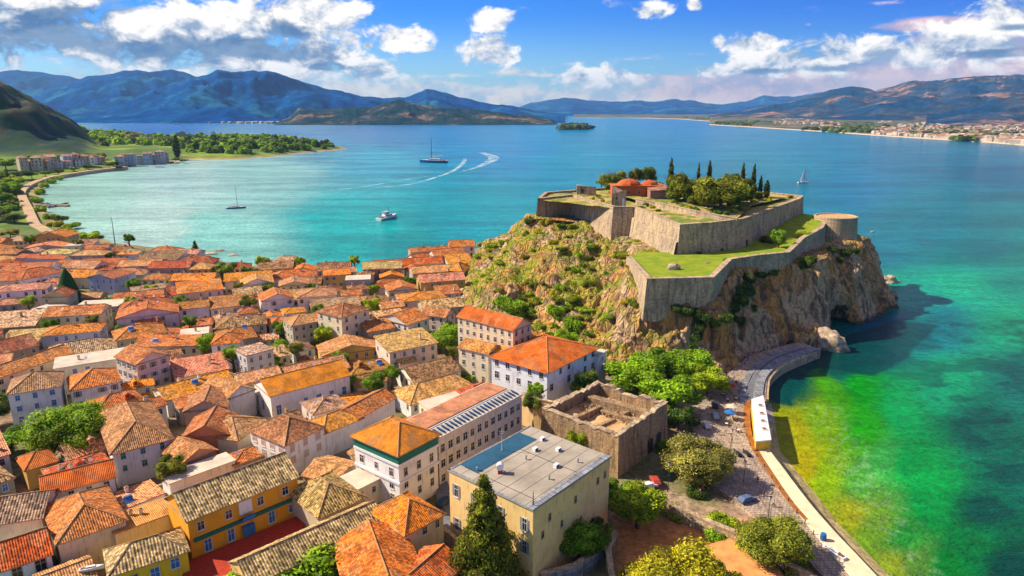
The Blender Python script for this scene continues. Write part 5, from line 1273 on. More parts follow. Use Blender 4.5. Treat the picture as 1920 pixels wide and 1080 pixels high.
def tree(kind, base, h, r, col, label, cat='tree', group=None, name='tree', cz=None, ry=None, trunk=True):
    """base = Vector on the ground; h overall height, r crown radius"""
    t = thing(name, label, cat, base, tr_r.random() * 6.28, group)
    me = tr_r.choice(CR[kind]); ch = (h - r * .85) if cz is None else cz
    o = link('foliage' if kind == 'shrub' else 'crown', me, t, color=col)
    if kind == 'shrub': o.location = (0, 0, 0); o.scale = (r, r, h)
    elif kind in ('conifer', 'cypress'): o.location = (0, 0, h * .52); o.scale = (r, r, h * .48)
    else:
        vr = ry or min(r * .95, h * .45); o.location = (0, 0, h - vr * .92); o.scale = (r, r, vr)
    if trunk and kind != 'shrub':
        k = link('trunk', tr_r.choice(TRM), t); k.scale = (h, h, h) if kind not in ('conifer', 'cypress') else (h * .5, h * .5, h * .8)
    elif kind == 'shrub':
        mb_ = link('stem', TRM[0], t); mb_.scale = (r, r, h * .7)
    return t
def T(px, py, kind, h, r, col, label, zg=None, **k):
    zg_ = 3.0 if zg is None else zg
    b = P(px, py, zg_)
    if zg is None: b = P(px, py, min(7.0, max(1.5, gz_at(b.x, b.y)))); 
    return tree(kind, b, h, r, col, label, **k)
G1 = (.16, .30, .008); G2 = (.08, .19, .008); G3 = (.24, .33, .010); GO = (.24, .23, .05); GY = (.36, .33, .012); GD = (.025, .08, .012); GC = (.016, .042, .012)
T(142,856,'fine',14,10.5,G1,'big round bright green tree beside the balcony house at the left', ry=7.5)
T(20,852,'broad',7,6,G2,'dense green tree left of the big round tree')
T(-8,800,'broad',9,5.5,GD,'dark tree cut by the left edge under the long orange roof')
T(12,622,'broad',8,7,G1,'light green tree at the left edge below the cream canopy')
for a, b, r_, l in ((155,585,4,'first'),(178,578,4.5,'second'),(202,574,4.5,'third'),(226,570,4,'fourth')): T(a,b,'shrub',5,r_+1,G2,f'{l} shrub from the cone tree in the row under the pale blue house',name='shrub',cat='shrub',group='shrubs under the pale blue house')
T(427,530,'broad',11,6.5,(.10,.17,.02),'large olive green tree of the bayside clump, the left one')
T(468,528,'broad',9,5,(.08,.13,.03),'darker narrower tree right of the large bayside tree')
T(408,522,'broad',6,4,G3,'low yellow green bush left of the large bayside tree')
T(532,642,'broad',9,4.6,G2,'upper dense green tree in the town centre beside the balcony block')
T(522,672,'broad',7,4,G1,'middle green tree in the town centre, below the dense one')
T(514,700,'broad',6,2.8,G1,'lowest small green tree of the town centre group')
T(590,652,'broad',5,3,G3,'small yellow green tree under the balcony block')
T(397,622,'broad',4.5,2.4,G3,'little bright tree above the clean red orange roof')
T(312,632,'shrub',3,3,G3,'yellow green roof garden bush left of the town centre', name='shrub', cat='shrub')
T(325,552,'shrub',3,4,GY,'yellow green bush beside the brown flat roofed ruin', name='shrub', cat='shrub')
T(700,560,'broad',7,3,G3,'upper round yellow green tree behind the cream apartment house')
T(698,600,'broad',10,4.2,G3,'tall round yellow green tree right of the cream apartment house')
T(702,618,'broad',5,3,G2,'low dark green tree below the tall round one')
T(786,652,'broad',9,5.4,G2,'left dark green tree of the two round trees by the tenement')
T(826,662,'broad',10,6.6,G1,'right lighter tree of the two round trees by the tenement')
T(852,640,'broad',8,5,G1,'green tree tight against the left end of the tenement')
T(880,722,'broad',5,3.6,G3,'small olive shrub tree below the cream annex')
T(660,742,'broad',6.5,2.6,G1,'small tree at the right end of the smooth bright orange roof')
T(672,735,'broad',5.5,2.4,G2,'second small tree at the end of the bright orange roof, the right one')
T(715,700,'shrub',3,3,G3,'light bush among the roofs above the arcaded building', name='shrub', cat='shrub')
T(700,800,'shrub',7.5,3.4,G3,'planted green bed on the terrace left of the pink flat roof', zg=5, name='shrub', cat='shrub')
T(1000,808,'broad',12,3.4,(.08,.14,.02),'slim dark tree between the arcaded building and the ruin')
T(1005,790,'broad',12,2.6,G1,'light green climber beside the ruin wall')
T(1082,862,'broad',9,3.2,G3,'young light green tree in front of the ruin wall')
T(1100,858,'broad',7.5,3.2,G1,'second young tree in front of the ruin wall, the right one')
T(1125,862,'shrub',5,4,G2,'low dark shrub at the ruin corner', name='shrub', cat='shrub')
T(1122,842-40,'broad',4,1.8,GD,'tiny dark tree on the ruin wall')
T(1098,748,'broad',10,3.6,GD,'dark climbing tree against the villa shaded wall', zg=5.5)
T(1085,752,'broad',7,3,G2,'low green tree at the foot of the villa wall', zg=5.5)
GR = 'round green trees between villa and cliff'
for a, b, h, r_, c_, l in ((1180,742,11.5,9,G1,'leftmost broad tree beside the villa, brightest of the grove'),(1222,718,11,7.5,G2,'dark tree at the upper middle of the grove beside the cliff'),(1252,778,11.5,8.2,G1,'front round tree of the grove above the ruin corner'),
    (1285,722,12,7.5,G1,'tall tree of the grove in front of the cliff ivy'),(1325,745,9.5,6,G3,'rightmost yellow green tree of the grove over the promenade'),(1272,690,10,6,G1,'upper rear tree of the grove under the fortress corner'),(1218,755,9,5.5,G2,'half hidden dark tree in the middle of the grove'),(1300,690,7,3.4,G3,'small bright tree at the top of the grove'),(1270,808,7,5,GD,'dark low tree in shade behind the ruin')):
    T(a,b,'broad',h*1.1,r_*1.16,c_,l,group=GR)
T(1310,902,'fine',12,9.2,GO,'wide grey green olive tree beside the street lamp', ry=6.6)
T(1195,990,'broad',10,6.5,G3,'bright green tree right of the flat roofed block')
T(1160,965,'broad',8,5,G2,'darker tree between the flat roofed block and the bright green tree')
T(1085,1050,'broad',10.5,5,G2,'dense green tree against the ochre side of the flat roofed block')
T(1120,1035,'broad',7,4,GD,'dark green bush tree right of the dense tree by the ochre wall')
T(1098,1000,'broad',11,2.6,G2,'narrow green tree top rising beside the ochre wall')
T(1262,1130,'fine',11.5,10,GY,'huge feathery yellow green tree at the bottom right of centre', ry=8)
T(1345,1120,'broad',6,5,(.26,.26,.015),'low yellow bush right of the feathery tree')
T(1352,985,'shrub',4,4.2,G3,'bright round bush under the bluish parking street', name='shrub', cat='shrub')
T(1268,968,'shrub',3.5,3.4,G3,'small bright bush beside the pale garden wall', name='shrub', cat='shrub')
T(1345,1005,'shrub',3.5,3.6,G1,'green bush below the pale garden wall', name='shrub', cat='shrub')
T(1442,1052,'fine',9.5,7.2,(.19,.22,.02),'large olive green tree beside the beach path')
T(1500,1050,'shrub',3.2,4,G3,'yellow green bush right of the large olive green tree', name='shrub', cat='shrub')
T(1462,1068,'shrub',3.2,5,GO,'low olive bush in front of the large tree by the path', name='shrub', cat='shrub')
T(1400,1035,'shrub',3.5,3.6,GY,'yellow bush at the edge of the orange earth', name='shrub', cat='shrub')
T(1305,930,'shrub',3.5,2.6,GD,'dark bush under the olive tree', name='shrub', cat='shrub')
T(1322,905,'shrub',3.5,2.6,G2,'green bush touching the olive trunk', name='shrub', cat='shrub')
T(1240,845,'shrub',4,3,G2,'green shrub by the ruin arches', name='shrub', cat='shrub')
T(520,1150,'broad',11,12,G1,'wide bright green tree crown at the bottom edge before the long ochre house', ry=6.5)
T(430,1180,'broad',8,7,G1,'lower left green tree at the bottom edge')
zc_ = 3; bp = P(910, 1112, zc_); hc = PD(910, 896, bp.y).z - zc_
tree('conifer', bp, hc, 8.4, (.12,.13,.012), 'tall pointed conifer in front of the flat roofed block', name='conifer', cat='conifer')
T(870,1105,'broad',7,4,(.16,.20,.015),'yellowish tree at the foot of the conifer on its left')
def tree_label(a, b):
    for L in sorted(LAND, key=lambda L: (L[0][0] - a) ** 2 + ((L[0][1] - b) * 1.6) ** 2)[:6]:
        dx, dy = a - L[0][0], (b - L[0][1]) * 1.6
        rel_ = ('right of' if dx > 0 else 'left of') if abs(dx) > abs(dy) else ('in front of' if dy > 0 else 'behind')
        for ad in ('', 'further '):
            l_ = f'{ad}garden tree between the roofs {rel_} {L[1]}'
            if l_ not in USED: USED.add(l_); return l_
for i_, (a, b) in enumerate(TTREES):
    T(a, b, 'broad', tr_r.uniform(7, 11.5), tr_r.uniform(2.2, 4.0), tr_r.choice([G1, G2, G3, G2, (.12,.15,.02)]), tree_label(a, b), group='garden trees of the old town')
# cones and cypresses in the town
T(370,497,'cypress',14,2.2,GC,'lone dark cypress on the shore of the bay', name='cypress', cat='cypress')
T(372,497,'cypress',9,2.0,GC,'short dark cypress beside the lone shore cypress', name='cypress', cat='cypress')
ct = thing('topiary_tree', 'smooth dark green cone tree beside the white school building', 'tree', P(133, 575, 4.4))
mb = MB(); prf = [(4.6,.6),(4.7,3),(4.2,7),(3.2,11),(2.0,14.5),(1.0,16.6),(.3,17.6)]
n_ = 26
m, nt, bs = new_mat('clipped_foliage'); M['topiary'] = m; g = geo(nt); n = nt.noise(g['Position'], 1.2, 6, .75)
nt.put(bs.inputs['Base Color'], nt.mix(nt.ss(n, .35, .65), (.01, .06, .012), (.03, .11, .02))); bs.inputs['Roughness'].default_value = 1; nt.put(bs.inputs['Normal'], nt.bump(n, .5, 1))
for i in range(len(prf) - 1):
    for k in range(n_):
        q4 = []
        for (rr_, zz) in ((prf[i]), (prf[i + 1])):
            for kk in (k, k + 1):
                a = 2 * math.pi * kk / n_; rj = rr_ * (1 + .07 * mnoise.noise(Vector((math.cos(a) * 2, math.sin(a) * 2, zz)))); q4.append((rj * math.cos(a), rj * math.sin(a), zz))
        mb.face([q4[0], q4[1], q4[3], q4[2]], 'topiary')
mb.build('crown', ct, smooth=True); mb = MB(); mb.tube([(0, 0, -.3), (0, 0, 1)], [.4, .35], 'bark', 8); mb.build('trunk', ct)
# fortress trees
FT = 'cypresses on the upper fortress'
for (a, b, top, r_, l) in ((1255,378,298,1.9,'tallest dark cypress beside the red domed building'),(1308,352,306,1.1,'slim cypress behind the left fortress tree'),(1328,352,302,1.6,'pointed cypress above the middle of the fortress grove'),(1390,365,306,1.5,'cypress behind the right fortress tree'),
        (1410,372,309,1.4,'tall slim cypress right of the fortress grove'),(1424,372,330,1.3,'bright short cypress right of the tall slim one'),(1436,374,338,1.9,'last broad cypress at the right end of the fortress row')):
    z_ = 46.5 if b > 360 else 47; p_ = P(a, b, z_); hh = PD(a, top, p_.y).z - z_
    tree('cypress', p_, hh, r_, GC if 'bright' not in l else (.03,.10,.03), l, name='cypress', cat='cypress', group=FT)
for (a, b, top, r_, c_, l, kd) in ((1150,358,316,6.2,(.10,.13,.02),'round dark tree left of the red domed building','broad'),(1212,345,311,5.2,(.10,.14,.02),'round tree behind the red dome','broad'),(1190,345,313,3.6,(.12,.13,.02),'smaller tree behind the red dome, the left one','broad'),
        (1282,382,324,7.6,(.11,.135,.012),'big round tree right of the tallest cypress','broad'),(1350,394,326,9.6,(.14,.16,.012),'largest spreading tree on the fortress','broad'),(1312,378,336,5.2,(.12,.14,.012),'rounded tree between the two big fortress trees','broad'),
        (1384,386,330,6.4,(.10,.13,.015),'dark tree right of the largest fortress tree','broad'),(1365,376,322,6,(.13,.15,.015),'rear crown behind the largest fortress tree','broad')):
    z_ = 46; p_ = P(a, b, z_); hh = PD(a, top, p_.y).z - z_
    tree(kd, p_, hh * 1.04, r_ * 1.3, c_, l, ry=hh * .56, group='broad trees on the upper fortress')
sg = random.Random(77)
for (a, b, h_, r_) in ((1300,386,7,4.5),(1325,388,6,4),(1268,378,6,3.6),(1400,382,7,4),(1375,392,5,4),(1420,376,5,3),(1128,352,7,4),(1142,360,6,3),(1235,366,8,3),(1340,380,8,5)):
    tree('broad', P(a, b, 46.2), h_, r_, sg.choice([(.10,.14,.015),(.13,.17,.012),(.08,.12,.015)]), 'small round tree filling the grove of the upper fortress', group='small trees of the upper fortress', ry=h_ * .5)
FS = 'low shrubs on the upper fortress'
for i, (a, b) in enumerate(((1120,368),(1130,378),(1108,365),(1210,384),(1222,390),(1234,396),(1290,392),(1305,394),(1280,388),(1270,386),(1345,399),(1360,400),(1375,396),(1392,392),(1400,388),(1100,358),(1085,358),(1262,384),(1440,378),(1460,372),(1480,370),(1415,380),(1112,374))):
    z_ = 46.3; t_ = tree('shrub', P(a, b, z_), sg.uniform(1.2, 2.6), sg.uniform(1.4, 2.8), sg.choice([G2, GO, (.10,.13,.02), GY]), 'low shrub growing on the upper fortress terrace', name='shrub', cat='shrub', group=FS)
tree('broad', P(1459, 463, 33.5), 8.2, 3.2, (.14,.27,.015), 'small bright green tree on the shaded lawn terrace', ry=4)
tree('shrub', P(1440, 452, 34), 3.4, 5, (.04,.08,.015), 'dark shrub mass behind the small terrace tree', name='shrub', cat='shrub')
tree('shrub', P(1510, 440, 36.2), 2.2, 4, G3, 'light shrub on the raised end of the lawn terrace', name='shrub', cat='shrub')
tree('shrub', P(1362, 489, 32.6), 1.5, 1.6, G2, 'small bush in the corner of the lawn wall', name='shrub', cat='shrub')
for a, b, l in ((1310,476,'left'),(1352,470,'right')): tree('shrub', P(a, b, 32.5), 1.8, 1.2, GD, f'{l} small dark bush at the foot of the upper wall', name='shrub', cat='shrub')
# shrubs on the rock
def rock_shrub(px, py, h, r, col, label, group):
    p_ = on_rock(px, py)
    if p_ is None: return
    tree('shrub', p_ - Vector((0, 0, .6)), h, r, col, label, name='shrub', cat='shrub', group=group)
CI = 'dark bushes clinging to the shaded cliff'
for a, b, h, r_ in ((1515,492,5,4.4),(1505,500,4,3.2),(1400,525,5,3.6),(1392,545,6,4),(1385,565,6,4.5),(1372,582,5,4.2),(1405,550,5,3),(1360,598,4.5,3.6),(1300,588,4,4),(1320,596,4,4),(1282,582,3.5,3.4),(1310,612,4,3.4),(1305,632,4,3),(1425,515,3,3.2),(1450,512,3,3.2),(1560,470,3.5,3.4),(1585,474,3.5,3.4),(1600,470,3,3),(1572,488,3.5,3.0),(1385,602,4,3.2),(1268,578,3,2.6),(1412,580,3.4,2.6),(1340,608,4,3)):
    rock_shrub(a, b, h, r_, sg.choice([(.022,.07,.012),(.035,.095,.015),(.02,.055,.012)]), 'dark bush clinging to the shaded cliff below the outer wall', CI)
HS = 'shrubs on the sunny hillside'
cl_ = [((1020,560),40,12),((1075,575),30,9),((975,560),36,8),((1120,450),40,8),((1060,430),30,8),((920,480),34,12),((960,450),34,10),((1000,425),26,8),((1170,470),34,7),((900,520),24,6),((1060,480),40,6),((1090,510),40,7),((1150,500),34,5),((1040,610),34,7),((1100,590),30,5),((1175,560),16,4),((950,600),20,5),((1080,540),50,8),((1130,420),20,4),((1060,400),26,6),((890,470),18,5)]
for (cx_, cy_), sp_, k_ in cl_:
    for _ in range(k_):
        a = cx_ + sg.gauss(0, sp_ * .55); b = cy_ + sg.gauss(0, sp_ * .4)
        rock_shrub(a, b, sg.uniform(1.2, 3.4), sg.uniform(1.2, 3.6), sg.choice([G3, GY, G1, G2, (.20,.22,.02), (.10,.13,.015)]), 'scrubby bush on the sunny slope below the fortress', HS)
for a, b, h, r_ in ((1075,612,6,5),(1040,585,5,4.5),(1060,640,7,5.5),(965,578,6,6),(985,590,5,5),(940,568,5,5)): rock_shrub(a, b, h, r_, G1, 'leafy tree sized bush low on the hillside behind the villa', 'large bushes behind the villa')
# coast bushes on the left
CB_ = 'bushes along the bay shore path'
for a, b, h, r_ in ((75,362,7,6),(70,378,7,6),(78,396,7,6),(92,410,6,6),(104,424,6,6),(118,436,5,5),(132,440,5,5),(84,350,7,6),(96,342,7,6),(112,336,6,5),(140,425,5,5),(126,428,5,5)):
    T(a, b, 'shrub', h, r_ * 1.15, sg.choice([G3, GY, G1]), 'yellow green bush in the hedge between the coast path and the bay', name='shrub', cat='shrub', group=CB_)
T(173,458,'broad',9,7.5,G3,'round bright bush tree on the shore left of the leaning pole')
T(118,420,'broad',8,5,(.05,.10,.04),'dark tree among the coast path bushes')
LT = 'trees on the left shore land'
for a, b, h, r_, c_ in ((12,320,18,16,G1),(-10,345,16,14,G2),(22,365,14,12,G1),(5,385,12,10,G2),(30,350,12,11,G3),(14,405,10,10,G2),(-6,415,10,10,(.05,.09,.02)),(28,418,9,9,(.06,.10,.02)),(40,335,12,12,(.05,.10,.02)),(6,290,24,20,(.2,.34,.015)),(-30,380,14,14,G2),(20,445,6,7,GO)):
    T(a, b, 'broad', h, r_, c_, 'leafy tree on the left shore land between the path and the photo edge', group=LT)
# far woods as one mass each
def wood(name, label, pts, n, hmin, hmax, cols, seed, leafn=90, zbase=4, rr=(.5, .9)):
    r_ = np.random.RandomState(seed); poly = px_list(pts, zbase); A = np.array(poly); V = []; F = []; LV = []; k = 0; nb0 = 0
    lo, hi = A.min(0), A.max(0); tries = 0
    while k < n and tries < n * 60:
        tries += 1
        x, y = r_.uniform(lo, hi)
        if sdist(np.array([x]), np.array([y]), poly)[0] < 0: continue
        h = r_.uniform(hmin, hmax); rad = h * r_.uniform(*rr); dv = r_.normal(size=(leafn, 3)); dv /= np.linalg.norm(dv, axis=1)[:, None]; dv[:, 2] = np.abs(dv[:, 2])
        pos = np.array([x, y, gz_at(x, y) if zbase < 20 else zbase]) + dv * np.array([rad, rad, h]) * r_.uniform(.75, 1.1, (leafn, 1))
        nr = dv + r_.normal(size=dv.shape) * .4; nr /= np.linalg.norm(nr, axis=1)[:, None]
        t1 = np.cross(nr, r_.normal(size=dv.shape)); t1 /= np.linalg.norm(t1, axis=1)[:, None]; t2 = np.cross(nr, t1); s = rad * .34
        V.append(np.stack([pos - t1 * s, pos + t2 * s, pos + t1 * s, pos - t2 * s], 1).reshape(-1, 3)); LV.append(np.full(leafn * 4, r_.rand())); k += 1
    V = np.concatenate(V); me = np_mesh(name, V, np.arange(len(V)).reshape(-1, 4), M['leaf'], False); at_ = me.attributes.new('lv', 'FLOAT', 'POINT'); at_.data.foreach_set('value', np.concatenate(LV))
    o = link(name, me, color=cols); tag(o, label, 'wood', kind='stuff'); return o
wood('wood', 'green wood covering the spit across the bay', [(345,290),(400,293),(460,290),(520,286),(600,279),(640,277),(600,273),(550,267),(480,265),(400,265),(345,265)], 340, 7, 15, (.10,.19,.012), 1)
wood('wood', 'green and yellow wood at the foot of the dark hill', [(185,285),(240,278),(340,285),(340,262),(280,258),(230,252),(178,250),(150,262)], 240, 7, 15, (.15,.25,.012), 2)
wood('wood', 'scrub wood along the left shore road', [(-60,400),(35,400),(48,380),(30,345),(38,330),(-60,322)], 120, 3, 7, (.09,.12,.015), 3)
# ------------------------------------------------------------------ roads, promenade, shore
fb0 = random.Random(2)
def ribbon(name, pts, width, z, mat, th=None, kind='structure', side=None, uvs=True):
    C = [Vector(P(a, b, z)) for a, b in pts]; 
    # smooth
    S = []
    for i in range(len(C) - 1):
        p0, p1, p2, p3 = C[max(i - 1, 0)], C[i], C[i + 1], C[min(i + 2, len(C) - 1)]
        for t in np.linspace(0, 1, 8, endpoint=False): S.append(0.5 * ((2 * p1) + (-p0 + p2) * t + (2 * p0 - 5 * p1 + 4 * p2 - p3) * t * t + (-p0 + 3 * p1 - 3 * p2 + p3) * t ** 3))
    S.append(C[-1]); mb = MB(); n = len(S); L = []; Rr = []
    for i in range(n):
        d = (S[min(i + 1, n - 1)] - S[max(i - 1, 0)]); d.z = 0; d.normalize(); nn = Vector((-d.y, d.x, 0)); w = width if not callable(width) else width(i / (n - 1))
        L.append(S[i] + nn * w / 2); Rr.append(S[i] - nn * w / 2)
    for i in range(n - 1):
        mb.face([Rr[i], Rr[i + 1], L[i + 1], L[i]], mat)
        if th:
            e = Vector((0, 0, th)); mb.face([L[i] - e, L[i], L[i + 1], L[i + 1] - e][::-1], mat); mb.face([Rr[i] - e, Rr[i], Rr[i + 1], Rr[i + 1] - e], mat)
    if th:
        e = Vector((0, 0, th)); mb.face([L[0] - e, Rr[0] - e, Rr[0], L[0]], mat); mb.face([Rr[-1] - e, L[-1] - e, L[-1], Rr[-1]], mat)
    o = mb.build(name); 
    if kind: tag(o, kind=kind)
    return o
def slab(name, pts, z, depth, mat, kind='structure'):
    q = [P(a, b, z) for a, b in pts]
    if sum(q[i].x * q[(i + 1) % len(q)].y - q[(i + 1) % len(q)].x * q[i].y for i in range(len(q))) < 0: q = q[::-1]
    mb = MB(); mb.prism([(p.x, p.y) for p in q], z - depth, z, mat); o = mb.build(name); tag(o, kind=kind); return o
slab('promenade', [(1534,655),(1490,671),(1458,687),(1439,707),(1435,744),(1437,752),(1404,752),(1404,800),(1420,840),(1492,945),(1540,997),(1618,1084),(1560,1100),(1480,1010),(1395,950),(1330,905),(1290,860),(1300,800),(1340,740),(1366,700),(1400,670),(1440,655),(1500,640)], 3.35, 6, 'paving')
ribbon('kerb', [(1532,652),(1490,664),(1460,676),(1436,696),(1425,716),(1421,748)], 2.8, 3.75, 'quay', 0.4)
ribbon('kerb', [(1500,650),(1455,662),(1425,680),(1405,702),(1394,728),(1392,756)], 1.8, 3.55, 'quay', 0.2)
ribbon('kerb', [(1516,652),(1473,664),(1444,679),(1421,700),(1409,722),(1406,752)], 1.6, 3.42, 'asphalt')
ribbon('quay', [(1536,656),(1492,673),(1462,688),(1442,708),(1438,728),(1437,748)], 1.3, 3.1, 'coping', 5)
ribbon('gutter', [(1401,750),(1402,800),(1414,838),(1447,890),(1482,940),(1512,974)], lambda t: 1.9 * (1 - .5 * t), 3.5, 'brownstrip', 0.15)
ribbon('path', [(1436,800),(1426,834),(1455,880),(1502,945),(1545,997),(1578,1034),(1628,1090)], lambda t: 3.6 + 1.6 * t, 3.46, 'strip', 4)
m, nt, bs = new_mat('wet_pebbles'); g = geo(nt); p = g['Position']; M['pebble'] = m
slab('road', [(840,905),(846,1010),(822,1005),(818,930),(824,885)], 4.9, .5, 'asphalt')
M['earth'] = mat_plain('orange_earth', (.72, .32, .11), .95, .1, .35, .4)
poly_sheet('bare_earth', [tuple(P(a, b, 3.9)) for a, b in ((1300,1030),(1380,1005),(1440,1040),(1470,1080),(1500,1140),(1250,1140))], M['earth'] if 'earth' in M else M['sand'], 2.5, bumpy=.4)
M['coastpath'] = mat_plain('dusty_road', (.52, .36, .22), .95, .1, .25, .1)
ribbon('path', [(106,446),(84,430),(66,420),(58,405),(52,390),(44,374),(40,360),(48,350),(62,342),(90,332),(130,325),(180,318),(236,312)], 7.5, 4.6, 'coastpath', 5)
# moored / parked things by the path
def hull(mb, L, B, D, mat, deckmat, n=14, dz=0.0, bow=1.7, stripe=None):
    secs = []
    for i in range(n + 1):
        t = i / n; x = -L / 2 + L * t
        wd = B / 2 * (1 - max(0, (t - .45) / .55) ** bow) * (.82 + .18 * min(1, t / .3)); wd = max(wd, .03); sh = D * (1 + .25 * t * t)
        secs.append([(x, -wd, sh), (x, -wd * .92, D * .45), (x, -wd * .55, -.25), (x, 0, -.45), (x, wd * .55, -.25), (x, wd * .92, D * .45), (x, wd, sh)])
    for i in range(n):
        for k in range(6):
            mb.face([secs[i][k], secs[i + 1][k], secs[i + 1][k + 1], secs[i][k + 1]], (stripe if stripe and k in (0, 5) else mat))
        mb.face([secs[i][6], secs[i + 1][6], secs[i + 1][0], secs[i][0]], deckmat)
    mb.face(secs[0][::-1], mat)
def yacht(label, base, rz, L, mast, hullmat='hullblue', sail=False, motor=False, cat='sailing boat', name='sailing_boat'):
    t = thing(name, label, cat, base, rz); B = L * .27; D = L * .085
    mb = MB(); hull(mb, L, B, D, hullmat, 'white', stripe='white' if motor else None); mb.build('hull', t)
    mb = MB(); mb.box((-L * .03, 0, D + L * .03), (L * .42, B * .55, L * .06), 'white', top=.86); mb.box((-L * .03, 0, D + L * .035), (L * .36, B * .57, L * .018), 'glass')
    mb.box((-L * .33, 0, D + L * .01), (L * .2, B * .5, L * .02), 'wood'); mb.build('cabin', t)
    if motor:
        mb = MB(); mb.box((-L * .08, 0, D + L * .10), (L * .22, B * .45, L * .08), 'white', top=.8); mb.box((-L * .07, 0, D + L * .105), (L * .2, B * .47, L * .022), 'glass'); mb.box((-L * .1, 0, D + L * .15), (L * .26, B * .55, L * .012), 'white'); mb.build('bridge', t)
    if mast:
        mb = MB(); mb.tube([(L * .08, 0, D), (L * .06, 0, D + mast)], [max(.16, L * .012), max(.09, L * .007)], 'dark', 6); mb.build('mast', t)
        mb = MB(); mb.tube([(L * .07, 0, D + L * .13), (-L * .34, 0, D + L * .14)], [L * .008, L * .006], 'white', 6); mb.tube([(L * .03, 0, D + L * .15), (-L * .32, 0, D + L * .16)], [L * .014, L * .01], 'sail', 6); mb.build('boom', t)
        mb = MB()
        for e in ((L * .49, 0), (-L * .49, 0), (L * .06, B * .45), (L * .06, -B * .45)): mb.tube([(e[0], e[1], D * 1.1), (L * .06, 0, D + mast * .97)], [L * .0012, L * .0012], 'grey', 3)
        mb.build('rigging', t)
        if sail:
            for nm, pts in (('mainsail', [(L * .05, D + L * .16), (L * .055, D + mast * .97), (-L * .33, D + L * .17)]), ('jib', [(L * .47, D + L * .06), (L * .08, D + mast * .86), (L * .10, D + L * .12)])):
                mb = MB(); N_ = 7
                a, b, c = [Vector((q[0], 0, q[1])) for q in pts]
                def sp(i, j):
                    s, w = i / N_, j / N_; p = a + (b - a) * s + (c - a) * w * (1 - s) ; p.y = -L * .05 * math.sin(math.pi * w) * (1 - s); return p
                for i in range(N_):
                    for j in range(N_): mb.face([sp(i, j), sp(i, j + 1), sp(i + 1, j + 1), sp(i + 1, j)], 'sail')
                mb.build(nm, t, smooth=True)
    return t
yacht('large dark blue sailing yacht with a tall bare mast out in the bay', P(813, 305, 0), R(172), 50, 38, 'hullblue')
yacht('small blue hulled sailing boat with a bare mast anchored near the left shore', P(443, 391, 0), R(18), 17, 20, 'hullblue')
yacht('white motor cruiser with a blue stripe seen from the stern in the middle bay', P(727, 410, 0), R(66), 27, 7, 'white', motor=True, cat='motor boat', name='motor_boat')
yacht('white sailing boat under full white sails right of the fortress', P(1506, 343, 0), R(5), 14, 19, 'white', sail=True)
yacht('tiny white boat on the far water below the blue mountain', P(334, 233.5, 0), R(0), 40, 0, 'white', motor=True, cat='motor boat', name='motor_boat')
yacht('tiny white boat on the turquoise water right of the bastion', P(1637, 434, 0), R(20), 4, 0, 'white', cat='motor boat', name='motor_boat')
yacht('small low boat moored by the sandy shore of the spit', P(300, 314, 0), R(0), 16, 0, 'white', cat='motor boat', name='motor_boat')
yacht('grey and white dinghy with a blue seat lying on the beach path', P(1563, 1036, 3.6), R(118), 5.2, 0, 'white', cat='dinghy', name='dinghy')
yacht('small grey boat stored on the lower left roof terrace', P(172, 1066, 9.6), R(20), 4, 0, 'white', cat='dinghy', name='dinghy')
bl = thing('barrel', 'bright blue barrel standing on the beach path above the dinghy', 'barrel', P(1543, 1012, 3.5))
mb = MB(); mb.tube([(0, 0, 0), (0, 0, .4), (0, 0, 1.1), (0, 0, 1.5)], [.55, .62, .62, .52], 'bluevivid' if 'bluevivid' in M else 'blue', 14); mb.build('drum', bl)
mb = MB(); mb.tube([(0, 0, .5), (0, 0, .56)], [.66, .66], 'dark', 14); mb.tube([(0, 0, 1.0), (0, 0, 1.06)], [.66, .66], 'dark', 14); mb.build('hoop', bl)
# wakes
m, nt, bs = new_mat('wake_foam'); M['foam'] = m; g = geo(nt); n = nt.noise(g['Position'], .05, 8, .75)
tcf = coords(nt); bs.inputs['Base Color'].default_value = (.62, .78, .80, 1); bs.inputs['Roughness'].default_value = .9
tr = nt.n.new('ShaderNodeBsdfTransparent'); ms = nt.n.new('ShaderNodeMixShader'); nt.put(ms.inputs[0], nt.ss(n, .36, .66, .08, .6)); nt.l.new(tr.outputs[0], ms.inputs[1]); nt.l.new(bs.outputs[0], ms.inputs[2]); nt.l.new(ms.outputs[0], nt.n['Material Output'].inputs[0])
def wake(pts, w): o = ribbon('wake', pts, w, .12, 'foam'); return o
wake([(903,286),(916,290),(926,296),(918,303),(896,313),(868,321)], lambda t: 6 + 15 * math.sin(math.pi * min(1, t + .15)))
wake([(872,297),(868,306),(850,320),(815,333),(770,345),(700,352)], lambda t: 8 - 4 * t)
wake([(925,288),(960,288),(1005,287)], lambda t: 4 - 2 * t)
wake([(800,330),(740,340),(680,350),(610,358)], lambda t: 5 - 3 * t)
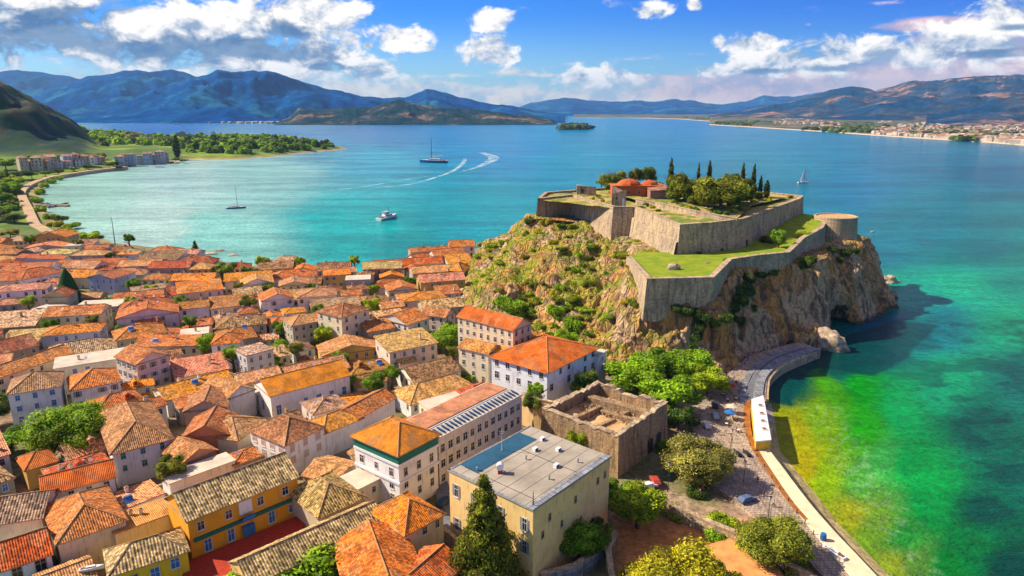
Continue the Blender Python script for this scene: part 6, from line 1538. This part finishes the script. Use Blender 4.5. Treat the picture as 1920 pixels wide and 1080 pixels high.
# rocks in the water
def boulder(name, label, base, s, seed, mat='rockm', group=None, cat='rock'):
    bm = bmesh.new(); bmesh.ops.create_icosphere(bm, subdivisions=4, radius=1)
    for v in bm.verts:
        n = mnoise.fractal(v.co * 1.3 + Vector((seed * 3.1, 0, 0)), 1.0, 2.0, 5); v.co *= 1 + .35 * n
        v.co = Vector((v.co.x * s[0], v.co.y * s[1], v.co.z * s[2]))
    me = bpy.data.meshes.new(name); bm.to_mesh(me); bm.free(); me.materials.append(M[mat]); me.polygons.foreach_set('use_smooth', [True] * len(me.polygons))
    o = link(name, me); o.location = base; tag(o, label, cat, group); return o
m, nt, bs = new_mat('weathered_rock'); M['rockm'] = m; tcf = coords(nt); g = geo(nt)
n = nt.noise(g['Position'], .35, 8, .7); n2 = nt.noise(g['Position'], 1.8, 6, .75)
nt.put(bs.inputs['Base Color'], nt.mix(nt.ss(n2, .5, .65), nt.mix(nt.ss(n, .4, .6), (.60, .48, .36), (.38, .27, .17)), (.16, .12, .09))); bs.inputs['Roughness'].default_value = .95; nt.put(bs.inputs['Normal'], nt.bump(nt.add(n, n2), .4, 1))
boulder('boulder', 'smooth grey boulder lying in the water at the end of the curved quay', P(1556, 644, 2.0), (7.0, 4.0, 5.2), 2).rotation_euler = (0, .25, R(-38))
boulder('rock_islet', 'small orange brown rock islet right of the cliff', P(1668, 528, .3), (4.5, 3.2, 3.2), 4)
boulder('stone_block', 'grey broken monument block on the sunlit lawn', P(1263, 502, 33.1), (2.6, 1.5, 1.4), 6)
boulder('stone', 'small brown stone right of the grey block on the lawn', P(1327, 493, 32.6), (.9, .7, .5), 7)
for i, (a, b, s) in enumerate(((392,476,5),(412,470,3.6),(437,479,3.4))): boulder('reef_rock', f'{["left","middle","right"][i]} low mossy rock in the bay beside the lone shore cypress', P(a, b, .1), (s, s * .6, .8), 10 + i, group='mossy rocks in the bay')
jt = thing('stone_jetty', 'short curved rubble jetty reaching into the bay from the coast path', 'jetty', P(92, 384, 0)); jl = jt.location; jr = random.Random(3); mb = MB()
for k in range(230):
    t = jr.random(); p = P(74 + 44 * t, 383 + 4 * math.sin(t * 3), .6) - jl; s = jr.uniform(1, 2.6)
    mb.box((p.x, p.y + jr.gauss(0, 4.0), jr.uniform(.2, 1.6)), (s, s * .8, s * .7), 'quay' if jr.random() < .6 else 'coping', rz=jr.random() * 3, top=.7)
mb.build('rubble', jt); mb = MB(); p = P(96, 385, 1.2) - jl; mb.box((p.x, p.y, .9), (33, 5, 1.6), 'coping'); mb.build('deck', jt)
# islet far out
isl = boulder('island', 'x', P(1078, 241, 0), (88, 40, 22), 9); 
for k_ in ('label', 'category'): del isl[k_]
tag(isl, kind='structure'); isl.data.materials[0] = M['hill_low']
o = wood('wood', 'dark trees covering the little island in the strait', [(1052,242.3),(1104,242.3),(1100,239.6),(1058,239.6)], 90, 16, 30, (.02,.05,.02), 8, zbase=3)
for v_ in o.data.vertices:
    if v_.co.z < 2: v_.co.z = 2
# leaning pole
pl = thing('pole', 'tall dark leaning pole on the shore of the left bay', 'pole', P(216, 459, 1.6)); top = PD(209, 408, pl.location.y) - pl.location
mb = MB(); mb.tube([(0, 0, -.5), tuple(top)], [.32, .16], 'dark', 8); mb.build('mast', pl); mb = MB(); mb.tube([(0, 0, -.5), (0, 0, .5)], [.6, .5], 'quay', 8); mb.build('foot', pl)
# beach pavilion
pv_ = thing('beach_kiosk', 'long low white roofed beach kiosk with square skylights and a yellow end wall', 'kiosk', P(1427, 800, 3.4)); o_ = pv_.location
q = [P(a, b, 6.2) for a, b in ((1409,750),(1430,743),(1446,824),(1418,827))]
mb = MB(); ql = [(p.x - o_.x, p.y - o_.y) for p in (q[3], q[2], q[1], q[0])]; mb.prism(ql, -3, 2.6, 'yellow'); mb.build('wall', pv_)
cc2 = (sum(a for a, _ in ql) / 4, sum(b for _, b in ql) / 4); qr = [(cc2[0] + (a - cc2[0]) * 1.06, cc2[1] + (b - cc2[1]) * 1.03) for a, b in ql]
mb = MB(); mb.prism(qr, 2.6, 2.95, 'white'); mb.build('roof', pv_)
for s in (.22, .42, .6, .78):
    p = q[0] + (q[3] - q[0]) * s; p2 = q[1] + (q[2] - q[1]) * s; c_ = p * .35 + p2 * .65 - o_
    mb = MB(); mb.box((c_.x, c_.y, 3.05), (1.5, 1.5, .22), 'frame'); mb.box((c_.x, c_.y, 3.18), (1.0, 1.0, .06), 'wood'); mb.build('skylight', pv_)
# pale and grey garden walls lower right
def lowwall(label, pts, ztop, zb, th, mat, inw, name='garden_wall'):
    t_ = thing(name, label, 'wall', P(*pts[0], zb)); wall_run('w', rel([W3(a, b, ztop) for a, b in pts], t_.location), [zb - t_.location.z - 1] * len(pts), th, mat, .02, False, (inw[0] - t_.location.x, inw[1] - t_.location.y), t_)
lowwall('pale stone garden wall running down past the bright green tree', [(1150,905),(1200,925),(1242,938),(1300,962),(1350,984),(1422,1012)], 5.6, 3, .9, 'coping', (0, 60))
lowwall('grey retaining wall beside the ramp right of the flat roofed block', [(1012,1075),(1075,1058),(1110,1035),(1150,995)], 5.6, 2.5, .9, 'quay', (0, 60))
lowwall('curved stone wall with coping below the big feathery tree', [(1150,1000),(1136,1030),(1142,1075),(1160,1120)], 6, 2.5, .9, 'rubble', (60, 110))
lowwall('low stone wall beside the lane left of the flat roofed block', [(826,985),(846,1000),(866,1018)], 6.5, 3, .6, 'coping', (0, 60))
lowwall('kerb wall under the large tree beside the beach path', [(1440,1040),(1500,1065),(1560,1100)], 4.4, 3, .6, 'coping', (0, 60))
lowwall('pale courtyard wall before the white house with the brown hipped roof', [(222,935),(262,925),(312,908)], 7.2, 4, .5, 'coping', (-60, 170))
# street lamp with signs
lp = thing('street_lamp', 'dark street lamp post with a white lamp head and a green sign', 'street lamp', P(1252, 922, 3.3))
hz_ = PD(1252, 872, lp.location.y).z - 3.3
mb = MB(); mb.tube([(0, 0, 0), (0, 0, hz_)], [.09, .06], 'dark', 8); mb.tube([(0, 0, 0), (0, 0, .4)], [.18, .15], 'dark', 8); mb.build('pole', lp)
mb = MB(); mb.box((0, 0, hz_ + .25), (.5, .5, .6), 'white', top=1.2); mb.box((0, 0, hz_ + .6), (.65, .65, .1), 'dark'); mb.build('lamp_head', lp)
mb = MB(); mb.tube([(0, -.1, hz_ * .62), (0, -.16, hz_ * .62)], [.42, .42], 'green', 14); mb.build('sign', lp)
# benches
for (a, b, l) in ((1384,853,'left dark bench of the pair on the pale promenade'), (1401,853,'right dark bench of the pair on the pale promenade')):
    t_ = thing('bench', l, 'bench', P(a, b, 3.37), R(100), 'benches on the promenade')
    mb = MB(); mb.box((0, 0, .48), (2.6, 1.3, .12), 'dark'); mb.build('seat', t_); mb = MB(); mb.box((0, .6, .9), (2.6, .1, .8), 'dark'); mb.build('backrest', t_)
    for s in (-1, 1): mb = MB(); mb.box((s * 1.1, 0, .21), (.1, 1.1, .42), 'dark'); mb.build('leg', t_)
# parked vehicle by the grove
def car(label, base, rz, col, name='parked_car', cat='car', grp=None):
    t_ = thing(name, label, cat, base, rz, grp); mb = MB()
    prof = [(-2.1, .35), (2.1, .35), (2.15, .75), (1.2, .95), (.6, 1.42), (-1.3, 1.45), (-1.95, 1.0), (-2.15, .8)]
    for s in (-1, 1):
        f = [(x, s * (.85 if z < 1.1 else .7), z) for x, z in prof]; mb.face(f if s > 0 else f[::-1], 'cloth')
    for i in range(len(prof)):
        a, b = prof[i], prof[(i + 1) % len(prof)]; wa, wb_ = (.85 if a[1] < 1.1 else .7), (.85 if b[1] < 1.1 else .7)
        mb.face([(a[0], -wa, a[1]), (b[0], -wb_, b[1]), (b[0], wb_, b[1]), (a[0], wa, a[1])], 'cloth')
    mb.build('body', t_, color=col)
    mb = MB(); mb.box((-.35, 0, 1.2), (1.7, 1.58, .3), 'glass', top=.92); mb.face([(1.18, -.7, .99), (1.18, .7, .99), (.63, .62, 1.40), (.63, -.62, 1.40)], 'glass'); mb.build('window', t_)
    for x in (-1.3, 1.35):
        for s in (-1, 1): mb = MB(); mb.tube([(x, s * .75, .33), (x, s * .93, .33)], [.33, .33], 'dark', 14); mb.tube([(x, s * .93, .33), (x, s * .95, .33)], [.18, .16], 'grey', 10); mb.build('wheel', t_)
    return t_
car('dark van like car parked under the grove beside the promenade', P(1340, 762, 3.4), R(80), (.03, .04, .06), grp='cars parked by the grove')
car('pale grey car parked in front of the dark one by the grove', P(1341, 783, 3.4), R(85), (.35, .38, .42), grp='cars parked by the grove')
car('dark blue car parked in the lane beside the green banded building', P(833, 945, 5.0), R(60), (.03, .05, .1))
# kiosk/stall roofs of the cafe at the grove
for (a, b, c_, l) in ((1368,735,'red','red cafe parasol on the promenade under the grove'), (1368,786,'blue','dark blue cafe parasol left of the paved strip'), (1372,775,'slabpale','peach parasol beside the dark blue one')):
    t_ = thing('parasol', l, 'parasol', P(a, b, 3.37), 0, 'cafe parasols on the promenade'); mb = MB()
    for k in range(8):
        p0 = (1.7 * math.cos(k * math.pi / 4), 1.7 * math.sin(k * math.pi / 4), 2.3); p1 = (1.7 * math.cos((k + 1) * math.pi / 4), 1.7 * math.sin((k + 1) * math.pi / 4), 2.3); mb.face([p0, p1, (0, 0, 2.95)], c_); mb.face([p0, (p0[0], p0[1], 2.1), (p1[0], p1[1], 2.1), p1][::-1], c_)
    mb.build('canopy', t_); mb = MB(); mb.tube([(0, 0, 0), (0, 0, 2.9)], [.04, .04], 'white', 6); mb.build('pole', t_); mb = MB(); mb.tube([(0, 0, 0), (0, 0, .12)], [.35, .3], 'grey', 10); mb.build('base', t_)

# cafe tables, bollards, planters
tb = MB(); tb.tube([(0, 0, .72), (0, 0, .76)], [.45, .45], 'white', 12); TTOP = tb.mesh('table_top'); tb = MB(); tb.tube([(0, 0, 0), (0, 0, .72)], [.05, .05], 'dark', 6); tb.tube([(0, 0, 0), (0, 0, .05)], [.28, .25], 'dark', 8); TLEG = tb.mesh('pedestal')
tb = MB(); tb.box((0, 0, .45), (.42, .42, .05), 'wood'); CSEAT = tb.mesh('seat'); tb = MB(); tb.box((0, .2, .7), (.42, .04, .4), 'wood'); CBACK = tb.mesh('backrest'); tb = MB(); [tb.box((i * .18, j * .18, .22), (.04, .04, .44), 'wood') for i in (-1, 1) for j in (-1, 1)]; CLEG = tb.mesh('legs')
for (a, b) in ((1356,742),(1364,752),(1374,762),(1362,768),(1380,750),(1378,788),(1384,810),(1362,798)):
    p = P(a, b, 3.37); t_ = thing('cafe_table', 'round white cafe table on the promenade beside the parasols', 'table', p, 0, 'cafe tables'); link('table_top', TTOP, t_); link('pedestal', TLEG, t_)
    for k in range(3):
        an_ = k * 2.1 + a; c_ = thing('cafe_chair', 'brown cafe chair drawn up to a white table on the promenade', 'chair', (p.x + .8 * math.cos(an_), p.y + .8 * math.sin(an_), p.z), an_ - math.pi / 2, 'cafe chairs')
        link('seat', CSEAT, c_); link('backrest', CBACK, c_); link('legs', CLEG, c_)
bo = MB(); bo.tube([(0, 0, 0), (0, 0, .7), (0, 0, .78), (0, 0, .92)], [.11, .10, .16, .12], 'dark', 10); BOL = bo.mesh('bollard')
for i, (a, b) in enumerate(((1401,760),(1400,780),(1400,800),(1405,818),(1411,836),(1424,856),(1438,876),(1452,897),(1467,918),(1483,940),(1499,962),(1514,982),(1530,1002))):
    o = link('bollard', BOL); o.location = P(a - 5, b, 3.37); tag(o, 'short dark bollard in the row along the brown gutter', 'bollard', 'bollards along the gutter')
for (a, b, w_) in ((1394,905,'third'),(1370,842,'second'),(1440,975,'fourth'),(1350,728,'first')):
    l_ = thing('street_lamp', f'{w_} slim promenade lamp counted from the cliff', 'street lamp', P(a, b, 3.37)); mb = MB(); mb.tube([(0, 0, 0), (0, 0, 5.2)], [.08, .05], 'dark', 7); mb.build('pole', l_); mb = MB(); mb.box((0, 0, 5.4), (.42, .42, .5), 'white', top=1.25); mb.box((0, 0, 5.7), (.6, .6, .08), 'dark'); mb.build('lamp_head', l_)
for (a, b, c_, l) in ((1323,800,(.6,.6,.6),'silver car parked under the grove edge, nearest the ruin'),(1228,905,(.4,.05,.04),'red car parked in the shade below the ruin arches'),(1216,915,(.7,.7,.7),'white car parked below the ruin left of the red one'),(1400,940,(.1,.14,.25),'navy car parked below the wide olive tree')):
    car(l, P(a, b, 3.37 if a > 1300 else 3.2), R(fb0.uniform(20, 100)), c_)

# ------------------------------------------------------------------ people
def person_mesh(pose):
    J = {'pelvis': (0, 0, .95, .15), 'waist': (0, .01, 1.12, .13), 'chest': (0, .0, 1.32, .15), 'neck': (0, 0, 1.50, .055), 'head0': (0, -.01, 1.58, .075), 'head': (0, -.02, 1.68, .095), 'top': (0, -.01, 1.75, .07)}
    E = [('pelvis', 'waist'), ('waist', 'chest'), ('chest', 'neck'), ('neck', 'head0'), ('head0', 'head'), ('head', 'top')]
    st = {'stand': .02, 'walk': .26, 'stride': .34}[pose]
    for s, sg_ in (('l', 1), ('r', -1)):
        f = sg_ * st
        J['hip' + s] = (.10 * sg_, 0, .88, .10); J['knee' + s] = (.11 * sg_, -.5 * f - .03, .50, .065); J['ank' + s] = (.11 * sg_, -f, .09, .042); J['toe' + s] = (.12 * sg_, -f - .16, .035, .035)
        J['sho' + s] = (.20 * sg_, 0, 1.42, .06); J['elb' + s] = (.25 * sg_, .5 * f, 1.14, .043); J['wri' + s] = (.24 * sg_, .9 * f - .10, .90, .03); J['han' + s] = (.24 * sg_, .9 * f - .13, .81, .034)
        E += [('pelvis', 'hip' + s), ('hip' + s, 'knee' + s), ('knee' + s, 'ank' + s), ('ank' + s, 'toe' + s), ('chest', 'sho' + s), ('sho' + s, 'elb' + s), ('elb' + s, 'wri' + s), ('wri' + s, 'han' + s)]
        for k in range(5):
            J[f'f{s}{k}'] = ((.24 + .012 * (k - 2)) * sg_ if k < 4 else .24 * sg_, .9 * f - .15 - (.025 if k == 4 else 0) + .014 * (k - 2), .735 if k < 4 else .77, .010); E.append(('han' + s, f'f{s}{k}'))
    keys = list(J); me = bpy.data.meshes.new('p'); me.from_pydata([J[k][:3] for k in keys], [(keys.index(a), keys.index(b)) for a, b in E], [])
    o = bpy.data.objects.new('p', me); COL.objects.link(o); md = o.modifiers.new('s', 'SKIN')
    for i, k in enumerate(keys): me.skin_vertices[0].data[i].radius = (J[k][3], J[k][3] * (.8 if k in ('chest', 'waist', 'pelvis') else 1)); me.skin_vertices[0].data[i].use_root = (k == 'pelvis')
    o.modifiers.new('u', 'SUBSURF').levels = 1
    dg = bpy.context.evaluated_depsgraph_get(); me2 = bpy.data.meshes.new_from_object(o.evaluated_get(dg)); bpy.data.objects.remove(o)
    for nm in ('cloth', 'dark', 'skin', 'hair'): me2.materials.append(M[nm])
    for p_ in me2.polygons:
        c_ = p_.center; p_.use_smooth = True
        p_.material_index = 3 if c_.z > 1.70 or (c_.z > 1.60 and c_.y > .02) else 2 if c_.z > 1.47 or (abs(c_.x) > .215 and c_.z < 1.2 and c_.z > .6) else 0 if c_.z > .98 else 1
    me2.name = 'person'; return me2
PM = {k: person_mesh(k) for k in ('stand', 'walk', 'stride')}
PPL = [(1397,672,'walk',(.6,.6,.6)),(1404,668,'stand',(.03,.04,.08)),(1390,680,'stand',(.05,.05,.07)),(1396,684,'walk',(.1,.2,.45)),(1413,664,'walk',(.85,.25,.08)),(1402,676,'stride',(.12,.2,.5)),(1438,656,'stand',(.04,.04,.05)),(1447,652,'walk',(.05,.05,.05)),(1450,653,'stand',(.5,.5,.5)),
       (1376,712,'walk',(.3,.4,.6)),(1374,704,'stride',(.6,.65,.7)),(1380,722,'stand',(.04,.04,.05)),(1389,690,'stand',(.15,.25,.5)),(1317,925,'walk',(.6,.05,.04)),(1312,928,'stand',(.7,.7,.7)),(1467,648,'stand',(.03,.03,.03))]
pos_words = ['pale top walking at the left of the crowd under the cliff', 'dark clothes standing at the back of the crowd under the cliff', 'dark clothes standing at the front of the crowd', 'blue top walking at the front of the crowd', 'orange top walking at the right of the crowd', 'blue top striding in the middle of the crowd',
  'black clothes standing near the far quay end', 'black clothes walking near the far quay end', 'grey top standing near the far quay end', 'light blue top walking by the grey kerb curve', 'pale top striding behind the light blue walker', 'dark clothes standing beside the red parasol', 'navy top standing below the crowd', 'red top walking under the olive tree', 'white top standing under the olive tree', 'black clothes standing alone closest to the quay end']
for (a, b) in ((1352,790),(1360,812),(1372,830),(1420,905),(1450,950),(1395,870),(1378,770),(1345,815),(1432,930),(1462,985),(1385,800),(1392,716),(1385,736),(1425,662)):
    PPL.append((a, b, rnd.choice(['stand', 'walk', 'stride']), rnd.choice([(.7,.7,.7),(.05,.06,.1),(.5,.08,.05),(.1,.2,.5),(.6,.5,.3)])))
strollers = len(pos_words)
pr = random.Random(9)
for (a, b, ps, c_), w_ in zip(PPL, pos_words + [None] * 14):
    me_ = PM[ps]; o = link('person', me_, color=c_); o.location = P(a, b, 3.38); o.rotation_euler = (0, 0, pr.random() * 6.28); o.scale = (1.05,) * 3; tag(o, 'person in ' + w_ if w_ else 'person strolling on the sunny paving of the promenade', 'person', 'people on the promenade' if w_ else 'strollers on the sunny promenade')

# ------------------------------------------------------------------ fortress buildings
rb = thing('domed_building', 'red building with two low red domes on top of the fortress', 'building', P(1198, 372, 46.6)); o_ = rb.location
mb = MB(); mb.box((0, 6, 3), (26, 11, 6), 'redwall' if 'redwall' in M else 'wall'); w_ = mb.build('wall', rb, color=(.50, .10, .035)); 
mb = MB(); mb.box((0, 6, 6.15), (27, 12, .35), 'roof'); mb.build('cornice', rb, color=(.72, .16, .03))
for (x, y, r_) in ((-4.5, 5.6, 6.0), (6.2, 6.5, 4.4)):
    mb = MB(); N_ = 8
    for i in range(6):
        for k in range(N_):
            def dp(i_, k_): f_ = i_ / 6 * math.pi / 2; return (x + r_ * math.cos(f_) * math.cos(2 * math.pi * k_ / N_), y + r_ * math.cos(f_) * math.sin(2 * math.pi * k_ / N_), 6.3 + r_ * .5 * math.sin(f_))
            mb.face([dp(i, k), dp(i, k + 1), dp(i + 1, k + 1), dp(i + 1, k)], 'smooth_roof')
    mb.build('dome', rb, color=(.70, .13, .025), smooth=False)
for x in (-10, -5, 0, 5, 10):
    o = link('window', WM['dark'], rb, (x, .48, 3.2)); o.scale = (1.3, 1, 1.4)
an = thing('stone_shed', 'grey purple stone annex with a lean roof right of the red domed building', 'building', P(1236, 376, 46.6)); mb = MB(); mb.box((0, 4, 2.4), (9, 8, 4.8), 'wall'); mb.build('wall', an, color=(.34, .17, .14)); mb = MB(); mb.face([(-4.8, -.4, 4.8), (4.8, -.4, 5.4), (4.8, 8.4, 6.2), (-4.8, 8.4, 5.6)], 'roof'); mb.box((0, 4, 4.7), (9.4, 8.4, .2), 'roof'); mb.build('roof', an, color=(.50, .22, .14))
tw_ = thing('ruined_tower', 'broken grey stone tower with a white door at the left of the fortress', 'tower', P(1160, 388, 45.6)); mb = MB()
rng_ = [(-3.4, 0), (3.2, -.6), (3.8, 4.5), (-2.6, 5)]; mb.prism(rng_, 0, [6.0, 8.2, 6.6, 9.4], 'fort'); mb.build('wall', tw_)
mb = MB(); mb.box((2.0, -.62, 2.2), (1.2, .25, 4.2), 'white', top=.6); mb.build('door', tw_); o = link('window', WM['dark'], tw_, (-1.2, -.32, 4.2))
fr_ = thing('ruined_wall', 'old fragment of stone wall behind the left fortress corner', 'wall', P(1100, 366, 46.5)); mb = MB(); mb.prism([(-5, 3), (5, 2), (5.2, 3.2), (-5, 4.2)], 0, [4.8, 4.0, 3.6, 5.2], 'fort'); mb.build('wall', fr_)
mb = MB(); mb.box((-2, 2.6, 2), (1.2, .5, 2.2), 'dark'); mb.build('opening', fr_)

# ------------------------------------------------------------------ far buildings
fb = random.Random(21)
def block(label, px, py, w, d, h, rc, wc, group, z=None, rot=0.0, name='apartment_block', cat='apartment block', roof='gable', cols=None):
    b = P(px, py, 3) ; zg = 3.0
    rz = math.atan2(b.x, b.y) * -1 + rot; u = Vector((math.cos(rz), math.sin(rz))); c = Vector((b.x, b.y)) + Vector((-u.y, u.x)) * d / 2
    build_house(name, c, u, w, d, zg, zg + h, roof, 'u', 3.0, rc, wc, label, group=group, cat=cat, rows=3, colgap=4.5, wsize=1.8, rowgap=4.2, skip=.1, sides='F')
FB = 'apartment blocks along the bay shore'
ordn = ['first','second','third','fourth','fifth','sixth','seventh','eighth','ninth','tenth','eleventh','twelfth','thirteenth','fourteenth','fifteenth']
for i in range(15):
    a = 50 + i * 10.2 + fb.uniform(-1.5, 1.5); b = 327 - i * 1.25 + fb.uniform(-1, 1); wn = fb.choice(['stone grey', 'pinkish', 'pinkish', 'cream', 'pale blue', 'beige', 'white'])
    block(f'{ordn[i]} building from the left in the row along the bay shore', a, b, fb.uniform(9, 14), fb.uniform(10, 18), fb.uniform(12, 23), fb.choice([(.62,.26,.12),(.50,.22,.12),(.70,.42,.24)]), tuple(k * .9 for k in WALLC[wn]), FB, rot=fb.uniform(-.35, .35), roof=fb.choice(['gable', 'hip', 'hip', 'flat']))
for i in range(9):
    a = 224 + i * 11 + fb.uniform(-1.5, 1.5); b = 309 - i * 0.8 + fb.uniform(-1, 1)
    block(f'{ordn[i]} building from the left in the bluish shore group by the wood', a, b, fb.uniform(10, 15), 14, fb.uniform(10, 19), fb.choice([(.5,.28,.18),(.6,.35,.22)]), fb.choice([(.34,.38,.46),(.45,.42,.42),(.55,.45,.4)]), 'bluish shore buildings by the wood', rot=fb.uniform(-.3, .3), roof=fb.choice(['gable', 'flat', 'hip']))
for a, b, h, r_ in ((60,334,9,8),(86,330,8,7),(110,328,9,8),(140,322,8,7),(165,318,8,7),(205,315,10,9),(214,312,9,8),(225,318,7,6),(190,300,12,10),(120,305,14,12),(60,308,14,13),(90,306,13,12),(150,303,14,12),(330,303,8,8),(345,305,7,7),(320,309,6,6)):
    T(a, b, 'broad', h, r_, fb.choice([G2, G1, GD, (.06,.12,.02)]), 'round tree among the buildings of the bay shore', group='trees among the bay shore buildings')
for i, (a, b, w, h, l) in enumerate(((248,272,34,26,'left part of the red ruin in the wood'),(266,273,30,20,'middle part of the red ruin in the wood'),(282,273,28,24,'right part of the red ruin in the wood'))):
    block(l, a, b, w, 14, h, (.42, .14, .09), (.42, .20, .16), 'red ruins in the wood on the spit', name='ruin', cat='ruin', roof='flat')
tw2 = thing('stone_tower', 'grey pink square tower standing above the wood on the spit', 'tower', P(340, 268, 5)); mb = MB(); mb.prism([(-9, -9), (9, -9), (9, 9), (-9, 9)], 0, [24, 30, 28, 26], 'fort'); mb.build('wall', tw2); mb = MB(); mb.box((0, -9.1, 14), (3, .4, 6), 'dark'); mb.build('window', tw2)
T(333,296,'cypress',40,8,(.01,.025,.012),'broad black cone shaped tree on the shore under the stone tower', name='cypress', cat='cypress')
# far town on the right
def far_house(mb_, x, y, z, s, h, rz, wm, rmat):
    ca, sa = math.cos(rz), math.sin(rz)
    def q_(a, b, c): return (x + a * ca - b * sa, y + a * sa + b * ca, z + c)
    w, d = s, s * .7
    for a, b in (((-w, -d), (w, -d)), ((w, -d), (w, d)), ((w, d), (-w, d)), ((-w, d), (-w, -d))): mb_.face([q_(*a, -2), q_(*b, -2), q_(*b, h), q_(*a, h)], wm)
    mb_.face([q_(-w, -d, h), q_(w, -d, h), q_(w, 0, h + 2.5), q_(-w, 0, h + 2.5)], rmat); mb_.face([q_(w, d, h), q_(-w, d, h), q_(-w, 0, h + 2.5), q_(w, 0, h + 2.5)], rmat)
    mb_.face([q_(w, -d, h), q_(w, d, h), q_(w, 0, h + 2.5)], wm); mb_.face([q_(-w, d, h), q_(-w, -d, h), q_(-w, 0, h + 2.5)], wm)
M['terr'] = mat_plain('far_roof_tiles', (.36, .20, .12), .9, .1, .4, .02); M['farwall'] = mat_plain('far_plaster', (.52, .44, .36), .9, .1, .3, .02)
fr2 = random.Random(44); mbF = MB(); cnt = 0; ind = 0
def plain_z(x, y): 
    return 3
while cnt < 1200:
    px = fr2.uniform(1280, 1990); t_ = fr2.random() ** 1.6
    ysh = np.interp(px, [a for a, b in plain_px], [b for a, b in plain_px]) - 2.2
    py = ysh - t_ * (20 + 30 * (px - 1280) / 640)
    if py < 221: continue
    dens = vnoise(np.array([px / 46]), np.array([py / 7]))[0]
    if dens < .40 + .25 * (px < 1640): continue
    b = P(px, py, 6); zz = 2 + 10 * t_; b = P(px, py, zz)
    s = fr2.uniform(6, 13) * (1 + .5 * (fr2.random() < .1)); h = fr2.uniform(5, 11); rz = fr2.uniform(0, 3)
    if ind < 45 and t_ < .25 and px < 1930:
        m1 = MB(); far_house(m1, 0, 0, 0, s * 1.15, h * 1.1, rz, 'farwall', 'terr'); o = m1.build('house'); o.location = b
        tag(o, 'pale house with a reddish roof in the front row of the far right town', 'house', 'front row houses of the far town'); ind += 1
    else: far_house(mbF, b.x, b.y, b.z, s, h, rz, 'farwall', 'terr' if fr2.random() < .7 else 'farwall')
    cnt += 1
tag(mbF.build('far_town'), 'dense far town of tiny pale houses spread over the right hand plain', 'town', kind='stuff')
def farwood(label, n, seed, pxr, off, hmin=7, hmax=13):
    r_ = np.random.RandomState(seed); V = []; LV = []
    for _ in range(n):
        px = r_.uniform(*pxr); ysh = np.interp(px, [a for a, b in plain_px], [b for a, b in plain_px]); py = ysh - 2.0 - abs(r_.normal()) * off * (.4 + .6 * (px - 1200) / 700)
        if vnoise(np.array([px / 60 + 9]), np.array([py / 6 + 3]))[0] < .36 or py < 220: continue
        b = P(px, py, 4); h = r_.uniform(hmin, hmax); rad = h * r_.uniform(.8, 1.4); n_l = 40
        dv = r_.normal(size=(n_l, 3)); dv /= np.linalg.norm(dv, axis=1)[:, None]; dv[:, 2] = np.abs(dv[:, 2]); pos = np.array([b.x, b.y, b.z]) + dv * np.array([rad, rad, h]) * r_.uniform(.7, 1.1, (n_l, 1))
        t1 = np.cross(dv, r_.normal(size=dv.shape)); t1 /= np.linalg.norm(t1, axis=1)[:, None]; t2 = np.cross(dv, t1); s = rad * .45
        V.append(np.stack([pos - t1 * s, pos + t2 * s, pos + t1 * s, pos - t2 * s], 1).reshape(-1, 3)); LV.append(np.full(n_l * 4, r_.rand()))
    V = np.concatenate(V); me = np_mesh('wood', V, np.arange(len(V)).reshape(-1, 4), M['leaf'], False); at_ = me.attributes.new('lv', 'FLOAT', 'POINT'); at_.data.foreach_set('value', np.concatenate(LV)); o = link('wood', me, color=(.035, .075, .02)); tag(o, label, 'wood', kind='stuff')
farwood('dark green tree belts between the far town houses and the beach', 2300, 5, (1280, 1990), 12)
# white specks of a village under the blue mountain
mbv = MB(); 
for _ in range(45):
    px = fr2.gauss(480, 28) if fr2.random() < .7 else fr2.uniform(350, 560); b = P(px, 231.0 + fr2.uniform(-1.2, 0.3), 2); far_house(mbv, b.x, b.y, 1, fr2.uniform(8, 15), 9, fr2.random() * 3, 'farwall', 'farwall')
tag(mbv.build('village'), 'white specks of a village at the foot of the blue mountain', 'village', kind='stuff')

# ------------------------------------------------------------------ haze
HZ = True
if HZ:
    mb = MB(); mb.box((0, 7000, 640), (60000, 50000, 1290), 'glass'); hz = mb.build('haze'); hz.data.materials.clear(); hz.data.materials.append(None)
    m = bpy.data.materials.new('haze_air'); m.use_nodes = True; nt = NT(m.node_tree); nt.n.remove(nt.n['Principled BSDF'])
    pvn = nt.n.new('ShaderNodeVolumePrincipled'); pvn.inputs['Color'].default_value = (.30, .62, 1.0, 1); pvn.inputs['Density'].default_value = 3.2e-5; pvn.inputs['Anisotropy'].default_value = 0.0
    nt.l.new(pvn.outputs[0], nt.n['Material Output'].inputs['Volume']); hz.data.materials[0] = m; tag(hz, 'pale blue air between the camera and the far mountains', 'haze', kind='stuff')
